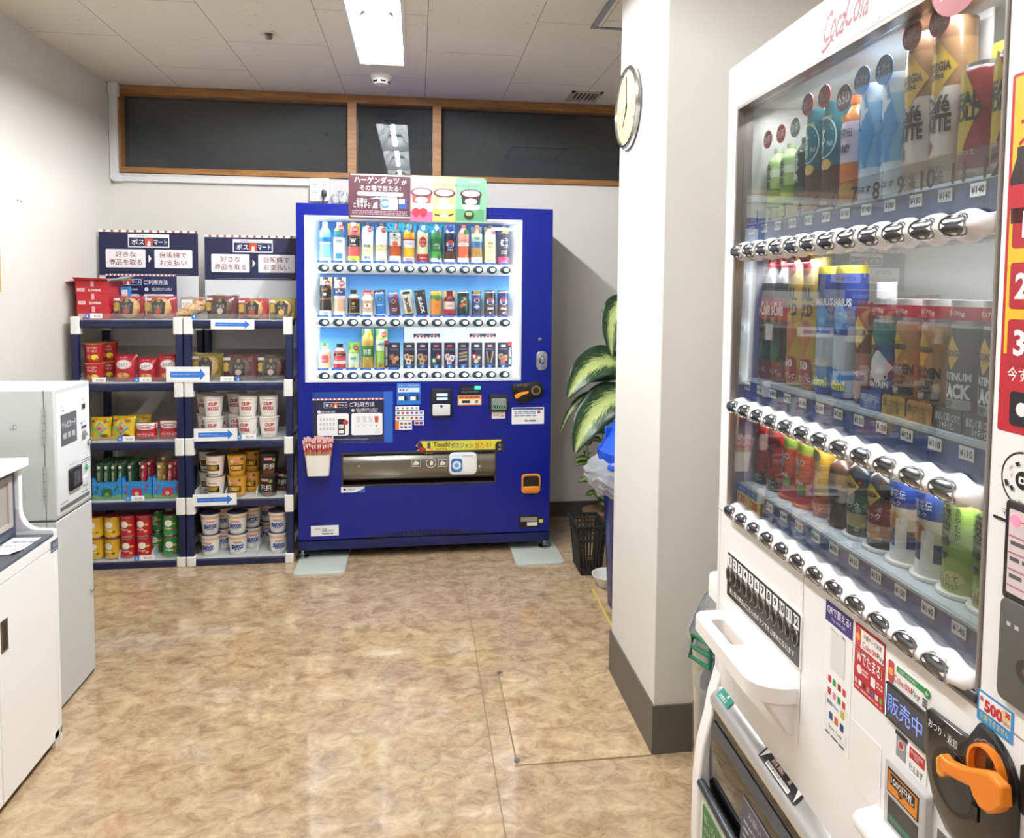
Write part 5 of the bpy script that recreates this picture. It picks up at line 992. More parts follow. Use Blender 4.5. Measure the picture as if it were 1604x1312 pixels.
def bread(px0, px1, ptop, lev, kind, back, text, label, Y=3.83, lean=8, group='wrapped buns on the racks'):
    a, b = pw_(px0, px1, ptop, Y); zt = at_y((px0+px1)/2, ptop, Y)[2]-LEV[lev]; w = b-a; h = zt*1.01
    d = .042
    t = thing('wrapped_bun', label, 'wrapped bun', T((a+b)/2, Y+.02, LEV[lev]+.002) @ RX(radians(-lean)), group)
    M_ = BUN if kind == 'bun' else (CHOC if kind == 'choc' else TWIST)
    if kind == 'twist':
        g = G()
        for s in (-1, 1): g.tube([(s*.0+.018*s*cos(k*1.1)+(-.06+.12*k/8)*w/.16, -.02+.012*sin(k*1.1)*s, h*.42-.03+.06*k/8) for k in range(9)], [.012+.014*sin(pi*(k+.5)/9) for k in range(9)], M_, 12)
        g.obj('bread', t)
    else:
        R0 = min(w*.40, h*.43); G(T(0, -.004, h*.46) @ RX(pi/2)).lathe([(.001, .036), (R0*.45, .035), (R0*.75, .029), (R0*.93, .018), (R0, .004), (R0*.97, -.008), (.001, -.010)], M_, 28).obj('bread', t)
    g = G(); g.grid(lambda u, v: ((u-.5)*w*.97, .012+.004*sin(8*u)*sin(5*v), h*(.01+.97*v)), 8, 8, C(back, .35)); g.obj('printed_back', t, solid=.0008)
    g = G(FACE @ T(0, h*.46, .042)); LBK = C('1c1a1a', .4)
    if kind == 'twist':
        g.sheet(rect(-w*.34, -.01, w*.05, h*.36), 0, C('e4e4e6', .4)); g.text('ツイスト', -w*.15, h*.15, .022, C('5a4a42'), z=.0005, w=w*.3, bold=.03); g.sheet(rect(w*.28, h*.22, w*.42, h*.40), 0, C('b8343a', .4))
    else:
        P = [(-.030, -h*.30), (.030, -h*.30), (.033, h*.18), (.022, h*.24), (.014, h*.34), (-.014, h*.34), (-.022, h*.24), (-.033, h*.18)]
        g.sheet(P, 0, LBK); g.text(text, .0, h*.02, .016, C('d6cfc0'), z=.0006, w=.036); g.sheet(circ(.015, 14, 0, -h*.18), .0006, C('a83a2e' if kind == 'bun' and back != 'a89a3a' else ('d8a83a' if kind == 'bun' else 'b8a49a'), .4)); g.sheet(circ(.010, 8, 0, h*.26), .0006, C('8a7a3a', .4))
        for yy in (.10, -.06): g.sheet(circ(.013, 14, -w*.36, h*yy), -.012, C('b89a3a', .4))
        g.sheet(rect(-w*.45, h*.28, -w*.25, h*.38), -.014, C('d8d4d0', .4))
    g.obj('front_label', t)
    g = G(); g.grid(bag_shell(w, h, d+.006, int(px0)), 18, 16, FILM); g.obj('clear_bag', t)
    return t
bread(175, 223.5, 463, 0, 'bun', 'a83038', 'いちご', 'wrapped strawberry bun right of the red boxes')
bread(224, 274, 463, 0, 'bun', 'a83038', 'いちご', 'wrapped strawberry bun at right end of the corner rack top', 3.82)
bread(278, 322, 465, 0, 'twist', '9a8a80', '', 'wrapped twisted bread above the joint of the two racks')
bread(319, 372, 462, 0, 'choc', '6a2c30', 'チョコ', 'wrapped chocolate bun behind the top arrow sign', 3.86)
bread(371, 419.5, 467, 0, 'bun', 'a83038', 'いちご', 'wrapped strawberry bun on the rack by blue machine')
bread(420, 462.5, 467, 0, 'bun', 'a89a3a', 'クリーム', 'wrapped custard bun with olive back on the top shelf')
bread(298, 346.5, 553, 1, 'bun', 'a89a3a', 'クリーム', 'wrapped custard bun with olive back on the second shelf', 3.86)
bread(346, 402, 555, 1, 'choc', '6a2c30', 'チョコ', 'wrapped chocolate bun in the middle of the second shelf')
bread(401, 448, 555, 1, 'choc', '4a3a34', 'チョコ', 'wrapped chocolate bun at right end of the second shelf', 3.83)
# --- tapered cups
def cup(name, label, M, r, h, body, band, lid, texts, group, marks=()):
    t = thing(name, label, 'noodle cup', M, group)
    rb_ = r*.76
    def rr_(z): return rb_+(r-rb_)*z/h
    prof = [(rb_*.95, 0), (rb_, .004)]+[(rr_(h*k/8), h*k/8) for k in range(1, 8)]+[(r*.985, h*.95), (r*1.03, h*.955), (r*1.04, h*.975), (r*1.0, h*.985)]
    ms = []
    for i in range(len(prof)-1):
        z_ = prof[i][1]/h; c = body[0][1]
        for b0, col in body:
            if z_ >= b0-.001: c = col
        ms.append(C(c, .4))
    g = G(); g.lathe(prof, ms, 26)
    rad = lambda z: rr_(min(h, max(0, z)))+.0012
    for k, v, x, w, hh, col in marks:
        q = rect(-w/2, -hh/2, w/2, hh/2) if k == 'r' else circ(w/2, 18, sy=hh/w)
        fine = []
        for i in range(len(q)):
            a, b = q[i], q[(i+1) % len(q)]; m = max(1, int(abs(b[0]-a[0])/.006)); fine += [(a[0]+(b[0]-a[0])*j/m, a[1]+(b[1]-a[1])*j/m) for j in range(m)]
        P2 = []; F = []; m = len(fine)
        for j in range(5):
            f = 1-j/4
            for p in fine: A, B = x+p[0]*f, v*h+p[1]*f; R_ = rr_(B)+.0006; P2.append((R_*sin(A/R_), -R_*cos(A/R_), B))
        for j in range(4):
            for i in range(m): F.append((j*m+i, j*m+(i+1) % m, (j+1)*m+(i+1) % m, (j+1)*m+i))
        g.add(P2, F, C(col, .4), True)
    for s, v, hh, w, col, bold in texts: g.text(s, 0, v*h, hh, C(col, .4), w=w, bold=bold, wrap=rad)
    g.obj('cup', t)
    G().lathe([(r*1.0, h*.982), (r*1.02, h*.99), (r*.97, h), (.001, h)], C(lid, .4), 26).obj('lid', t)
    return t
def cupset(lev, spots, proto_fn, words, group, h):
    """spots: (px, py_top, Y, level in the stack, label)"""
    for px, Y, k, lab in spots:
        x = at_y(px, 700, Y)[0]
        yield T(x, Y, LEV[lev]+.001+k*h) @ RZ(random.uniform(-.25, .25)), lab
random.seed(5)
# red snack cups
proto = cup('snack_cup', 'x', Matrix(), .047, .096, [(0, 'a8242a'), (.9, 'c88a3a')], None, '9a6a3a', [('ベビースター', .78, .012, .05, 'f0e6d8', .03), ('ラーメン', .62, .013, .045, 'f0e6d8', .03)], 'x', [('o', .3, .012, .032, .026, 'e2c83a'), ('o', .32, -.016, .02, .024, 'd8781f'), ('o', .2, .02, .012, .012, '3f8a3a')]); proto['category'] = 'snack cup'
sp = [(151, 3.82, 0, 'red snack cup at bottom of the front stack on the corner rack'), (151, 3.82, 1, 'red snack cup on top of the front stack on the corner rack'), (173, 3.93, 0, 'red snack cup at bottom of the rear stack on the corner rack'), (173, 3.93, 1, 'red snack cup on top of the rear stack on the corner rack')]
def place(proto, lev, spots, words, group, h):
    for i, (M, lab) in enumerate(cupset(lev, spots, None, words, group, h)):
        if i == 0: proto.matrix_world = M; proto['label'] = lab; proto['group'] = group
        else: dup(proto, M, lab, group)
place(proto, 1, sp, '', 'red snack cups', .0965)
# red lettered noodle cups
H0 = .108
proto = cup('noodle_cup', 'x', Matrix(), .049, H0, [(0, 'eceae4'), (.08, 'f0eee8'), (.88, 'd8c8c4')], None, 'd8d6d4', [('CUP', .66, .017, .045, 'b8404a', .06), ('NOODLE', .44, .020, .052, 'b8404a', .06), ('カップヌードル', .22, .008, .042, 'a83a3a', .03)], 'x', [('r', .06, 0, .06, .003, 'c9a86a'), ('r', .85, 0, .06, .003, 'c9a86a')])
cw = 'red lettered noodle cup '
sp = [(335, 3.83, 0, cw+'at front bottom of the left stack'), (335, 3.83, 1, cw+'on top of the front left stack'), (389, 3.83, 0, cw+'at front bottom of the middle stack'), (389, 3.83, 1, cw+'on top of the front middle stack'), (422, 3.83, 0, cw+'at bottom of the right stack'), (422, 3.83, 1, cw+'on top of the right stack'),
      (324.5, 3.945, 0, cw+'behind the front left stack, lower'), (324.5, 3.945, 1, cw+'behind the front left stack, upper'), (372, 3.945, 0, cw+'behind the front middle stack, lower'), (372, 3.945, 1, cw+'behind the front middle stack, upper'), (417, 3.945, 1, cw+'behind the right stack, upper'), (417, 3.945, 0, cw+'behind the right stack, lower'), (352, 4.045, 0, cw+'low at the back between left and middle stacks')]
place(proto, 2, sp, '', 'red lettered noodle cups', H0)
# curry and black cups
proto = cup('noodle_cup', 'x', Matrix(), .0475, H0, [(0, 'e4dccb'), (.1, 'eceae2'), (.62, 'ece0d2'), (.88, 'd9d0c4')], None, '5a5048', [('CURRY', .42, .022, .056, 'c99a1a', .07), ('CUP NOODLE', .70, .010, .045, 'c87a7a', .04)], 'x', [('r', .42, 0, .07, .032, '2c2620'), ('r', .12, 0, .05, .006, '8a7a6a')])
cw = 'white curry noodle cup '
place(proto, 3, [(337, 3.83, 0, cw+'at front bottom of its stack'), (337, 3.83, 1, cw+'on top of the front stack'), (326, 3.94, 0, cw+'at bottom of the rear stack'), (326, 3.94, 1, cw+'on top of the rear stack')], '', 'white curry noodle cups', H0)
proto = cup('noodle_cup', 'x', Matrix(), .0475, H0, [(0, 'c8902a'), (.1, 'dca02e'), (.88, 'c8902a')], None, '8a6a2a', [('CURRY', .40, .022, .058, 'e8b84a', .07), ('濃厚', .60, .009, .03, '8a5a1a', .03)], 'x', [('r', .40, 0, .07, .032, '4a3a1a'), ('r', .76, .006, .035, .018, 'd88a7a'), ('o', .72, -.022, .02, .018, 'd8d4c8'), ('o', .82, .028, .016, .016, '55586a')])
cw = 'yellow curry noodle cup '
place(proto, 3, [(371, 3.83, 0, cw+'at front bottom of its stack'), (371, 3.83, 1, cw+'on top of the front stack'), (394, 3.93, 0, cw+'at bottom of the rear stack'), (394, 3.93, 1, cw+'on top of the rear stack'), (373, 4.03, 1, cw+'upper, straight behind the front stack')], '', 'yellow curry noodle cups', H0)
proto = cup('noodle_cup', 'x', Matrix(), .0475, H0, [(0, '5a3a22'), (.1, '1c1817'), (.88, '2a2422')], None, '3a2f2c', [('担担', .44, .030, .058, 'e2ddd6', .05)], 'x', [('r', .80, -.004, .04, .014, 'd88a8a'), ('o', .74, .026, .018, .018, '8a9a3a'), ('r', .18, 0, .06, .012, '6a4228'), ('r', .44, 0, .07, .034, '2b2624')])
cw = 'black spicy noodle cup '
place(proto, 3, [(421, 3.83, 0, cw+'at front bottom of its stack'), (421, 3.83, 1, cw+'on top of its stack'), (443.5, 3.93, 0, cw+'alone behind the rack post')], '', 'black spicy noodle cups', H0)
# seafood cups
proto = cup('noodle_cup', 'x', Matrix(), .049, H0, [(0, 'e6e4e0'), (.1, 'ecebe8'), (.70, 'e0b88a'), (.80, 'ecebe8'), (.88, 'd6cdd0')], None, '3a3f5a', [('SEAFOOD', .40, .024, .064, '234a9a', .07), ('CUP NOODLE', .62, .012, .042, 'c8606a', .05), ('ヌードル', .20, .006, .03, '2a4a8a', .02)], 'x', [('r', .27, 0, .04, .003, '2a4a8a')])
cw = 'blue lettered seafood noodle cup '
place(proto, 4, [(328, 3.84, 0, cw+'at front bottom of the left stack'), (328, 3.84, 1, cw+'on top of the front left stack'), (371, 3.84, 0, cw+'at front bottom of the middle stack'), (371, 3.84, 1, cw+'on top of the front middle stack'), (435, 3.84, 0, cw+'at front bottom of the right stack'), (435, 3.84, 1, cw+'on top of the front right stack'),
  (349, 3.94, 0, cw+'behind the left stack, lower'), (349, 3.94, 1, cw+'behind the left stack, upper'), (394, 3.94, 0, cw+'behind the middle stack, lower'), (394, 3.94, 1, cw+'behind the middle stack, upper'), (419, 4.04, 0, cw+'behind the right stack, lower'), (419, 4.04, 1, cw+'behind the right stack, upper')], '', 'blue lettered seafood noodle cups', H0)
# --- soft bags
def pouch(name, label, cat, M, w, h, d, col, marks, texts, group, lean=0, rim=None):
    t = thing(name, label, cat, M @ RX(radians(-lean)), group); seed = random.random()*6
    def pt(a, b, s):
        e = (max(0, 1-abs(2*a-1)**3)*max(0, 1-abs(2*b-1)**2.6))**.6
        return ((a-.5)*w*(1-.06*sin(pi*b)), s*d*e+.0018*sin(24*a+seed)*sin(15*b+seed)*e, b*h)
    g = G(); g.grid(lambda a, b: pt(a, b, -1), 16, 14, C(col, .28)).grid(lambda a, b: pt(1-a, b, 1), 10, 8, C(col, .28)); g.obj('bag', t)
    g = G(); zz = .0012
    for k, x, y, ww, hh, c in marks:
        q = circ(ww/2, 20, sy=hh/ww) if k == 'o' else (rect(-ww/2, -hh/2, ww/2, hh/2) if k == 'r' else [(-ww/2, 0), (-ww*.2, -hh*.2), (0, -hh/2), (ww*.2, -hh*.2), (ww/2, 0), (ww*.2, hh*.2), (0, hh/2), (-ww*.2, hh*.2)])
        P2 = []; F = []; m = 0; fine = []
        for i in range(len(q)):
            A, B = q[i], q[(i+1) % len(q)]; mm = max(1, int(hypot(B[0]-A[0], B[1]-A[1])/.012)); fine += [(A[0]+(B[0]-A[0])*j/mm, A[1]+(B[1]-A[1])*j/mm) for j in range(mm)]
        m = len(fine)
        for j in range(5):
            f = 1-j/4
            for p in fine:
                X, Z = x+p[0]*f, y+p[1]*f; b_ = min(.999, max(.001, Z/h)); a_ = min(.999, max(.001, X/(w*(1-.06*sin(pi*b_)))+.5)); v = pt(a_, b_, -1); P2.append((v[0], v[1]-zz, v[2]))
        for j in range(4):
            for i in range(m): F.append((j*m+i, j*m+(i+1) % m, (j+1)*m+(i+1) % m, (j+1)*m+i))
        g.add(P2, F, C(c, .3), True); zz += .0009
    if marks: g.obj('printed_picture', t)
    g = G()
    for s, x, y, hh, ww, c, bold in texts:
        V, F, sz = glyphs(s, bold); P = []
        for p in V: 
            X, Z = x+p[0]*ww/sz[0], y+p[1]*hh/sz[1]; b_ = min(.999, max(.001, Z/h)); a_ = min(.999, max(.001, X/(w*(1-.06*sin(pi*b_)))+.5)); v = pt(a_, b_, -1); P.append((v[0], v[1]-zz-.0012, v[2]))
        g.add(P, F, C(c, .4))
    if texts: g.obj('printed_lettering', t)
    return t
random.seed(21)
GR = 'red snack bags on the second shelf of the corner rack'
for i, (a_, b_, top, lab) in enumerate(((177, 214.5, 555, 'red snack bag next to the red snack cups'), (214.5, 246, 560, 'red snack bag in the middle of three, lowest'), (246.5, 281, 555, 'red snack bag at the right end partly behind the arrow sign'))):
    p, q = pw_(a_, b_, 575, 3.83); w = q-p; h = at_y(200, top, 3.83)[2]-LEV[1]
    pouch('snack_bag', lab, 'snack bag', T((p+q)/2, 3.83, LEV[1]+.001) @ RZ((-.1, .05, .1)[i]), w, h, .026, 'a3202c', [('o', 0, h*.62, w*.66, h*.34, 'ece4e2'), ('o', 0, h*.62, w*.60, h*.29, 'b0323c'), ('o', .0, h*.62, w*.56, h*.26, 'ece4e2'), ('o', 0, h*.22, w*.6, h*.22, 'c07a3a'), ('o', -w*.12, h*.2, w*.22, h*.16, 'd89a5a'), ('o', w*.14, h*.24, w*.22, h*.14, 'e0a868')], [('カルフラ', 0, h*.62, h*.13, w*.42, '3a2a30', .03), ('じゃが', 0, h*.88, h*.06, w*.3, 'e6d0d0', .02)], GR, 7)
GR = 'yellow snack bags on the third shelf'
for i, (a_, b_, top, lab, Y) in enumerate(((141, 174, 653, 'yellow snack bag at the left end beside the grey machine', 3.83), (173, 211, 652, 'yellow snack bag in front, right of the leftmost yellow bag', 3.82), (200, 236, 650, 'yellow snack bag lying behind the front yellow bag', 3.93))):
    p, q = pw_(a_, b_, 670, Y); w = q-p; h = at_y(200, top, Y)[2]-LEV[2]
    RAIN = [('d', 0, h*.48, w*.72, h*.62, '3f9ad0'), ('d', -.004, h*.46, w*.56, h*.48, '5fb84a'), ('d', .004, h*.50, w*.44, h*.38, 'e0a02a'), ('d', 0, h*.48, w*.28, h*.26, 'c83a7a'), ('o', w*.22, h*.16, w*.34, h*.16, '6a4426'), ('o', -w*.3, h*.82, w*.2, h*.1, '7a4a2a'), ('o', w*.28, h*.8, w*.24, h*.12, '8a5a2a')]
    pouch('snack_bag', lab, 'snack bag', T((p+q)/2, Y, LEV[2]+.001) @ RZ((.08, -.12, .1)[i]), w, h, .026, 'd8b422', RAIN, [('コーン', 0, h*.90, h*.09, w*.5, '8a3a1f', .03)], GR, 10)
GR = 'red chocolate snack bags on the third shelf'
for i, (a_, b_, top, lab) in enumerate(((211, 247, 662, 'red and white chocolate snack bag nearer the yellow bags'), (249.5, 283, 659, 'red and white chocolate snack bag by the rack post'))):
    p, q = pw_(a_, b_, 675, 3.83); w = q-p; h = at_y(200, top, 3.83)[2]-LEV[2]
    pouch('snack_bag', lab, 'snack bag', T((p+q)/2, 3.83, LEV[2]+.001), w, h, .024, 'b0242e', [('r', 0, h*.80, w*.95, h*.32, 'e6dccf'), ('o', 0, h*.68, w*.86, h*.34, '8a1f2a'), ('o', 0, h*.68, w*.78, h*.26, 'e2d0cc'), ('r', 0, h*.28, w*.8, h*.24, 'c8404a')], [('PRETZEL', 0, h*.68, h*.10, w*.56, '7a1f2a', .03), ('ハートチョコ', 0, h*.28, h*.13, w*.72, 'f0e2dc', .03)], GR, 8)
# --- blue cartons of snack sticks
def stick_pack(label, M, col, biscuit, txt, grp):
    t = thing('snack_stick', label, 'snack stick', M, grp); w, h = .030, .158
    g = G()
    g.grid(lambda a, b: ((a-.5)*w*(1 if .06 < b < .94 else 1.12), -.009*(max(0, 1-abs(2*a-1)**2.5)*max(0, 1-abs(2*b-1)**6))**.6, b*h), 8, 12, C(col, .3)).grid(lambda a, b: ((.5-a)*w*(1 if .06 < b < .94 else 1.12), .009*(max(0, 1-abs(2*a-1)**2.5)*max(0, 1-abs(2*b-1)**6))**.6, b*h), 6, 8, C(col, .3)); g.obj('wrapper', t)
    g = G(FACE @ T(0, 0, .0102)); g.sheet(circ(.008, 14, -.001, h*.88), 0, C('e6dcd6', .4)); g.text(txt, 0, h*.60, h*.34, C('f2eee8', .4), z=.0004, w=.011, bold=.03); g.sheet(circ(.0105, 16, 0, h*.28, sy=1.2), 0, C(biscuit, .5)); g.obj('printed_front', t)
    return t
GS = 'snack sticks in the blue cartons'
def carton(px0, px1, lab, bearc, hills, sticks):
    p, q = pw_(px0, px1, 760, 3.80); w = q-p; d = .25; h = .090
    t = thing('snack_carton', lab, 'snack carton', T((p+q)/2, 3.812, LEV[3]), 'blue snack cartons')
    BL = C('2384c8', .45); g = G()
    P = [(-w/2, 0), (w/2, 0), (w/2, h+.02), (w/2-.014, h+.02), (w/2-.02, h), (-w/2+.02, h), (-w/2+.014, h+.02), (-w/2, h+.02)]
    g.prism(P, -.001, .001, BL, FACE)
    g.box(-w/2, -w/2+.0015, .001, d, 0, h+.02, BL).box(w/2-.0015, w/2, .001, d, 0, h+.02, BL).box(-w/2, w/2, d-.001, d, 0, h+.02, BL).box(-w/2, w/2, 0, d, 0, .001, BL); g.obj('tray', t)
    g = G(FACE @ T(0, 0, .0012)); k = [(-w/2+.001, .001)]+[(-w/2+.001+(w-.002)*i/14, .022+.008*sin(i*1.1+hills)) for i in range(15)]+[(w/2-.001, .001)]; g.sheet(k, 0, C('5f9a44', .5))
    g.prism(rrect(.052, .046, .014, cx=0, cy=.034), 0, .0006, C(bearc, .5)); g.sheet(circ(.010, 14, 0, .028), .0009, C('e0b8a0' if bearc != '2f6a42' else '7aa05a', .5))      # plain rounded badge where the carton has its mascot
    for (x, y) in ((-w*.33, .062), (w*.36, .066), (-w*.38, .035), (w*.3, .05)): g.sheet([(x-.006, y-.008), (x+.006, y-.008), (x+.004, y+.009), (x-.004, y+.009)], .0006, C(bearc, .5))
    for i in range(9): g.sheet(circ(.0018, 6, -w/2+w*((i*.37+.1) % 1), .055+.03*((i*.61) % 1)), .0004, C('dfeaf4', .5))
    g.obj('printed_front', t)
    return (p+q)/2, w
c1 = carton(143, 188.5, 'blue snack carton with green badge beside the grey machine', '2f6a42', 0, None)
c2 = carton(189.5, 236, 'blue snack carton with red badge in the middle of the three', 'b0324a', 1, None)
c3 = carton(238, 284, 'blue snack carton with red badge by the rack post', 'b0324a', 2, None)
gp = stick_pack('x', Matrix(), '23502e', '8a5a34', 'あげ丸\n', GS); rp = stick_pack('x', Matrix(), 'a32230', 'dcc890', 'ポテト', GS); yp = stick_pack('x', Matrix(), '9a7a2e', 'dccf9a', 'ポテト', GS)
used = set()
def sp_(proto, x, y, lab, lean=0, zl=.024):
    M = T(x, y, LEV[3]+zl) @ RY(radians(lean)) @ RX(radians(-3))
    if id(proto) not in used: used.add(id(proto)); proto.matrix_world = M; proto['label'] = lab; return proto
    return dup(proto, M, lab)
zl = .018
for i in range(4):
    sp_(gp, c1[0]-c1[1]/2+.022+i*.0335, 3.838, 'green snack stick in the front row of the carton with green badge', 0, zl)
for r_ in range(3):
    for i in range(4): sp_(gp, c1[0]-c1[1]/2+.022+i*.0335, 3.875+r_*.045, 'green snack stick in the rear rows of the carton with green badge', 0, zl+.006)
sp_(gp, c2[0]-.036, 3.838, 'green snack stick in front of the middle carton', -2, zl); sp_(rp, c2[0]+.02, 3.838, 'red snack stick in front of the middle carton', 1, zl)
for r_ in range(2):
    for i in range(3): sp_(gp if i < 2 else rp, c2[0]-.045+i*.04, 3.885+r_*.045, 'green snack stick in the rear rows of the middle carton' if i < 2 else 'red snack stick in the rear rows of the middle carton', 0, zl+.006)
sp_(yp, c3[0]-.048, 3.838, 'golden snack stick in front of the carton by the post', 1, zl); sp_(rp, c3[0]+.002, 3.838, 'upright red snack stick in front of the carton by the post', 2, zl); sp_(rp, c3[0]+.046, 3.842, 'tilted red snack stick at the right of the carton by the post', 9, zl)
sp_(yp, c3[0]-.045, 3.895, 'golden snack stick standing tall at the back of the carton by the post', 0, zl+.028); sp_(rp, c3[0]+.01, 3.895, 'red snack stick in the rear row of the carton by the post', 0, zl)
# --- crisp tubes
def tube_can(body, dark, txt):
    t = thing('crisp_tube', 'x', 'crisp tube', Matrix(), 'crisp tubes on the bottom shelf'); r, h = .0365, .106
    g = G(); g.lathe([(r*.97, 0), (r, .002), (r, .005), (r*.985, .006), (r*.985, h-.006), (r, h-.005), (r, h-.002)], [C('c8cacc', .25, 1.0), C('c8cacc', .25, 1.0), C('c8cacc', .25, 1.0), C(body, .3), C('c8cacc', .25, 1.0), C('c8cacc', .25, 1.0)], 26)
    def patch(x, z, w, hh, c, zz):
        q = circ(w/2, 20, sy=hh/w); P2 = []; F = []; m = len(q); R_ = r+.0004+zz
        for j in range(5):
            for p in q: A = x+p[0]*(1-j/4); P2.append((R_*sin(A/R_), -R_*cos(A/R_), z+p[1]*(1-j/4)))
        for j in range(4):
            for i in range(m): F.append((j*m+i, j*m+(i+1) % m, (j+1)*m+(i+1) % m, (j+1)*m+i))
        g.add(P2, F, C(c, .35), True)
    patch(-.004, .066, .038, .034, 'ece6dc', 0); patch(.024, .062, .022, .012, 'd8a84a', .0002); patch(.02, .03, .016, .012, dark, 0)
    g.text('Pringles', -.004, .040, .012, C('f0ece6', .4), w=.036, bold=.02, wrap=r+.0014); g.obj('tube', t)
    G().lathe([(r*1.01, h-.003), (r*1.01, h+.001), (r*.95, h+.003), (.001, h+.003)], C('8a2430' if body != '2f8a3f' else '5a2a32', .3), 26).obj('lid', t)
    return t
spots = {'d6ac2a': ((151, 3.835, 'yellow crisp tube at the left beside the grey machine'), (177, 3.835, 'yellow crisp tube left of the red tubes')), 'b5202c': ((202, 3.835, 'red crisp tube next to the yellow tubes'), (226.5, 3.835, 'red crisp tube next to the green tubes')), '2f8a3f': ((247.5, 3.915, 'green crisp tube next to the red tubes'), (268, 3.835, 'green crisp tube by the rack post'), (283, 3.95, 'green crisp tube half hidden behind the rack post'))}
for col, L_ in spots.items():
    pr = tube_can(col, {'d6ac2a': '8a6a1a', 'b5202c': 'd8b06a', '2f8a3f': 'b03a3a'}[col], ''); first = True
    for px, Y, lab in L_:
        x = at_y(px, 850, Y)[0]
        for k in range(2):
            M = T(x, Y, LEV[4]+.001+k*.1092) @ RZ(random.uniform(-.15, .15)); l2 = lab+(', lower one', ', upper one')[k]
            if first: pr.matrix_world = M; pr['label'] = l2; first = False
            else: dup(pr, M, l2)
# ------------------------------------------------------------------ TV card refund machine at the left
GREY = C('c9cdcb', .42); GREYL = C('dfe4e6', .38); GAP = C('55585a', .6)
GX1, GY0, GY1, GZ, GD = -1.16, 2.505, 2.762, 1.063, .637
t = thing('card_machine', 'light grey TV card refund machine on a pedestal by the left wall', 'card machine', T(GX1, GY0, 0))
gw = .38; gd = GY1-GY0
G().box(-gw, 0, 0, gd, .012, GD-.006, GREY).obj('pedestal', t, bevel=.002)
G().box(-gw, -.004, .004, gd, 0, .014, GAP).obj('plinth', t)
g = G(); g.box(-gw, 0, 0, gd, GD, GZ, GREY); g.box(-gw, -.004, .003, gd-.003, GD-.008, GD, GAP); hd = g.obj('upper_case', t, bevel=.004)
# seam and hinges of the side door
g = G(FACE); xs = at_y(70, 700, GY0)[0]-GX1; g.sheet(rect(xs-.0012, GD+.0, xs+.0012, GZ), .0006, GAP); g.sheet(rect(-gw, GD-.001, 0, GD+.0012), .0006, GAP); g.sheet(rect(xs-.001, GD-.03, xs+.001, GD), .0006, GAP); g.obj('door_seam', t)
for (y0, y1) in ((640, 697), (731, 788)):
    z0, z1 = at_y(71, y1, GY0)[2], at_y(71, y0, GY0)[2]
    h_ = G().lathe([(.0042, 0), (.0042, z1-z0)], C('b9bcba', .3, .6), 12, T(xs, -.003, z0))
    for k in range(1, 5): h_.lathe([(.0045, 0), (.0045, .0012)], GAP, 12, T(xs, -.003, z0+(z1-z0)*k/5))
    h_.obj('hinge', t)
p = at_y(22, 668, GY0); G(FACE @ T(p[0]-GX1, p[2], 0)).prism(circ(.008, 18), 0, .004, C('d2d5d6', .2, .9), chamfer=.001).prism(rect(-.001, -.005, .001, .005), .004, .0044, BLACK).obj('key_lock', t)
# front face (towards +X): across = +Y, up = Z
FX = Matrix(((0, 0, 1, 0), (1, 0, 0, 0), (0, 1, 0, 0), (0, 0, 0, 1)))
def gp_(x, y):
    q = at_x(x, y, GX1); return q[1]-GY0, q[2]
def gbox(pts):
    P = [gp_(*p) for p in pts]; return min(p[0] for p in P), min(p[1] for p in P), max(p[0] for p in P), max(p[1] for p in P)
g = G(FX); g.prism(rrect(gd*.93, GZ-GD-.028, .006, cx=gd*.5, cy=(GZ+GD)/2-.004), 0, .003, GREYL, chamfer=.0015); g.obj('front_panel', t)
DK = C('5c6066', .45)
u0, v0, u1, v1 = gbox(((93, 651), (118, 643), (94.5, 700), (119, 690))); v0, v1 = gp_(106, 695)[1], gp_(106, 646)[1]
g = G(FX @ T((u0+u1)/2, (v0+v1)/2, .003)); w, h = u1-u0, v1-v0; g.prism(rrect(w, h, .004), 0, .0006, DK); g.text('テレビカード', 0, h*.16, h*.22, WHITE, z=.001, w=w*.86, bold=.01); g.text('精 算 機', 0, -h*.2, h*.2, WHITE, z=.001, w=w*.74); g.obj('name_plate', t)
g = G(FX); u, v = gp_(128.5, 636); g.prism(rrect(.030, .022, .002, cx=u, cy=v), .003, .0046, C('d9d6c8', .4)); g.prism(rrect(.022, .017, .001, cx=u, cy=v), .0046, .005, C('3a3630', .3)); g.text('残数', u, v+.022, .006, DK, z=.0032); g.obj('counter_window', t)
g = G(FX); u, v = gp_(96.5, 643); g.prism(circ(.004, 10, u, v), .003, .006, C('b09a8a', .3)); g.text('電源', u-.002, v+.012, .005, DK, z=.0032); g.obj('power_lamp', t)
g = G(FX); u, v = gp_(129.5, 668); g.prism(rrect(.038, .013, .001, cx=u, cy=v), .003, .0045, C('b9bcbc', .4)); g.sheet(rect(u-.016, v-.002, u+.016, v+.004), .0048, C('1a1614')); g.text('カード', u+.004, v+.017, .007, DK, z=.0032); g.prism(circ(.004, 10, u-.016, v+.015), .003, .0034, C('5a3a34'))
g.add([(u-.012, v-.016, .003), (u+.012, v-.014, .003), (u+.018, v-.032, .011), (u-.018, v-.034, .011)], [(3, 2, 1, 0)], C('7d7470', .4)); g.obj('card_slot', t)
g = G(FX); u, v = gp_(137, 692); g.prism(circ(.012, 20, u, v), 0, .008, C('c6c8c9', .2, .9), chamfer=.003).prism(circ(.007, 16, u, v), .008, .014, C('dadcde', .15, 1.0), chamfer=.002); g.obj('door_knob', t)
u0, v0 = gp_(106.5, 768); u1, v1 = gp_(123, 728); w, h = u1-u0, .074; cx, cy = (u0+u1)/2, (v0+v1)/2
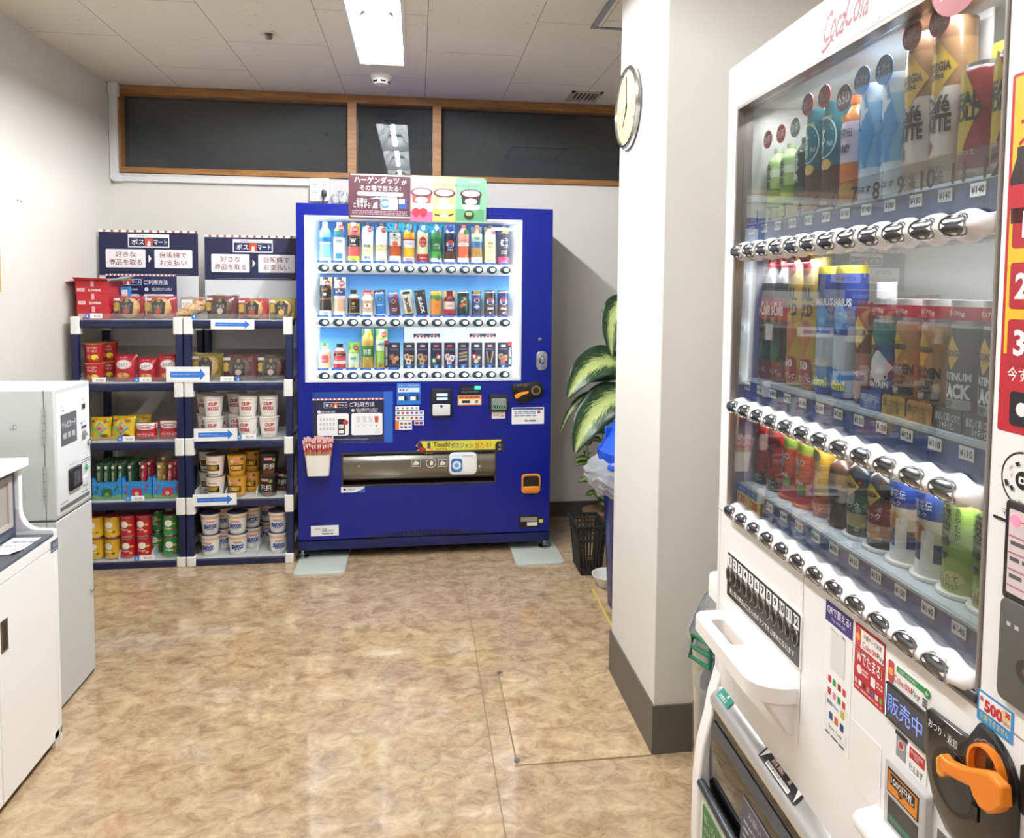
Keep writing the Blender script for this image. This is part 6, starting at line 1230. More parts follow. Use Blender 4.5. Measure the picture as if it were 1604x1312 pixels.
g = G(FX @ T(cx, cy, .003)); g.prism(rrect(w*1.05, h, .006), 0, .010, C('1d1e21', .35), chamfer=.004); g.prism(rrect(w*.66, h*.66, .003, cx=w*.04), .010, .0103, C('4a4d50', .2)); g.sheet(rect(w*.12, -h*.24, w*.22, h*.24), .0106, C('9a9fa3', .2, .6)); g.text('もどし口', 0, h*.68, .009, DK, z=.0004, w=w*.8); g.obj('return_slot', t)
g = G(FX); u, v = gp_(132.5, 731.5); g.prism(circ(.010, 20, u, v), .003, .006, C('c9ccce', .25, .8)).prism(circ(.008, 18, u, v), .006, .011, C('1fa04a', .3, e=.15), chamfer=.002); g.lines(u-.03, u+.035, [v+.03, v+.022], .003, DK, z=.0034); g.text('精算ボタン', u, v+.014, .005, DK, z=.0034, w=.03); g.obj('refund_button', t)
g = G(FX); u, v = gp_(131.5, 752); g.prism(rrect(.036, .030, .002, cx=u, cy=v), .003, .0075, C('d3d9da', .2), chamfer=.001); g.obj('coin_cup', t)
(u0, v0), (u1, v1) = gp_(93, 798), gp_(139, 772); g = G(FX); vm = (v0+v1)/2; g.prism(rrect(u1-u0, .014, .002, cx=(u0+u1)/2, cy=vm), .003, .0036, C('7b7c80', .3, .3)); g.text('取扱説明', u0+.03, vm+.018, .006, DK, z=.0034, w=.05); g.lines(u1-.06, u1-.01, [vm+.016], .003, DK, z=.0034); g.obj('instruction_strip', t)
g = G(FX); u, v = gp_(143, 922); g.prism(circ(.009, 18, u, v), 0, .010, C('c6c8c9', .2, .9), chamfer=.003); g.obj('pedestal_lock', t)

# ------------------------------------------------------------------ white washbasin-style cabinet in front of it
CX, CY1, CZ = -1.085, 2.345, .655
t = thing('white_cabinet', 'white side cabinet with dark worktop and raised back shelf at left', 'cabinet', T(CX, CY1, 0))
LEN, DEP = 1.15, .50
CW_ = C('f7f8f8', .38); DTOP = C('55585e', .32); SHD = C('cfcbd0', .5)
G().box(-DEP, -.006, -LEN, -.022, .045, CZ-.05, CW_).obj('body', t, bevel=.001)
G().box(-DEP, -.03, -LEN, -.03, .018, .045, C('8a8276', .5)).obj('kick_board', t)
# doors on the face towards the room, with gap lines and recessed pulls
ya, yb = at_x(3, 1170, CX)[1]-CY1, -.020
for (y0, y1, hp) in ((ya+.0015, yb, -.275), (ya-.33, ya-.0015, None)):
    d = G().box(-.006, .0, y0, y1, .024, CZ-.045, CW_).obj('door', t, bevel=.0012)
    yh = at_x(6.5, 995, CX)[1]-CY1 if hp else y0+.035; z0 = at_x(6.5, 1021, CX)[2]; z1 = at_x(6.5, 970, CX)[2]
    h = G(FX @ T(yh, (z0+z1)/2, 0)); h.prism(rrect(.034, z1-z0, .002), -.004, .0016, C('8a8378', .25, .8), chamfer=.0008); h.prism(rrect(.020, (z1-z0)*.84, .001), .0016, .0018, C('2a2622', .4)); h.obj('recessed_handle', d)
G().box(-DEP, .0, -LEN, -.018, CZ-.042, CZ-.012, CW_).obj('top_rail', t, bevel=.001)
G().box(-DEP, -.004, -LEN, -.014, CZ-.012, CZ-.004, DTOP).obj('worktop', t)
# end panel with the swept front edge
xb = at_y(41, 719, 2.34)[0]-CX; zt = at_y(41, 724, 2.34)[2]; xv = at_y(34, 780, 2.34)[0]-CX
P = [(-DEP, 0), (0, 0), (0, CZ+.003), (-.004, CZ+.008), (-.012, CZ+.010), (-.035, CZ+.011)]+[(xv+.0+.052-.052*sin(a), CZ+.011+.065-.065*cos(a)) for a in [pi/2*k/10 for k in range(1, 11)]]+[(xv, zt), (-DEP, zt)]
P = [(-DEP, .03), (-.0, .0)]+P[2:]
g = G(FACE); g.prism(P, 0, .018, CW_, side=CW_); g.obj('end_panel', t, bevel=.0018)
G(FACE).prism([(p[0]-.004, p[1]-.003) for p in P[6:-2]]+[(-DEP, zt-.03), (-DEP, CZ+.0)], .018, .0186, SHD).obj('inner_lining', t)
# raised shelf with its top and recessed back
G().box(-DEP, xb, -LEN, .008, zt-.012, zt+.012, CW_).obj('upper_shelf', t, bevel=.001)
G().box(-DEP, xv-.012, -LEN, -.019, CZ-.002, zt-.012, C('4b5064', .4)).obj('back_panel', t)
y0 = at_x(17, 800, CX+xv-.012)[1]-CY1
fr = G(FX @ T(0, 0, xv-.012)); SF = C('b3ada4', .35)
slab(fr, (y0-.40, CZ+.03, y0, zt-.03), [(y0-.38, CZ+.045, y0-.02, zt-.045)], 0, .006, SF); fr.obj('recess_frame', t)
G(FX @ T(0, 0, xv-.012)).prism(rect(y0-.38, CZ+.045, y0-.02, zt-.045), 0, .001, C('a59d92', .5)).obj('recess_panel', t)
q = at_x(85, 854, CX); g = G(FX @ T(q[1]-CY1, q[2], .0)); g.prism(rect(-.022, -.017, .022, .017), 0, .0006, C('5a6478', .4)); g.text('備品', .002, .003, .014, C('c9cfd8'), z=.0009, w=.026); g.lines(-.018, .018, [-.011], .003, C('c9cfd8'), z=.0009); g.obj('asset_sticker', t)
q = at_x(96, 1139, CX); g = G(FX @ T(q[1]-CY1, q[2], 0)); g.prism(rect(-.004, -.012, .004, .006), 0, .002, C('8a8680', .4)); g.obj('door_catch', t)
G().prism([(-.05, 0), (0, 0), (0, .045), (-.006, .045)], 0, .03, C('d3d0ca', .4), T(0, -.03, 0) @ RX(pi/2) @ T(0, 0, -.015)).obj('corner_foot', t)
# paper lying on the worktop
zp = CZ+.0
c = [at_z(x, y, zp) for x, y in ((20, 841), (65, 840), (29, 865), (-25, 868))]
org = sum(c)/4
t = thing('paper_note', 'white paper note with handwriting on the dark worktop', 'paper', T(org[0], org[1], zp-.0035))
e1 = Vector(c[1]-c[0]); e2 = Vector(c[3]-c[0])
g = G(); g.grid(lambda a, b: tuple(Vector(c[0]-org)+e1*a+e2*b+Vector((0, 0, .001-(.0)+.006*max(0, a-.8)*max(0, b-.7)*20))), 12, 12, C('eceeee', .6))
g.obj('sheet', t, solid=.0004)
g = G(); M = Matrix(((e1.normalized()[0], -e2.normalized()[0], 0, 0), (e1.normalized()[1], -e2.normalized()[1], 0, 0), (0, 0, 1, 0), (0, 0, 0, 1)))
for i, (s, dx, dy_) in enumerate((('使用後は', .02, .03), ('きれいに', .0, -.005), ('ふいて下さい', .01, -.04))): g.text(s, dx, dy_, .018, C('5a6a86', .5), M=T(0, 0, .0022) @ M, w=.09)
g.obj('handwriting', t)
# ------------------------------------------------------------------ white vending machine at the right
CB = radians(1.1); CO = np.array([.602, 1.386, 0.0]); CUX = np.array([-sin(CB), -cos(CB), 0]); CWY = np.array([cos(CB), -sin(CB), 0])
MC = Matrix.Translation(tuple(CO)) @ RZ(-pi/2-CB)
def co(x, y, w=0.0):
    d = ray(x, y); p0 = CO+w*CWY; p = CAM+d*(((p0-CAM) @ CWY)/(d @ CWY)); return float((p-CO) @ CUX), float(p[2])
PW = C('efecea', .36); PWS = C('e9e5e2', .4); CH_ = C('77797b', .2, 1.0); RING = C('c4c8cc', .1, 1.0)
CWID, CTOP = .88, 1.832
cm = thing('vending_machine', 'tall white drinks vending machine in the right foreground', 'vending machine', MC)
GLS = (.044, .966, .706, 1.747); CD = .20; TRC = (.036, .16, .62, .592)
G().box(0, CWID, CD+.02, .72, .06, CTOP, PWS).box(0, .03, .045, CD+.02, .06, CTOP, PWS).box(CWID-.03, CWID, .045, CD+.02, .06, CTOP, PWS).box(.03, CWID-.03, .045, CD+.02, CTOP-.03, CTOP, PWS).obj('carcass', cm, bevel=.004)
g = G(FACE); slab(g, (0, .06, CWID, CTOP), [GLS, TRC], -.045, 0, PW); g.obj('door', cm, bevel=.004)
g = G(FACE); LNG = C('9fb2c4', .5); LN2 = C('8d8a88', .5)
g.sheet(rect(.0155, GLS[3]-.01, .0165, CTOP-.002), .0004, LNG).sheet(rect(.0155, .62, .0165, .966), .0004, LN2); g.sheet(rect(.3425, .69, .3437, .966), .0004, LN2); g.sheet(rect(0, .9645, CWID, .966), .0004, LN2); g.obj('panel_seams', cm)
g = G(FACE); slab(g, (GLS[0]-.0, GLS[1]-.004, GLS[2]+.0, GLS[3]+.002), [(GLS[0]+.007, GLS[1]+.012, GLS[2]-.004, GLS[3]-.005)], -.03, .0012, C('8d827c', .3, .3)); g.obj('window_gasket', cm, bevel=.0008)
g = G(FACE); g.prism(rect(GLS[0], GLS[1]+.0, GLS[2], GLS[1]+.012), -.02, .003, C('3a3c40', .3)); g.obj('lower_gasket', cm, bevel=.002)
# inside of the display
g = G(FACE); a = GLS; b_ = (a[0]+.012, a[1]+.002, a[2]-.0, a[3]-.002); INW = C('cfcdc9', .6)
r4 = [(a[0], a[1]), (a[2], a[1]), (a[2], a[3]), (a[0], a[3])]; i4 = [(b_[0], b_[1]), (b_[2], b_[1]), (b_[2], b_[3]), (b_[0], b_[3])]
for i in range(4): j = (i+1) % 4; g.add([(*r4[i], -.02), (*r4[j], -.02), (*i4[j], -CD), (*i4[i], -CD)], [(0, 1, 2, 3)], INW)
g.add([(*p, -CD) for p in i4], [(0, 1, 2, 3)], C('c4c2bf', .6)); g.obj('display_interior', cm)
RV = [1.474, 1.1815, .980]; CU0, CP = .083, .0519
def wavy(u): return .0155+.0036*cos(2*pi*(u-CU0)/CP)
STRIP = C('1f5cc0', .3); TAGW = C('f4f4f2', .45); INKB = C('20242c', .5)
PRICES = (('¥170', '¥170', '¥170', '¥150', '¥150', '¥160', '¥140', '¥140', '¥180', '¥180', '¥140', '¥140'), ('¥180', '¥180', '¥170', '¥170', '¥180', '¥180', '¥130', '¥120', '¥120', '¥120', '¥110', '¥110'), ('', '', '¥160', '¥160', '¥160', '¥160', '¥150', '¥150', '¥150', '¥150', '¥140', '¥140'))
ROD = clear('clear_rod', 'eef2f4', 1.2, .04)
for k in range(3):
    zc = RV[k]; uA, uB = CU0-.032, CU0+11*CP+.046
    def fn(a, b, zc=zc):
        u = uA+(uB-uA)*a; t_ = -pi*.5+pi*b; e = 1.0
        ed = min((u-uA)/.02, (uB-u)/.03, 1.0); e = max(0.0, 1-(1-ed)**2)**.5
        return (u, .012-.026*cos(t_)*max(.25, e), zc+wavy(u)*(.4+.6*e)*sin(t_))
    g = G(); g.grid(fn, 150, 12, C('f3f0f2', .25))
    uAe = [(uA, .012), (uB, .012)]
    g.box(uA, uB, .012, .05, zc-.013, zc+.012, C('dcd8d8', .4)); rail = g.obj('button_rail', cm)
    for i in range(12):
        u = CU0+CP*i; g = G(FACE @ T(u, zc, .0112)); n = 28
        P = [(.0185*abs(cos(t))**.75*(1 if cos(t) >= 0 else -1), .0112*abs(sin(t))**.75*(1 if sin(t) >= 0 else -1)) for t in [2*pi*q/n for q in range(n)]]
        bb = wavy(CU0)*1.0
        def so(y, d): return -.0112-.012+.026*sqrt(max(0, 1-min(.97, abs(y)/bb)**2))+d      # follows the swollen rail
        rg = [(1.16, 1.2, -.002), (1.14, 1.18, .0004), (1.08, 1.1, .0014), (1.02, 1.02, .0008), (.98, .97, -.0004), (.7, .7, -.0001), (.4, .4, .0001)]
        V = [(x*a_, y*c_, so(y*c_, d)) for a_, c_, d in rg for x, y in P]+[(0, 0, so(0, .0001))]
        F = [(r*n+q, r*n+(q+1) % n, (r+1)*n+(q+1) % n, (r+1)*n+q) for r in range(6) for q in range(n)]+[(6*n+q, 6*n+(q+1) % n, 7*n) for q in range(n)]
        g.add(V, F, [RING if f < 3*n else CH_ for f in range(len(F))], True)
        g.obj('button', rail)
    # blue price strip above the rail, in a clear channel
    g = G(FACE); g.prism(rect(uA+.012, zc+.012, uB-.02, zc+.050), -.03, -.022, STRIP); g.prism(rect(uA+.012, zc+.050, uB-.012, zc+.054), -.10, -.018, C('b9c2c8', .2)); g.prism(rect(uA+.010, zc+.012, uB-.006, zc+.056), -.0215, -.0205, ROD)
    for i in range(12): g.text('つめた〜い', CU0+CP*i, zc+.022, .009, C('7f9fd0', .4), z=-.0215, w=.034)
    g.obj('price_strip', cm)
    for i in range(12):
        if not PRICES[k][i]: continue
        g = G(FACE @ T(CU0+CP*i-.004, zc+.040, -.0195)); g.prism(rect(-.0115, -.0075, .0115, .0075), 0, .0006, TAGW); g.text(PRICES[k][i], 0, 0, .0085, INKB, z=.0009, w=.0195, bold=.03); g.obj('price_tag', cm)
for i in range(2):
    g = G(FACE @ T(CU0+CP*i+.004, RV[2]+.020, -.012)); YT = C('e6c82a', .45); g.prism(rect(-.024, -.004, .024, .034), 0, .0008, YT); g.sheet(rect(-.024, .020, .024, .034), .001, C('2a6ab0', .45)); g.text('130', -.003, .008, .016, C('c22a2a', .45), z=.0011, w=.030, bold=.05); g.text('円', .019, .005, .008, C('c22a2a'), z=.0011); g.text('今だけ', -.002, .027, .008, C('cfe0f0'), z=.0012, w=.026); g.obj('price_tag', cm)
# numbers of the top row on the clear lip
g = G(FACE)
for i in range(12): g.text(str(i+1), CU0+CP*i+.022-.004*i/11, 1.537, .024, C('101216', .4), z=-.0175, bold=.015)
g.obj('column_numbers', cm)
G(FACE).prism(rect(GLS[0]+.02, 1.515, GLS[2]-.01, 1.560), -.0190, -.0180, ROD).obj('number_lip', cm)
G(FACE).prism(rect(-.327, -.382, .327, .382), -.0012, .0012, clear('machine_window', 'e2e4e4', 1.25, .006, .03, 'c8cccc')).obj('window_pane', cm, M=T((GLS[0]+GLS[2])/2+.002, .013, (GLS[1]+GLS[3])/2+.003) @ RZ(radians(.7)) @ RX(radians(-.6)))  # veil paints in the milky haze of the reflected room
for u in (GLS[0]+.018,):
    g = G(); g.prism([(0, .98), (.022, .98), (.032, 1.10), (.030, 1.30), (.016, 1.40), (0, 1.42)], .0, .012, C('d9dadc', .4), FACE @ T(u-.012, 0, -.10)); g.obj('side_bracket', cm, bevel=.003)
# area lamps added to brighten the interior, whose own lights look off
for (z_, e_) in ((GLS[3]-.012, 1.6), (RV[0]-.022, .9), (RV[1]-.022, .9)):
    ld = bpy.data.lights.new('display_lamp', 'AREA'); ld.shape = 'RECTANGLE'; ld.size = .60; ld.size_y = .015; ld.energy = e_*.85; ld.color = (.95, .97, 1)
    lo = bpy.data.objects.new('display_lamp', ld); COL.objects.link(lo); lo.parent = cm; lo.matrix_local = T(.375, .05, z_) @ RX(radians(25))
# lettering above the window
g = G(FACE); g.prism(rrect(.165, .072, .003, cx=.405, cy=1.789), 0, .0008, C('f4f3f1', .3)); RC = C('740a18', .5)
g.text('Coca', .382, 1.786, .044, RC, z=.0012, w=.055, bold=.012, slant=.3); g.text('Cola', .438, 1.791, .044, RC, z=.0012, w=.058, bold=.012, slant=.3); g.text('-', .409, 1.788, .003, RC, z=.0012, w=.007)
g.sheet([(.345, 1.757), (.352, 1.752), (.365, 1.757), (.372, 1.763), (.382, 1.760), (.376, 1.767), (.366, 1.764), (.356, 1.759)], .0012, RC); g.text('ecoる', .400, 1.818, .012, C('9a9490', .4), z=.0012, w=.05); g.obj('brand_plate', cm)
g = G(FACE); g.prism(circ(.045, 32, .632, 1.752), 0, .0008, C('8a0f1a', .35)); g.text('スマホで', .632, 1.737, .013, WHITE, z=.0012, w=.055, bold=.03); g.text('買える', .632, 1.765, .014, WHITE, z=.0012, w=.05, bold=.03); g.obj('round_sticker', cm)
# panel of twelve low buttons
u0, v0, u1, v1 = .061, .813, .341, .897
g = G(FACE); g.prism(rrect(u1-u0+.008, v1-v0+.008, .006, cx=(u0+u1)/2, cy=(v0+v1)/2), 0, .0025, PW, chamfer=.001); g.prism(rrect(u1-u0, v1-v0, .003, cx=(u0+u1)/2, cy=(v0+v1)/2), .0025, .0032, C('2a2826', .35))
pp = (u1-u0)/12
for i in range(12):
    u = u0+pp*(i+.5); g.sheet(rect(u-pp*.40, v1-.026, u+pp*.40, v1-.004), .0036, C('efefec', .4)); g.text(str(i+1), u, v1-.014, .014, INKB, z=.004, bold=.03)
g.text('最上段の商品はこちらのボタンでもお求めになれます', (u0+u1)/2, v0+.014, .011, C('f0efec', .4), z=.0036, w=(u1-u0)*.9, bold=.02); pn = g.obj('low_button_panel', cm)
for i in range(12):
    u = u0+pp*(i+.5); g = G(FACE @ T(u, v1-.040, .0032)); P = circ(.0095, 20, sy=1.55); g.prism(P, 0, .003, C('a8a49c', .25, .7), chamfer=.001); g.prism([(x*.86, y*.88) for x, y in P], .003, .0042, C('2c2d2e', .2, .3)); g.prism([(x*.45, y*.5) for x, y in P], .0042, .005, C('131314', .2), chamfer=.0006); g.obj('low_button', pn)
# money ledge
g = G(); o_ = []
zL = .777; hole = rrect(.100, .026, .009, cx=.140, cy=-.034, n=4)
U0, U1, W1_ = .050, .336, -.070
outer = [(U0, .004)]+[(U0+.030-.030*cos(a), W1_+.030-.030*sin(a)) for a in [pi/2*k/6 for k in range(7)]]+[(U1-.045+.045*sin(a), W1_+.055-.055*cos(a)) for a in [pi/2*k/8 for k in range(9)]]+[(U1, .004)]
bm = bmesh.new(); ev = [bm.verts.new((x, y, zL)) for x, y in outer]; hv = [bm.verts.new((x, y, zL)) for x, y in hole]
ee = [bm.edges.new((ev[i], ev[(i+1) % len(ev)])) for i in range(len(ev))]+[bm.edges.new((hv[i], hv[(i+1) % len(hv)])) for i in range(len(hv))]
bmesh.ops.triangle_fill(bm, use_beauty=True, edges=ee)
r = bmesh.ops.extrude_face_region(bm, geom=bm.faces[:]); bmesh.ops.translate(bm, verts=[v for v in r['geom'] if isinstance(v, bmesh.types.BMVert)], vec=(0, 0, -.026)); bmesh.ops.recalc_face_normals(bm, faces=bm.faces[:])
bm.verts.index_update(); V = [v.co[:] for v in bm.verts]; F = [tuple(v.index for v in f.verts) for f in bm.faces]; bm.free()
LED_ = C('efe9e6', .35)
ld_ = G().add(V, F, LED_).obj('coin_ledge', cm, bevel=.003)
G(Matrix(((0, 0, 1, 0), (1, 0, 0, 0), (0, 1, 0, 0), (0, 0, 0, 1)))).prism([(.004, zL-.085), (-.012, zL-.080), (-.046, zL-.026), (.004, zL-.026)], .255, .325, LED_).obj('ledge_bracket', ld_, bevel=.003)
# swollen delivery surround
prof = [(.0, .625), (.004, .600), (-.020, .548), (-.034, .490), (-.041, .42), (-.042, .30), (-.036, .18), (-.02, .10), (0, .075)]
PX = Matrix(((0, 0, 1, 0), (1, 0, 0, 0), (0, 1, 0, 0), (0, 0, 0, 1)))
def cheek(ua, ub):
    g = G(PX); P = [(.0, .640), (-.004, .622), (-.013, .592)]+prof[2:]; g.prism(P+[(.02, .075), (.02, .64)], ua, ub, PW, smooth=True); return g
cheek(-.002, .036).obj('delivery_cheek', cm, bevel=.004, angle=50); cheek(.62, .655).obj('delivery_cheek', cm, bevel=.004, angle=50)
g = G(FACE); T0 = TRC; PEACH_BOUNCE = C('d9c8c0', .5); DKI = C('3c3733', .5)  # white plastic, with the room's warm bounce put into the peach colour
g.add([(T0[0], T0[1], .0), (T0[0], T0[3], .0), (T0[0]+.02, T0[3]-.01, -.13), (T0[0]+.02, T0[1], -.13)], [(0, 1, 2, 3)], PEACH_BOUNCE); g.add([(T0[2], T0[1], 0), (T0[2], T0[3], 0), (T0[2]-.02, T0[3]-.01, -.13), (T0[2]-.02, T0[1], -.13)], [(3, 2, 1, 0)], PEACH_BOUNCE)
g.add([(T0[0], T0[3], -.0), (T0[2], T0[3], 0), (T0[2], T0[3]-.01, -.13), (T0[0], T0[3]-.01, -.13)], [(0, 1, 2, 3)], DKI); g.add([(T0[0], T0[3], -.13), (T0[2], T0[3], -.13), (T0[2], T0[1], -.13), (T0[0], T0[1], -.13)], [(0, 1, 2, 3)], C('55504c', .5)); g.add([(T0[0], T0[1], 0), (T0[2], T0[1], 0), (T0[2], T0[1], -.13), (T0[0], T0[1], -.13)], [(0, 1, 2, 3)], DKI); g.obj('delivery_recess', cm)
G(PX).prism([(.014, .622), (.004, .620), (-.016, .603), (-.022, .594), (-.021, .580), (-.012, .576), (.0, .590), (.014, .60)], .036, .62, C('c9c8c6', .24, .55), smooth=True).obj('delivery_bar', cm, angle=45, bevel=.001)
FL = clear('smoked_flap', '4a464a', 1.6, .02)
G(PX).prism([(-.012, .585), (-.020, .54), (-.024, .47), (-.022, .41), (-.019, .41), (-.021, .47), (-.017, .54), (-.009, .585)], .045, .612, FL, smooth=True).obj('flap', cm)
G(PX).prism([(-.020, .556), (-.024, .535), (-.021, .532), (-.017, .553)], .05, .61, C('3f434a', .3)).obj('flap_rim', cm, bevel=.001)
G(PX).tube([(-.036, .418, .036), (-.036, .418, .62)], .009, C('33363a', .2), 12).obj('lower_rail', cm)
G(PX).prism([(-.034, .408), (-.036, .30), (-.030, .17), (-.0, .17), (-.0, .408)], .036, .62, PW, smooth=True).obj('lower_panel', cm)
def onbar(u, w_, h_, name, build):
    """flat label lying on the sloped bar top"""
    M = Matrix.Translation((u, -.0062, .6128)) @ RX(radians(40)) @ Matrix(((1, 0, 0, 0), (0, 1, 0, 0), (0, 0, 1, 0), (0, 0, 0, 1)))
    g = G(M); build(g, w_, h_); g.obj(name, cm)
def b1(g, w, h):
    g.prism(rrect(w, h, .002), 0, .0006, C('1f8a7a', .4)); g.sheet(circ(.0035, 12, w*.1, h*.25), .0009, WHITE); g.text('抗菌加工', -w*.05, -h*.2, h*.34, WHITE, z=.0009, w=w*.6, bold=.03)
onbar(.075, .052, .021, 'green_sticker', b1)
def b2(g, w, h):
    g.prism(rrect(w, h, .003), 0, .0006, C('1d1e22', .35)); g.sheet([(-w*.46, -h*.42), (-w*.36, h*.42), (-w*.46, h*.42)], .0009, WHITE); g.sheet([(w*.46, -h*.42), (w*.46, h*.42), (w*.36, h*.42)], .0009, WHITE); g.text('自販', -w*.1, h*.2, h*.34, C('f0d8c8'), z=.0009, w=w*.3, bold=.03); g.text('扉', w*.2, h*.2, h*.34, C('f0d8c8'), z=.0009, bold=.03); g.sheet(rrect(w*.62, h*.3, .002, cy=-h*.25), .0009, WHITE); g.text('扉の位置まで押して下さい', 0, -h*.25, h*.2, INKB, z=.0012, w=w*.58)
onbar(.300, .125, .024, 'black_sticker', b2)
g = G(FX := Matrix(((0, 0, 1, 0), (1, 0, 0, 0), (0, 1, 0, 0), (0, 0, 0, 1))))
g = G(FACE @ T(.30, .47, .0245) @ RX(radians(-3))); g.prism(rect(-.10, -.04, .10, .04), 0, .0004, C('4a4855', .4)); 
for e in ((-.098, .036, .098, .038), (-.098, -.038, .098, -.036), (-.0, -.036, .002, .036)): g.sheet(rect(*e), .0006, C('a8a4a8'))
g.text('お願い', -.05, .02, .012, C('b9b4b4'), z=.0006, w=.05); g.lines(-.09, -.01, [.0, -.012, -.024], .004, C('b9b4b4'), z=.0006); g.lines(.01, .09, [.024, .012, .0, -.012], .004, C('b9b4b4'), z=.0006); g.obj('flap_notice', cm)
g = G(FACE @ T(.10, .335, .0365)); g.prism(rrect(.10, .10, .004), -.004, .0004, C('2c6a3a', .4)); g.text('缶・びん', -.01, .03, .014, C('cfe2c8'), z=.0008, w=.06, bold=.02); g.text('ペットボトル', -.005, .008, .012, C('cfe2c8'), z=.0008, w=.07, bold=.02); g.lines(-.04, .03, [-.012, -.024], .004, C('a8c8a0'), z=.0008); g.obj('green_notice', cm)
# stickers right of the seam
def cst(u0, v0, u1, v1, col, name, r=.002, z=.0006):
    w, h = u1-u0, v1-v0; g = G(FACE @ T((u0+u1)/2, (v0+v1)/2, 0)); g.prism(rrect(w, h, r), 0, z, C(col, .4)); return g, w, h
g, w, h = cst(.409, .755, .478, .953, 'f1efed', 'x'); g.sheet(rect(-w/2, h/2-.030, w/2, h/2), .0008, C('3a2f74', .4)); g.text('QRで買える!', 0, h/2-.011, .013, WHITE, z=.0011, w=w*.86, bold=.03); g.text('Pay with QR', 0, h/2-.023, .006, C('d8d4e8'), z=.0011, w=w*.5)
g.text('スキャンして購入', 0, h/2-.037, .005, INKB, z=.0009, w=w*.6); g.sheet(rrect(.036, .056, .002, cy=.032), .0009, C('dddad6', .5))       # the code itself is left out
for i, (x, y, cc) in enumerate(((-.018, -.012, 'c2343a'), (-.006, -.012, '2f9a4a'), (.007, -.012, 'a8242a'), (.019, -.013, 'c8403a'), (-.018, -.030, 'b02a34'), (-.005, -.031, 'd88a98'), (.007, -.031, '2d8a4a'), (.019, -.031, 'c23a40'))): g.sheet(rrect(.008, .010, .002, cx=x, cy=y), .0009, C(cc, .5))
for e in ((-.027, -.038, .027, -.0375), (-.027, -.086, .027, -.0855), (-.027, -.086, -.0265, -.0375), (.0265, -.086, .027, -.0375)): g.sheet(rect(*e), .0009, C('a8a4a0'))
for (x, y, cc) in ((-.012, -.064, '2f4a8a'), (.002, -.064, 'c8602a'), (.016, -.065, '2a3f7a'), (.017, -.046, 'c8a02a')): g.sheet(rrect(.009, .011, .001, cx=x, cy=y), .0009, C(cc, .5))
g.text('銀聯', -.016, -.046, .007, C('2f3a6a'), z=.0009, bold=.02); g.text('Alipay', .0, -.046, .006, C('3a6aa8'), z=.0009, w=.016); g.text('Smart Code', 0, -.080, .005, INKB, z=.0009, w=.034); g.lines(-.026, .026, [-.092], .003, C('4a4a4e'), z=.0009); g.obj('payment_sticker', cm)
def coke_pay(g, x, y, k, c1='b8343c', c2='5a2a2a'):
    g.text('Coke', x-.019*k, y, .011*k, C(c1, .45), z=.0014, w=.024*k); g.text('ON', x+.002*k, y, .010*k, C('d0303a', .45), z=.0014, w=.013*k, bold=.02); g.text('Pay', x+.020*k, y-.001*k, .012*k, C(c2, .45), z=.0014, w=.019*k)
g, w, h = cst(.484, .863, .550, .954, 'b3202c', 'x'); g.prism(rrect(w*.92, .026, .002, cy=h/2-.017), .0006, .0010, C('f3ebe4', .4)); g.text('小銭ナシで決済', .006, h/2-.011, .007, INKB, z=.0013, w=w*.6, bold=.02); coke_pay(g, .009, h/2-.023, .78); g.sheet(rrect(.011, .026, .003, cx=-w*.38, cy=h/2-.017), .0013, C('c8444a', .4)); g.sheet(circ(.005, 14, -w*.38, h/2-.017), .0016, C('e8a84a', .4))
g.sheet(rect(-w*.46, h/2-.034, w*.46, h/2-.0336), .0009, C('e0a8a8')); g.text('Wでたまる!', 0, .003, .017, WHITE, z=.0009, w=w*.86, bold=.04); g.prism(circ(.006, 14, -w*.32, -.015), .0006, .0009, C('e8d8d4')); g.sheet(rrect(.010, .013, .001, cx=.010, cy=-.017), .0009, C('f0e6e2')); g.lines(-w*.22, -w*.02, [-.012, -.017], .003, C('e0b8b4'), z=.0009); g.lines(w*.26, w*.46, [-.013, -.018], .003, C('e0b8b4'), z=.0009)
for i, cc in enumerate(('d8a0a0', 'e8e8e8', '5a2020', 'b8867a', '5a5aa8', 'd8d8d8', '6aa84a')): g.sheet(rrect(.0062, .007, .001, cx=-w*.42+i*w*.14, cy=-h/2+.013), .0009, C(cc, .5))
g.lines(-w*.45, w*.45, [-h/2+.005], .0025, C('e0b0b0'), z=.0009); g.obj('red_poster', cm)
g, w, h = cst(.555, .912, .633, .941, 'f1ede9', 'x'); g.sheet(rrect(.012, .027, .003, cx=-w/2+.008), .0009, C('c8444a', .4)); g.sheet(circ(.005, 14, -w/2+.008, 0), .0012, C('e8a84a', .4)); g.sheet(rect(-w*.26, h*.18, w*.44, h*.44), .0009, C('2d8a4a', .4)); g.text('ご利用いただけます!', .0, h*.31, h*.16, WHITE, z=.0012, w=w*.44); g.prism(circ(.006, 14, w*.45, h*.28), .0006, .0010, C('2d8a4a', .4)); g.text('+', w*.45, h*.28, .006, WHITE, z=.0014); coke_pay(g, .0, -h*.14, .80, 'b8343c', '33302e'); g.lines(w*.36, w*.47, [-h*.05, -h*.18, -h*.31], .003, C('5a5654'), z=.0009); g.obj('pay_sticker', cm)
g, w, h = cst(.557, .866, .640, .912, '202328', 'x', .003, .004); g.sheet(rrect(w*.94, h*.9, .002), .0043, C('41454c', .15)); g.text('販売中', -.002, 0, .024, C('6f84d8', .4, e=.6), z=.0047, w=.064); g.sheet(rect(-w*.47, -h*.44, -w*.455, h*.44), .0047, C('b8c4ff', .4, e=1.5)); g.obj('status_display', cm)
g, w, h = cst(.479, .727, .550, .818, 'ece8e4', 'x', .004, .0008); g.obj('cover_plate', cm, bevel=.0006)
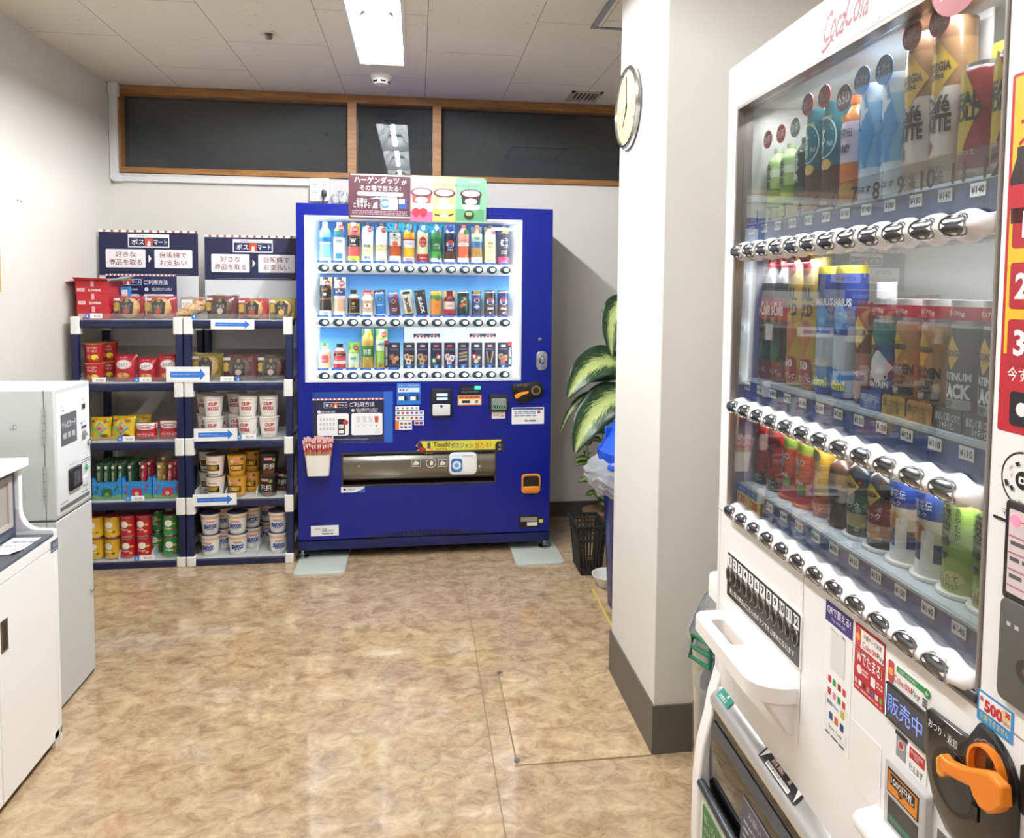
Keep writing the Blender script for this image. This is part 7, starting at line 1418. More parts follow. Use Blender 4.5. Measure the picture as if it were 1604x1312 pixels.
g, w, h = cst(.572, .823, .634, .862, 'f0edea', 'x'); g.sheet(rect(-w*.40, -h*.36, -w*.10, h*.36), .0009, C('8d8f92', .4)); g.sheet(rect(-w*.44, h*.30, -w*.06, h*.44), .0009, C('1c1a1a')); g.sheet(circ(.006, 16, -w*.25, h*.08), .0012, C('e6dedb')); g.sheet(circ(.0045, 16, -w*.25, h*.08), .0014, C('c0343a')); g.sheet(rect(.0, -h*.02, w*.44, h*.34), .0009, C('b8242e', .4)); g.text('新500円硬貨\n対応', w*.22, h*.16, h*.24, C('f0d8d8'), z=.0012, w=w*.36); g.text('使えます', w*.2, -h*.28, h*.24, INKB, z=.0009, w=w*.4, bold=.02); g.obj('coin_sticker', cm)
# bank note unit
BG = C('b9b5b2', .35); g = G(FACE); g.prism(rrect(.078, .13, .006, cx=.608, cy=.757), 0, .010, BG, chamfer=.004); g.obj('note_unit', cm)
g = G(FACE); g.prism(rect(.578, .784, .636, .814), .010, .0106, C('1c1a18', .4)); g.sheet(rect(.580, .786, .634, .812), .0109, C('d8801f', .4)); g.sheet(rect(.584, .796, .630, .810), .0112, C('1c1a18', .4)); g.text('1000円札', .607, .803, .011, WHITE, z=.0115, w=.042, bold=.03); g.sheet([(.598, .7945), (.610, .7945), (.604, .789)], .0113, C('1c1a18')); g.obj('note_label', cm)
g = G(FACE); g.prism(rect(.580, .745, .636, .779), .010, .0104, C('3a3633', .4)); g.sheet(rect(.584, .750, .632, .758), .0108, C('1f5a34', .3, e=.15)); g.obj('note_slot', cm)
G(PX).prism([(.0, .742), (-.030, .736), (-.036, .728), (-.034, .715), (0, .70)], .545, .640, PW, smooth=True).obj('note_tray', cm, bevel=.003, angle=50)
# coin and return unit
def cz_(pts, w): return [co(1380+x*.1768, 1080+y*.1768, w) for x, y in pts]
K = [(.632, .918), (.638, .923), (.690, .926), (.700, .928)]+[(.722+.046*cos(a), .902+.050*sin(a)) for a in [pi*.56-pi*.62*q/12 for q in range(13)]]+[(.768, .85), (.758, .826), (.735, .806), (.70, .797), (.672, .803), (.652, .820), (.638, .850), (.632, .88)]
K = list(reversed(K))
g = G(FACE); g.prism(K, 0, .006, C('1b1a19', .16, coat=.5), chamfer=.004); g.text('おつり・返却', .664, .909, .0105, C('d9d5d0', .4), z=.0064, w=.046, bold=.02)
for (x, y), s in zip(cz_([(872, 500), (925, 505), (978, 545), (1035, 628)], -.006), ('500', '100', '50', '10')): g.prism(circ(.0072, 18, x, y), .006, .0062, C('8a7a78', .4)); g.sheet(circ(.0062, 18, x, y), .0064, C('4a2a2a', .4)); g.text(s, x, y, .004, C('d8cfcc'), z=.0067)
hx, hy = cz_([(640, 820)], -.006)[0]; g.prism(circ(.034, 28, hx, hy, sy=1.0), .006, .0066, C('0f0e0e', .2)); g.prism(circ(.027, 24, hx+.002, hy-.002), .0066, .0069, C('2b2e33', .15)); (bx_, by_), = cz_([(835, 1090)], -.006); g.box(bx_-.005, bx_+.005, by_-.007, by_+.008, .006, .008, C('0c0c0c', .3)); cu_ = g.obj('coin_unit', cm)
OR2 = C('e5801c', .32)
rx, ry = cz_([(950, 715)], -.008)[0]
g = G(FACE); rr = [(rx+.0235*cos(q), ry+.0255*sin(q)) for q in [2*pi*k/32 for k in range(32)]]; ri = [(rx+.0205*cos(q), ry+.0225*sin(q)) for q in [2*pi*k/32 for k in range(32)]]
n = 32; V = [(x, y, z) for P, z in ((rr, .006), (rr, .014), (ri, .014), (ri, .007)) for x, y in P]; F = [(r*n+i, r*n+(i+1) % n, (r+1)*n+(i+1) % n, (r+1)*n+i) for r in range(3) for i in range(n)]; g.add(V, F, OR2, True); g.sheet(ri, .0072, C('8a4414', .35)); g.box(rx-.004, rx+.004, ry-.012, ry+.012, .0072, .0078, C('2a1a12', .4)); g.obj('coin_ring', cu_, angle=40)
front = cz_([(512, 560), (560, 625), (700, 690), (880, 715), (945, 735), (1060, 860), (1072, 1040), (985, 1100), (930, 1100), (860, 1040), (805, 940), (780, 860), (640, 790), (545, 740), (512, 650)], -.032)
back = [(x, y) for x, y in front]; n = len(front); cxx = sum(p[0] for p in front)/n; cyy = sum(p[1] for p in front)/n
g = G(FACE); rim = [(cxx+(x-cxx)*.985, cyy+(y-cyy)*.94) for x, y in front]
V = [(x, y, .020) for x, y in back]+[(x, y, .030) for x, y in front]+[(x, y, .032) for x, y in rim]; F = [(r*n+(i+1) % n, r*n+i, (r+1)*n+i, (r+1)*n+(i+1) % n) for r in range(2) for i in range(n)]+[tuple(2*n+i for i in range(n-1, -1, -1)), tuple(range(n))]
g.add(V, F, OR2, False); lvp = g.obj('return_lever', cu_, bevel=.002)
hb2 = cz_([(960, 960)], -.018)[0]; G(FACE).prism(circ(.012, 20, *hb2), .006, .021, OR2).obj('lever_hub', lvp)
kn = cz_([(478, 600), (512, 570), (512, 650), (545, 740), (560, 780), (510, 770), (480, 720)], -.024); G(FACE).prism(list(reversed(kn)), .012, .024, C('e8952c', .35)).obj('lever_knob', lvp, bevel=.002)
g, w, h = cst(.706, .952, .754, .985, '3a8ac8', 'x'); g.sheet(rect(-w*.44, -h*.12, w*.44, h*.44), .0009, C('f0eeea', .4)); g.text('新', -w*.36, h*.26, h*.16, C('a8242e'), z=.0012, bold=.03); g.text('500', -w*.03, h*.12, h*.40, C('b8242e'), z=.0012, w=w*.5, bold=.05); g.text('円硬貨', w*.32, h*.0, h*.14, C('b8242e'), z=.0012, w=w*.22); g.sheet(circ(.006, 14, w*.30, h*.24), .0011, C('d8c88a', .4)); g.text('×', w*.36, h*.3, h*.2, C('c8242e'), z=.0014, bold=.04); g.text('使用できません', 0, -h*.29, h*.22, C('e8e06a'), z=.0009, w=w*.8, bold=.03); g.obj('coin_warning_sticker', cm)
g = G(FACE); g.prism(rrect(.10, .05, .006, cx=.815, cy=.918), 0, .0008, C('2a2422', .35)); g.text('コイン', .795, .925, .018, WHITE, z=.0011, w=.04, bold=.03); g.obj('coin_label', cm)
# poster on the right of the window
g, w, h = cst(.716, 1.262, .868, 1.617, 'b3202c', 'x', .003, .0008); g.sheet(rect(-w/2+.004, -h*.28, w/2-.004, h*.49), .0011, C('e8b82a', .4))
for i, z_ in enumerate((1.468, 1.408, 1.352)): y = z_-(1.262+1.617)/2; g.prism(rrect(.135, .046, .004, cx=.0, cy=y), .0011, .0014, C('a8202c', .4)); g.text(str(i+1), -.052, y, .026, WHITE, z=.0018, bold=.03); g.text(('アプリを開いて', 'スマホで選んで', 'スタンプを集める')[i], .012, y, .012, WHITE, z=.0018, w=.085, bold=.02)
g.text('スマホ決済で買うたび', .0, -h*.24, .008, C('5a2a1a'), z=.0014, w=.12); g.text('今すぐ、ダウンロード!', 0, -h*.335, .014, WHITE, z=.0012, w=w*.86, bold=.03); g.prism(rrect(w*.8, .034, .004, cy=-h*.43), .0008, .0012, C('1c1a1e', .35)); g.text('App Store', .01, -h*.43, .012, C('d8d4d4'), z=.0016, w=.07); g.sheet(circ(.007, 14, -w*.3, -h*.43), .0016, C('e8e4e4'))
g.text('スタンプ', -.01, .12, .03, C('a8202c', .4), z=.0014, w=.11, bold=.04); g.prism([(-.07, .03), (-.052, .03), (-.048, .075), (-.055, .095), (-.055, .105), (-.066, .105), (-.066, .095), (-.073, .075)], .0011, .0014, C('2a1a18', .4)); g.sheet(rect(-.074, .045, -.049, .068), .0017, C('b3202c', .4)); g.obj('app_poster', cm)
g = G(FACE @ T(.752, 1.218, 0)); g.prism(rect(-.036, -.046, .11, .044), 0, .0006, C('efece9', .4)); MK = C('1c1b1a', .4)
for r_ in (.028, .023, .018, .013): g.sheet(circ(r_, 36), .0006+.0001*(28-r_*1000)*.1+.0002, MK); g.sheet(circ(r_-.0022, 36), .0007+.0001*(28-r_*1000)*.1+.0002, C('efece9', .4))
g.sheet(circ(.009, 24), .0016, MK); g.sheet(rrect(.009, .007, .001), .0018, C('efece9')); g.sheet(circ(.002, 12), .002, MK)
for i in range(14): a = i*2.4; rr = .0145+.0045*(i % 3); g.sheet([(rr*cos(a), rr*sin(a)), ((rr+.004)*cos(a), (rr+.004)*sin(a)), ((rr+.004)*cos(a+.3), (rr+.004)*sin(a+.3)), (rr*cos(a+.3), rr*sin(a+.3))], .0019, C('efece9') if i % 2 else MK)
g.text('マークをスキャン', .002, -.037, .008, MK, z=.0009, w=.052); g.sheet(rect(-.036, -.047, .11, -.044), .0009, MK); g.obj('scan_mark', cm)
g = G(FACE); g.prism(rrect(.14, .10, .004, cx=.805, cy=1.146), 0, .004, C('25201f', .3), chamfer=.002); g.sheet(rrect(.128, .084, .002, cx=.805, cy=1.146), .0043, C('d8c8ca', .3)); 
for i in range(5): g.sheet(rect(.742, 1.111+.0165*i, .868, 1.1125+.0165*i), .0046, C('b06a70', .4))
g.sheet(circ(.006, 16, .749, 1.178), .0049, C('ff4a5a', .4, e=2.5)); g.lines(.744, .86, [1.122, 1.139, 1.155], .004, C('5a5458'), z=.0046); g.obj('touch_screen', cm)
g = G(FACE); g.prism(rrect(.14, .104, .008, cx=.805, cy=1.046), 0, .006, C('55534f', .35), chamfer=.003); 
for x in (.746, .756): g.sheet(rect(x, 1.072, x+.005, 1.076), .0063, C('c9c6c2'))
g.prism(circ(.012, 22, .772, 1.036), .006, .0066, C('3a3836', .3)); g.sheet(circ(.004, 12, .772, 1.036), .0069, C('7a5a4a')); g.obj('reader_panel', cm)
g = G(FACE); g.prism(rect(.655, .745, .76, .792), 0, .0006, C('6a6866', .4)); g.text('お願い', .70, .778, .010, C('d0ccc8'), z=.0009, w=.03); g.lines(.66, .75, [.764, .755], .004, C('c0bcb8'), z=.0009); g.obj('request_sticker', cm)
xt = at_y(1112.5, 915, 1.44)[0]; za = at_y(1112.5, 902, 1.43)[2]; zb = at_y(1116, 937, 1.43)[2]
G(MC.inverted()).prism(rrect(.26, .075, .018, cx=xt+.13, cy=1.424), zb, za, C('f0ede8', .35), chamfer=.006).obj('side_tray', cm)
# feet
for u in (.05, CWID-.05):
    for y in (.06, .66): G().lathe([(.03, 0), (.03, .008), (.012, .012), (.012, .08)], STEEL, 14, T(u, y, 0)).obj('levelling_foot', cm)
# ------------------------------------------------------------------ sample drinks behind that window
GC = 'sample drinks shown in the white machine'
def cdrink(k, i, kind, h, r, bands, texts, cap, marks, words, badge=None, card=None, w=.070, du=-.012, dz=0.0, name='drink_bottle', cat='drink bottle', stand=None):
    z = (1.5285, 1.2362, 1.0346)[k]
    return drink(name, words, cat, MC @ T(CU0+CP*i+du, w, z+dz), h, r, kind, bands, texts, cap, marks, card, badge, GC, 24, stand)
RW = ('in the white machine top row', 'in the white machine middle row', 'in the white machine bottom row')
# top row
for i in range(3):
    dark = i == 2
    bd = [(0, '3a4a34'), (.2, '1f2a22'), (.5, '2a3a2c'), (.8, '4a5a44')] if dark else [(0, 'b8cc5a'), (.18, '6f9a34'), (.30, 'a9c86a'), (.5, 'e0ead0'), (.62, 'a8c880'), (.78, 'b8cc98')]
    cdrink(0, i, 'ring', .108, .0195, bd, [('綾\n鷹', .52, .045, .016, '1c2f24' if not dark else 'd8d8c8', .03), ('あやたか', .3, .006, .018, '2a4a2a' if not dark else 'c8c8b0', .02)], 'c8d8b0' if not dark else '6a7a5a', [], ('small green tea bottle, red disc, first from far end ', 'small green tea bottle, red disc, second from far end ', 'dark green tea bottle under a grey disc ')[i]+RW[0], ('b8432e' if not dark else '7a8a78', 0, .125, .0165, 'お茶'), None, .07, -.008, .030)
    G().lathe([(.019, 0), (.020, .002), (.020, .026), (.018, .0275)], C(('c9d06a', 'c9d06a', 'd0b060')[i], .4), 20).obj('stand', cm, MC.inverted() @ MC @ T(CU0+CP*i-.008, .07, 1.528))
for i in (3, 4): cdrink(0, i, 'smooth' if False else 'tumbler', .172, .0235, [(0, '6a3a22'), (.06, '8a5230'), (.16, '5a2f1c'), (.42, '1f6a78'), (.98, '1f6a78')], [('やかんの', .62, .009, .010, 'e6f0ee', .02, 0, .012), ('麦茶', .66, .040, .022, 'f0f4f2', .05, 0, -.008), ('カフェインゼロ', .86, .006, .030, 'e8d88a', .02), ('650ml', .08, .007, .02, 'e8c8b0', .02)], 'a8242e', [('o', .68, 0, .046, .066, 'cfe2e0'), ('o', .68, 0, .042, .062, '1f6a78'), ('o', .43, .004, .022, .018, 'd8b060')], ('teal barley tea bottle nearer the far end ', 'teal barley tea bottle next to the peach tea ')[i-3]+RW[0], ('b3242e', 0, .182, .018, '香ばしい'), None)
cdrink(0, 5, 'smooth', .170, .0230, [(0, 'c8823a'), (.10, 'd8782a'), (.40, 'd8c8dc'), (.76, 'd07a3a')], [('紅茶花伝', .66, .014, .036, '4a2a5a', .03), ('無糖', .52, .014, .030, '4a2a5a', .03), ('グレープティー', .30, .010, .040, 'c8642a', .04)], 'c8642a', [('o', .80, 0, .014, .01, 'c8a03a'), ('o', .16, .008, .03, .02, 'e0a03a')], 'orange and lilac grape tea bottle '+RW[0], ('5a3038', .004, .165, .020, '650'))
for i in (6, 7): cdrink(0, i, 'tumbler', .172, .0240, [(0, 'dfe4e8'), (.22, 'd6e2ec'), (.30, '7fb6dc'), (.60, '8fc0e2'), (.84, 'c2d2de')], [('いろはす', .12, .010, .040, '1c1f24', .03), ('I LOHAS', .55, .012, .090, '2f7ac0', .04, pi/2, -.010)], 'e6eef4', [('d', .60, .006, .03, .11, '4a9ad4'), ('d', .78, -.004, .03, .05, 'e6eef4')], ('blue and silver water bottle by the grape tea ', 'blue and silver water bottle by the latte cans ')[i-6]+RW[0], ('2f82c4', 0, .178, .020, '天然水'), None)
for i in (8, 9): cdrink(0, i, 'tumbler', .208, .0245, [(0, 'd9c0a0'), (.10, 'c9a888'), (.20, 'ded4cc'), (.60, 'a07850'), (.88, '7a5a40')], [('GEORGIA', .72, .012, .040, '2a241a', .04), ('Coffee', .67, .009, .024, '2a241a', .02), ('Café', .50, .022, .040, '2a221c', .03), ('LATTE', .39, .022, .044, '2a221c', .05), ('贅沢な\nコク感', .08, .028, .032, '3a2f28', .02)], '8a6a4c', [('d', .71, 0, .054, .075, 'd2a92e'), ('o', .26, -.010, .012, .02, '9a5a3a')], ('brown latte bottle can next to the water ', 'brown latte bottle can by golden energy cans ')[i-8]+RW[0], ('a8343a', .006, .205, .019, '北海道\n生クリーム'), ('d8d6d4', .052, .235, 0))
for i in (10, 11): cdrink(0, i, 'slim', .140, .0245, [(0, 'c9b08a'), (.12, '9a1f2a'), (.30, 'a8242e'), (.94, 'b8b8ba')], [('REAL', .70, .018, .040, '1c1a18', .05), ('GOLD', .58, .018, .044, '1c1a18', .05), ('シャキッと', .26, .008, .030, 'f0e4d8', .02), ('期間限定', .06, .007, .036, '5a2a1a', .03)], '', [('d', .62, -.004, .046, .11, 'd2b23a'), ('d', .30, -.016, .02, .07, 'd2b23a')], ('red and gold energy drink can by the latte ', 'red and gold energy drink can by the yellow poster ')[i-10]+RW[0], None, ('d9c84e', .050, .172, 0), name='drink_can', cat='drink can')
# middle row
for i in (0, 1): cdrink(1, i, 'pet', .225, .0248, [(0, '7a1f24'), (.16, '2a1a18'), (.50, 'b02028'), (.68, '3a3a3c'), (.80, '8a8c8e')], [('Coca-Cola', .59, .026, .046, 'f0e8e6', .02), ('おいしくて、', .08, .008, .036, 'f0dcd8', .02)], 'a81e28', [('o', .24, 0, .034, .034, '1f6a4a')], ('cola bottle with red label at far end ', 'cola bottle with red label second from far end ')[i]+RW[1])
for i in (2, 3): cdrink(1, i, 'tumbler', .222, .0215, [(0, 'b89a2e'), (.14, 'd0b03a'), (.82, 'd8c88a')], [('REAL', .72, .022, .036, '1c1a18', .05), ('GOLD', .60, .022, .038, '1c1a18', .05), ('ローヤルゼリー', .50, .008, .036, '3a2a1a', .02), ('150', .18, .014, .026, 'f4ecdc', .03), ('ビタミンC', .08, .010, .036, 'f4ecdc', .03)], 'a8242e', [('d', .42, .004, .03, .08, 'c8702a'), ('r', .13, 0, .04, .046, 'a8323a'), ('o', .92, 0, .03, .03, 'b8545a')], ('tall golden energy drink next to the cola ', 'tall golden energy drink next to the blue pouches ')[i-2]+RW[1], ('a8242e', .004, .225, .018, '期間'))
for i in (4, 5): cdrink(1, i, 'tumbler', .205, .0240, [(0, '1a4a9a'), (.06, '2a86c8'), (.22, 'c8d0d8'), (.48, '2a3f9a'), (.52, '2f7ac0'), (.62, '1f3f9a'), (.94, 'd8c83a')], [('AQUARIUS', .72, .014, .052, 'eef2f6', .04), ('300ml', .10, .016, .040, 'e8d83a', .04)], 'd0d4d8', [('d', .62, .006, .03, .06, '3f9ad8')], ('blue sports drink pouch next to the golden drinks ', 'blue sports drink pouch next to the slim coffee ')[i-4]+RW[1])
cdrink(1, 6, 'tumbler', .150, .0195, [(0, '5a2a22'), (.20, 'b07a5a'), (.50, '7a3a2a'), (.86, '8a3a30')], [('GEORGIA', .70, .010, .030, '2a241a', .04), ('コーヒー', .30, .010, .030, 'e8d8c4', .03)], '8a3a30', [('d', .70, 0, .036, .05, 'd2a92e'), ('r', .16, .004, .030, .024, '7a2a22')], 'slim red brown coffee bottle between pouches and cans '+RW[1], None, ('dfe1e4', .046, .180, 0))
CAN = .132
cdrink(1, 7, 'can', CAN, .0250, [(0, 'b8863a'), (.16, '2a3f8a'), (.50, '2a5a9a'), (.70, '2a7a74'), (.93, 'a8a8aa')], [('GEORGIA', .66, .008, .026, '2a241a', .04), ('EMERALD', .36, .010, .044, 'e4e8ec', .04), ('MOUNTAIN', .27, .009, .046, 'e4e8ec', .04)], '', [('d', .46, .006, .044, .05, 'e0e6ea'), ('d', .68, -.010, .024, .034, 'd2a92e')], 'blue mountain coffee can '+RW[1], None, None, name='drink_can', cat='drink can')
for i in (8, 9): cdrink(1, i, 'can', CAN, .0250, [(0, 'b07a34'), (.20, 'b8864a'), (.93, 'a8a8aa')], [('GEORGIA', .70, .008, .026, '2a241a', .04), ('GOLDEN', .48, .014, .046, '2a241a', .05), ('DRIP', .37, .012, .030, '2a241a', .05), ('微糖', .26, .009, .018, 'e8dcc4', .03, 0, -.006)], '', [('d', .70, -.004, .028, .042, 'd2a92e'), ('r', .26, 0, .046, .012, '2a241c'), ('r', .10, .012, .018, .022, '2e2a24')], ('golden brown coffee can next to the blue can ', 'golden brown coffee can next to the black cans ')[i-8]+RW[1], None, None, name='drink_can', cat='drink can')
for i in (10, 11): cdrink(1, i, 'can', CAN, .0250, [(0, '2c2f30'), (.2, '33383a'), (.93, 'a8a8aa')], [('GEORGIA', .70, .008, .026, '2a241a', .04), ('PLATINUM', .49, .010, .046, 'd8d8d6', .04), ('BLACK', .36, .018, .046, 'e4e4e2', .05), ('無糖', .24, .009, .018, '2a2a2a', .03, 0, -.006)], '', [('d', .70, -.004, .028, .042, 'd2a92e'), ('r', .24, 0, .046, .012, 'a8a8a8'), ('r', .08, .010, .020, .024, '8a8a88')], ('black coffee can next to the golden cans ', 'black coffee can by the red poster ')[i-10]+RW[1], None, None, name='drink_can', cat='drink can')
for i in range(7, 12):     # clear toppers saying hot and 170 g
    g = G(MC @ T(CU0+CP*i-.012, .07, 1.236+CAN)); g.lathe([(.0252, .0), (.0252, .016)], C('b8343c', .4), 24).lathe([(.0252, .016), (.0252, .024)], C('e4e2e0', .4), 24); g.text('缶170g', 0, .008, .008, WHITE, w=.026, bold=.02, wrap=.0262); tag(g.obj('can_topper'), 'red and white ring topper on the '+('blue mountain coffee can', 'golden coffee can next to the blue can', 'golden coffee can next to the black cans', 'black coffee can next to the golden cans', 'black coffee can by the red poster')[i-7], 'topper', 'ring toppers on the coffee cans')
CALL = ((7, '2f4a9a', '高原豆&国産牛乳の\n王道バランス', 'e6ecf4'), (8, 'b8923a', '濃いコクと香りで\nほっと一息', '2a221a'), (9, 'b8823a', '濃いコクと香りで\nほっと一息', '2a221a'), (10, '3a3836', '香ばしく深いコクで\nシャキッと、', 'e8e4dc'), (11, '3a3836', '香ばしく深いコクで\nシャキッと', 'e8e4dc'))
for i, col, s, tc in CALL:
    g = G(MC @ T(CU0+CP*i-.012, .040, 1.232) @ FACE); g.prism(rrect(.048, .030, .005, cy=.015), -.001, 0, C(col, .4)); g.text(s, 0, .015, .020, C(tc, .4), z=.0005, w=.042, bold=.02)
    tag(g.obj('callout_card'), 'small lettered card at the foot of the '+('blue mountain coffee can', 'golden coffee can next to the blue can', 'golden coffee can next to the black cans', 'black coffee can next to the golden cans', 'black coffee can by the red poster')[i-7], 'card', 'cards at the foot of the coffee cans')
# bottom row
for i in (0, 1): cdrink(2, i, 'tumbler', .150, .0246, [(0, 'a81e28'), (.94, 'b0242e')], [('Coca-Cola', .62, .024, .048, '2a1a1a', .03), ('ZERO', .48, .010, .030, '2a1a1a', .03), ('シュガー\nカロリー', .08, .016, .030, 'e8dcd8', .02)], 'b0242e', [('r', .06, 0, .046, .030, '2a2422')], ('red zero sugar cola at far end ', 'red zero sugar cola second from far end ')[i]+RW[2])
for i in (2, 3): cdrink(2, i, 'smooth', .155, .0225, [(0, 'b03038'), (.30, 'c04a40'), (.58, '8aa04a'), (.70, 'c8844a')], [('朝の', .50, .014, .028, 'e8dcd0', .03), ('Qoo', .28, .012, .024, 'cfe2f0', .03)], 'b8702a', [('o', .44, -.008, .02, .032, '7ab0d4'), ('o', .2, .008, .018, .02, '4a8a3a')], ('red fruit drink bottle on orange stand, nearer far end ', 'red fruit drink bottle on orange stand by lemon drink ')[i-2]+RW[2], None, None, stand='b8503a')
cdrink(2, 4, 'waist', .160, .0215, [(0, 'b8503a'), (.22, 'd8a83a'), (.70, 'c8b84a'), (.80, 'd8c8a0')], [('ビタミン', .10, .010, .036, 'f0dcc8', .03), ('レモン', .5, .012, .030, '8a4a1a', .03)], 'd8a02a', [('o', .62, 0, .024, .02, '3a4a2a')], 'yellow lemon vitamin bottle '+RW[2])
cdrink(2, 5, 'bottlecan', .120, .0240, [(0, '4a2f24'), (.30, '2a1e1a'), (.50, 'b08a5a'), (.70, '5a4030')], [('微糖', .58, .012, .028, '2a1e18', .04)], '4a4a4c', [], 'brown low sugar coffee bottle can '+RW[2])
for i, (c0, c1, wd) in enumerate((('1f4a30', '2a5a3a', 'green label black coffee bottle can '), ('5a1f24', '6a2a2c', 'dark red label black coffee bottle can '))): cdrink(2, 6+i, 'bottlecan', .128, .0235, [(0, '2a2624'), (.14, 'b0946a'), (.30, c0), (.52, '1c1a19'), (.72, '2a2826')], [('GEORGIA', .62, .007, .026, '2a241a', .04), ('ブラック', .40, .010, .036, 'e8e4d8', .03)], '24252a', [('d', .62, 0, .034, .034, 'd2a92e')], wd+RW[2], stand='d8d6d2')
for i in (8, 9): cdrink(2, i, 'smooth', .150, .0225, [(0, 'e4e2de'), (.16, '2a3a7a'), (.32, 'e0d2bc'), (.52, '2f4690'), (.80, '24366a')], [('紅茶花伝', .64, .012, .034, 'eef0f4', .04), ('ミルク', .56, .007, .022, 'd8dce8', .02)], '2a3a6a', [('o', .40, -.004, .030, .024, 'c98a4e'), ('r', .26, .012, .016, .05, 'ece8e2')], ('blue and white milk tea bottle by black coffee ', 'blue and white milk tea bottle by green tea ')[i-8]+RW[2], stand='eceae6')
for i in (10, 11): cdrink(2, i, 'tumbler', .150, .0235, [(0, 'a8b85a'), (.16, '9ab84a'), (.40, 'b4cc84'), (.60, 'a2c25e'), (.80, 'c2cc9a')], [('綾\n鷹', .58, .056, .024, '1f2f24', .04, 0, -.006), ('あ\nや\nた\nか', .60, .040, .007, '2a4a2a', .02, 0, .014), ('いれたて\nの味わい', .12, .018, .034, '2a3a22', .02)], 'c8cfa8', [('o', .16, .010, .026, .016, 'c8cc6a'), ('o', .32, -.006, .016, .01, '2a3a2c')], ('pale green tea bottle under red disc by milk tea ', 'pale green tea bottle under red disc at near end ')[i-10]+RW[2], ('a83438', .004, .140, .020, 'こだわりの\nおいしさ'), None, stand='eceae6')
# ------------------------------------------------------------------ corner behind the partition
def leaf_mat(name, edge, mid, pale):
    M, nt, b = nodes(name); L = nt.links.new
    uv = N(nt, 'ShaderNodeUVMap'); sp = N(nt, 'ShaderNodeSeparateXYZ'); L(uv.outputs[0], sp.inputs[0])
    a = N(nt, 'ShaderNodeMath', operation='SUBTRACT'); a.inputs[1].default_value = .5; L(sp.outputs[0], a.inputs[0])
    ab = N(nt, 'ShaderNodeMath', operation='ABSOLUTE'); L(a.outputs[0], ab.inputs[0])
    # veins slant towards the tip
    m = N(nt, 'ShaderNodeMath', operation='MULTIPLY_ADD'); m.inputs[1].default_value = -.9; L(ab.outputs[0], m.inputs[0]); L(sp.outputs[1], m.inputs[2])
    cmb = N(nt, 'ShaderNodeCombineXYZ'); L(ab.outputs[0], cmb.inputs[0]); L(m.outputs[0], cmb.inputs[1])
    mp = N(nt, 'ShaderNodeMapping'); mp.inputs['Scale'].default_value = (7, 34, 1); L(cmb.outputs[0], mp.inputs[0])
    n = N(nt, 'ShaderNodeTexNoise', Scale=1.0, Detail=4.0, Roughness=.7); L(mp.outputs[0], n.inputs[0])
    ad = N(nt, 'ShaderNodeMath', operation='MULTIPLY_ADD'); ad.inputs[1].default_value = 1.15; ad.inputs[2].default_value = -.32; L(n.outputs[0], ad.inputs[0])
    s2 = N(nt, 'ShaderNodeMath', operation='SUBTRACT'); L(ad.outputs[0], s2.inputs[0]); L(ab.outputs[0], s2.inputs[1])
    r = ramp(nt, [(.0, rgb(edge)), (.06, rgb(mid)), (.14, rgb(pale)), (.4, rgb(pale))]); L(s2.outputs[0], r.inputs[0]); L(r.outputs[0], b.inputs['Base Color']); b.inputs['Roughness'].default_value = .35
    return M
LEAF = leaf_mat('variegated_leaf', '26402c', '5f7f3a', 'c6d488'); LEAF2 = leaf_mat('small_leaf', '33502a', '5f8038', '8aa050')
def leaf(name, parent, base, ctrl, tip, w, mat, fold=.25, up=(0, 0, 1), n=18, m=8):
    B, K, Tp, UP = Vector(base), Vector(ctrl), Vector(tip), Vector(up); V = []; UV = []; F = []
    for j in range(n+1):
        t = j/n; p = B*(1-t)**2+K*2*t*(1-t)+Tp*t*t; d = (K-B)*(1-t)*2+(Tp-K)*2*t; d.normalize()
        sd = d.cross(UP).normalized(); nm = sd.cross(d).normalized(); ww = w*(sin(pi*min(1, t*.93+.035)**.8))**.85*.5
        for i in range(m+1):
            q = i/m*2-1; V.append(tuple(p+sd*ww*q+nm*(fold*ww*abs(q)-.12*ww*sin(t*14)*abs(q)**3))); UV.append((i/m, t))
    for j in range(n):
        for i in range(m): F.append((j*(m+1)+i, j*(m+1)+i+1, (j+1)*(m+1)+i+1, (j+1)*(m+1)+i))
    me = bpy.data.meshes.new(name); me.from_pydata(V, [], F); me.materials.append(mat); ul = me.uv_layers.new(name='UVMap')
    for l in me.loops: ul.data[l.index].uv = UV[l.vertex_index]
    for p in me.polygons: p.use_smooth = True
    o = bpy.data.objects.new(name, me); COL.objects.link(o); o.parent = parent; s = o.modifiers.new('solid', 'SOLIDIFY'); s.thickness = .0012; return o
PY = 4.02
def wp(x, y, Y=PY): return Vector(tuple(at_y(x, y, Y)))
c0 = wp(985, 806, PY); c0.z = 0; c0.x = 1.22
t = thing('potted_plant', 'tall variegated potted plant behind the blue bin in the corner', 'plant', T(c0.x, PY, 0))
W2L = T(-c0.x, -PY, 0)
def pl(v): return tuple(Vector(v)-Vector((c0.x, PY, 0)))
G().lathe([(.10, .0), (.105, .01), (.135, .24), (.140, .25), (.140, .27), (.125, .27), (.12, .24), (.001, .235)], C('e6e2da', .4), 28).obj('pot', t)
G().lathe([(.122, .236), (.001, .25)], C('3a2c22', .9), 24, cap=False).obj('soil', t)
STEM = C('6f8a48', .5)
G().tube([(0, 0, .24), (.01, -.01, .6), (-.01, 0, 1.0), (.0, 0, 1.25)], [.014, .012, .010, .006], STEM, 10).obj('stem', t)
st = Vector((c0.x, PY, 0))
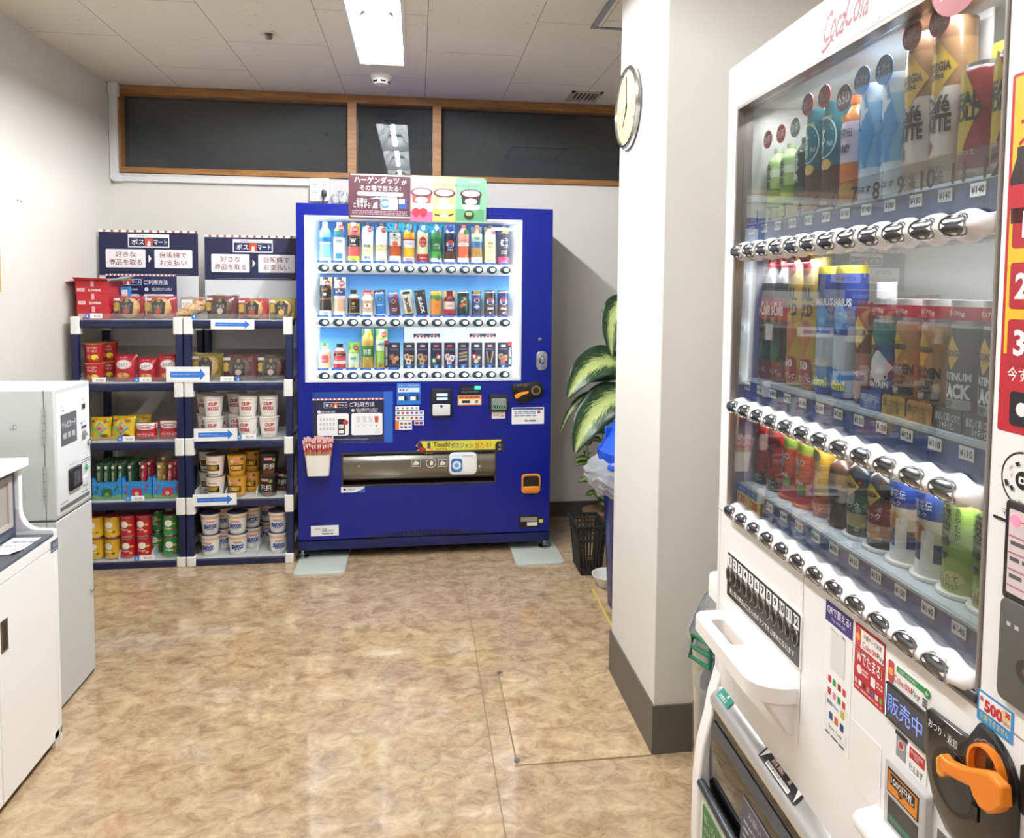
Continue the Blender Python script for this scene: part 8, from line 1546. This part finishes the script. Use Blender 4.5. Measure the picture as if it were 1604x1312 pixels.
big = [((982, 575, 3.98), (925, 545, 3.94), (890, 622, 3.88), .19), ((985, 585, 4.0), (945, 575, 3.97), (905, 600, 3.95), .13), ((972, 633, 4.0), (905, 590, 3.95), (878, 678, 3.92), .055), ((988, 612, 3.95), (925, 625, 3.88), (901, 708, 3.82), .21), ((992, 470, 4.02), (946, 476, 3.98), (959, 558, 3.92), .15)]
for b_, k, tp, w in big:
    B_, K_, T_ = wp(*b_), wp(*k), wp(*tp); z0 = B_.z-.16
    G().tube([(0, 0, z0), pl(st.lerp(B_, .4)*1.0+Vector((0, 0, z0*.6+.03))), pl(B_)], [.007, .006, .004], STEM, 8).obj('leaf_stalk', t)
    leaf('leaf', t, pl(B_), pl(K_), pl(T_), w, LEAF, up=(.1, -.8, .6))
for (dx, dy, h) in ((.25, .1, 1.35), (.2, -.15, 1.2), (.05, .22, 1.3), (-.02, .2, .8)):
    bs = st+Vector((0, 0, h-.25)); leaf('leaf', t, pl(bs), pl(st+Vector((dx*.7, dy*.7, h+.05))), pl(st+Vector((dx*1.4, dy*1.4, h-.1))), .16, LEAF)
# trailing small leaved plant under it
t2 = thing('trailing_plant', 'trailing small leaved plant hanging below the large leaves beside the bin', 'plant', T(c0.x, PY-.06, 0)); random.seed(3); o2 = Vector((c0.x, PY-.06, 0))
G().lathe([(.075, 0), (.08, .01), (.10, .16), (.104, .17), (.09, .17), (.001, .16)], C('7a5a42', .6), 22, T(-.20, -.02, 0)).obj('pot', t2)
vines = [[(-.20, -.02, .16), (-.22, -.03, .45), (-.18, -.03, .72)], [(-.20, -.02, .16), (-.26, -.05, .40), (-.30, -.05, .58)], [(-.20, 0, .16), (-.15, -.02, .5), (-.13, -.02, .78)], [(-.2, -.02, .16), (-.23, -.06, .3), (-.27, -.06, .44)]]
for v in vines:
    A, B, D = map(Vector, v); P = [A*(1-s)**2+B*2*s*(1-s)+D*s*s for s in [k/10 for k in range(11)]]; G().tube(P, .003, STEM, 6).obj('vine', t2)
    for k in range(2, 11):
        p = P[k]; a = k*2.1+random.random(); d = Vector((cos(a)*.07-.02, sin(a)*.05-.02, random.uniform(-.03, .03))); leaf('leaf', t2, tuple(p), tuple(p+d*.6+Vector((0, 0, .02))), tuple(p+d), random.uniform(.034, .05), LEAF2, n=8, m=4, up=(0, -.5, .85))
# blue bin with its clear liner
bx, by = 1.012, 3.08
t = thing('waste_bin', 'blue plastic waste bin with domed lid beside the partition', 'waste bin', T(bx, by, 0)); BB = C('0f2270', .25)
BBL = C('1a4fc0', .18)
G().lathe([(.165, 0), (.17, .01), (.20, .58), (.21, .60), (.205, .615), (.195, .60), (.19, .58)], BB, 40).obj('bucket', t)
zl_ = at_y(940, 712, by-.1)[2]; zt_ = at_y(948, 668, by)[2]
G().lathe([(.222, zl_-.055), (.226, zl_-.04), (.226, zl_), (.212, zl_+.012), (.19, zl_+.06), (.15, zl_+.13), (.10, zl_+.17), (.001, zl_+.18)], BBL, 44).obj('lid', t, angle=45)
xf = at_y(947.5, 690, by)[0]-bx
G().box(xf, xf+.16, -.012, .012, zl_+.06, at_y(947.5, 667, by)[2], BBL).obj('lid_flap', t, bevel=.004)
G().tube([(-.19+.02*cos(a), -.13+.02*sin(a), zl_-.05) for a in [k*pi/6 for k in range(12)]], .012, BBL, 8, closed=True).obj('lid_clip', t)
random.seed(9)
def liner(a, b):
    A = a*2*pi; s = sin(9*A)+.6*sin(23*A+2)+.5*sin(37*A+1); fl = b*(1+.18*sin(3*A+1)); r = .215+.066*sin(pi*min(1, b*1.1))**.8+.010*s*b+.010*sin(31*b+5*A)*b
    return (r*cos(A), r*sin(A), zl_-.03-.19*fl+.012*s*b+.006*sin(17*A+20*b))
tag_ = G(); tag_.grid(liner, 110, 22, clear('bin_liner', 'f0f1f4', 1.0, .15, .28, 'e8eaee')); tag_.obj('bag_liner', t)
# black basket
q0, q1, q2 = at_z(906, 903, 0), at_z(944, 904, 0), at_y(902, 822, 3.5)
t = thing('wire_basket', 'black slotted plastic basket on the floor between machine and bin', 'basket', T(at_y(925, 860, 3.46)[0], 3.53, 0)); BKT = C('1a1b1a', .4)
wb, wt, hb_ = .048, .068, .245; db, dt = .085, .105
G().box(-wb, wb, -db, db, 0, .006, BKT).obj('base', t)
def side(x0, x1, y0, y1, ax_):
    g = G(); n = 7
    def P(s, z):
        f = z/hb_
        X, Y = wb+(wt-wb)*f, db+(dt-db)*f
        return {'f': (s*X, -Y, z), 'b': (s*X, Y, z), 'l': (-X, s*Y, z), 'r': (X, s*Y, z)}[ax_]
    for k in range(n+1): s = -1+2*k/n; g.tube([P(s, .004), P(s, hb_)], .0042, BKT, 6)
    for z in (.006, .03, .10, .18, .205, hb_-.02, hb_-.005): g.tube([P(-1, z), P(1, z)], .0036, BKT, 6)
    return g
for a_ in 'fblr': side(0, 0, 0, 0, a_).obj('slotted_side', t)
g = G(); g.tube([(-wt-.006, -dt-.006, hb_), (wt+.006, -dt-.006, hb_), (wt+.006, dt+.006, hb_), (-wt-.006, dt+.006, hb_)], .009, BKT, 8, closed=True); g.obj('rim', t)
t = tag(G().lathe([(.05, 0), (.055, .004), (.078, .05), (.082, .056), (.076, .056), (.052, .008), (.001, .006)], C('d9dad6', .35), 30).obj('bowl', M=T(.905, 3.315, 0)), 'small white bowl on the floor at the foot of the blue bin', 'bowl')
# clear tub with green clips between the white machine and the partition
TY = 1.68
pt = at_y(1099, 1060, TY-.03)
cx_, cy_ = pt[0]+.112, TY
t = thing('storage_tub', 'clear plastic tub with green clips behind the white machine', 'tub', T(cx_, cy_, 0))
zr = at_y(1095, 1008, 1.66)[2]
TUBC = clear('clear_tub', 'dfe6e4', 2.2, .06, .10)
G().lathe([(.10, .0), (.105, .01), (.118, zr-.03), (.124, zr-.01), (.124, zr)], TUBC, 36, cap=False).obj('tub', t)
G().lathe([(.127, zr-.008), (.130, zr), (.128, zr+.012), (.112, zr+.05), (.09, zr+.10), (.05, zr+.14), (.001, zr+.15)], TUBC, 36, cap=False).obj('lid', t)
GRN = C('156a45', .3)
for a in (pi*1.12, pi*1.55):
    M = RZ(a) @ T(.131, 0, zr); g = G(M); g.tube([(0, -.03, .022), (.004, -.034, -.03), (.004, .034, -.03), (0, .03, .022)], .006, GRN, 8, closed=True); g.tube([(.002, -.032, -.004), (.002, .032, -.004)], .005, GRN, 8); g.obj('clip', t)
random.seed(2)
G().lathe([(.094, .30), (.102, .32), (.108, .42), (.001, .44)], C('9fb8c6', .6), 24).obj('contents', t)
for (dx, dy, hh, col) in ((-.04, -.05, .40, '6fb2c0'), (.0, -.075, .37, '3f9a94'), (-.075, .0, .45, '5a6a98'), (-.05, .04, .42, 'c8d4dc')):
    G().lathe([(.026, .02), (.027, hh*.98), (.020, hh+.01), (.012, hh+.03), (.012, hh+.05)], C(col, .4), 14, T(dx, dy, 0)).obj('bottle_inside', t)
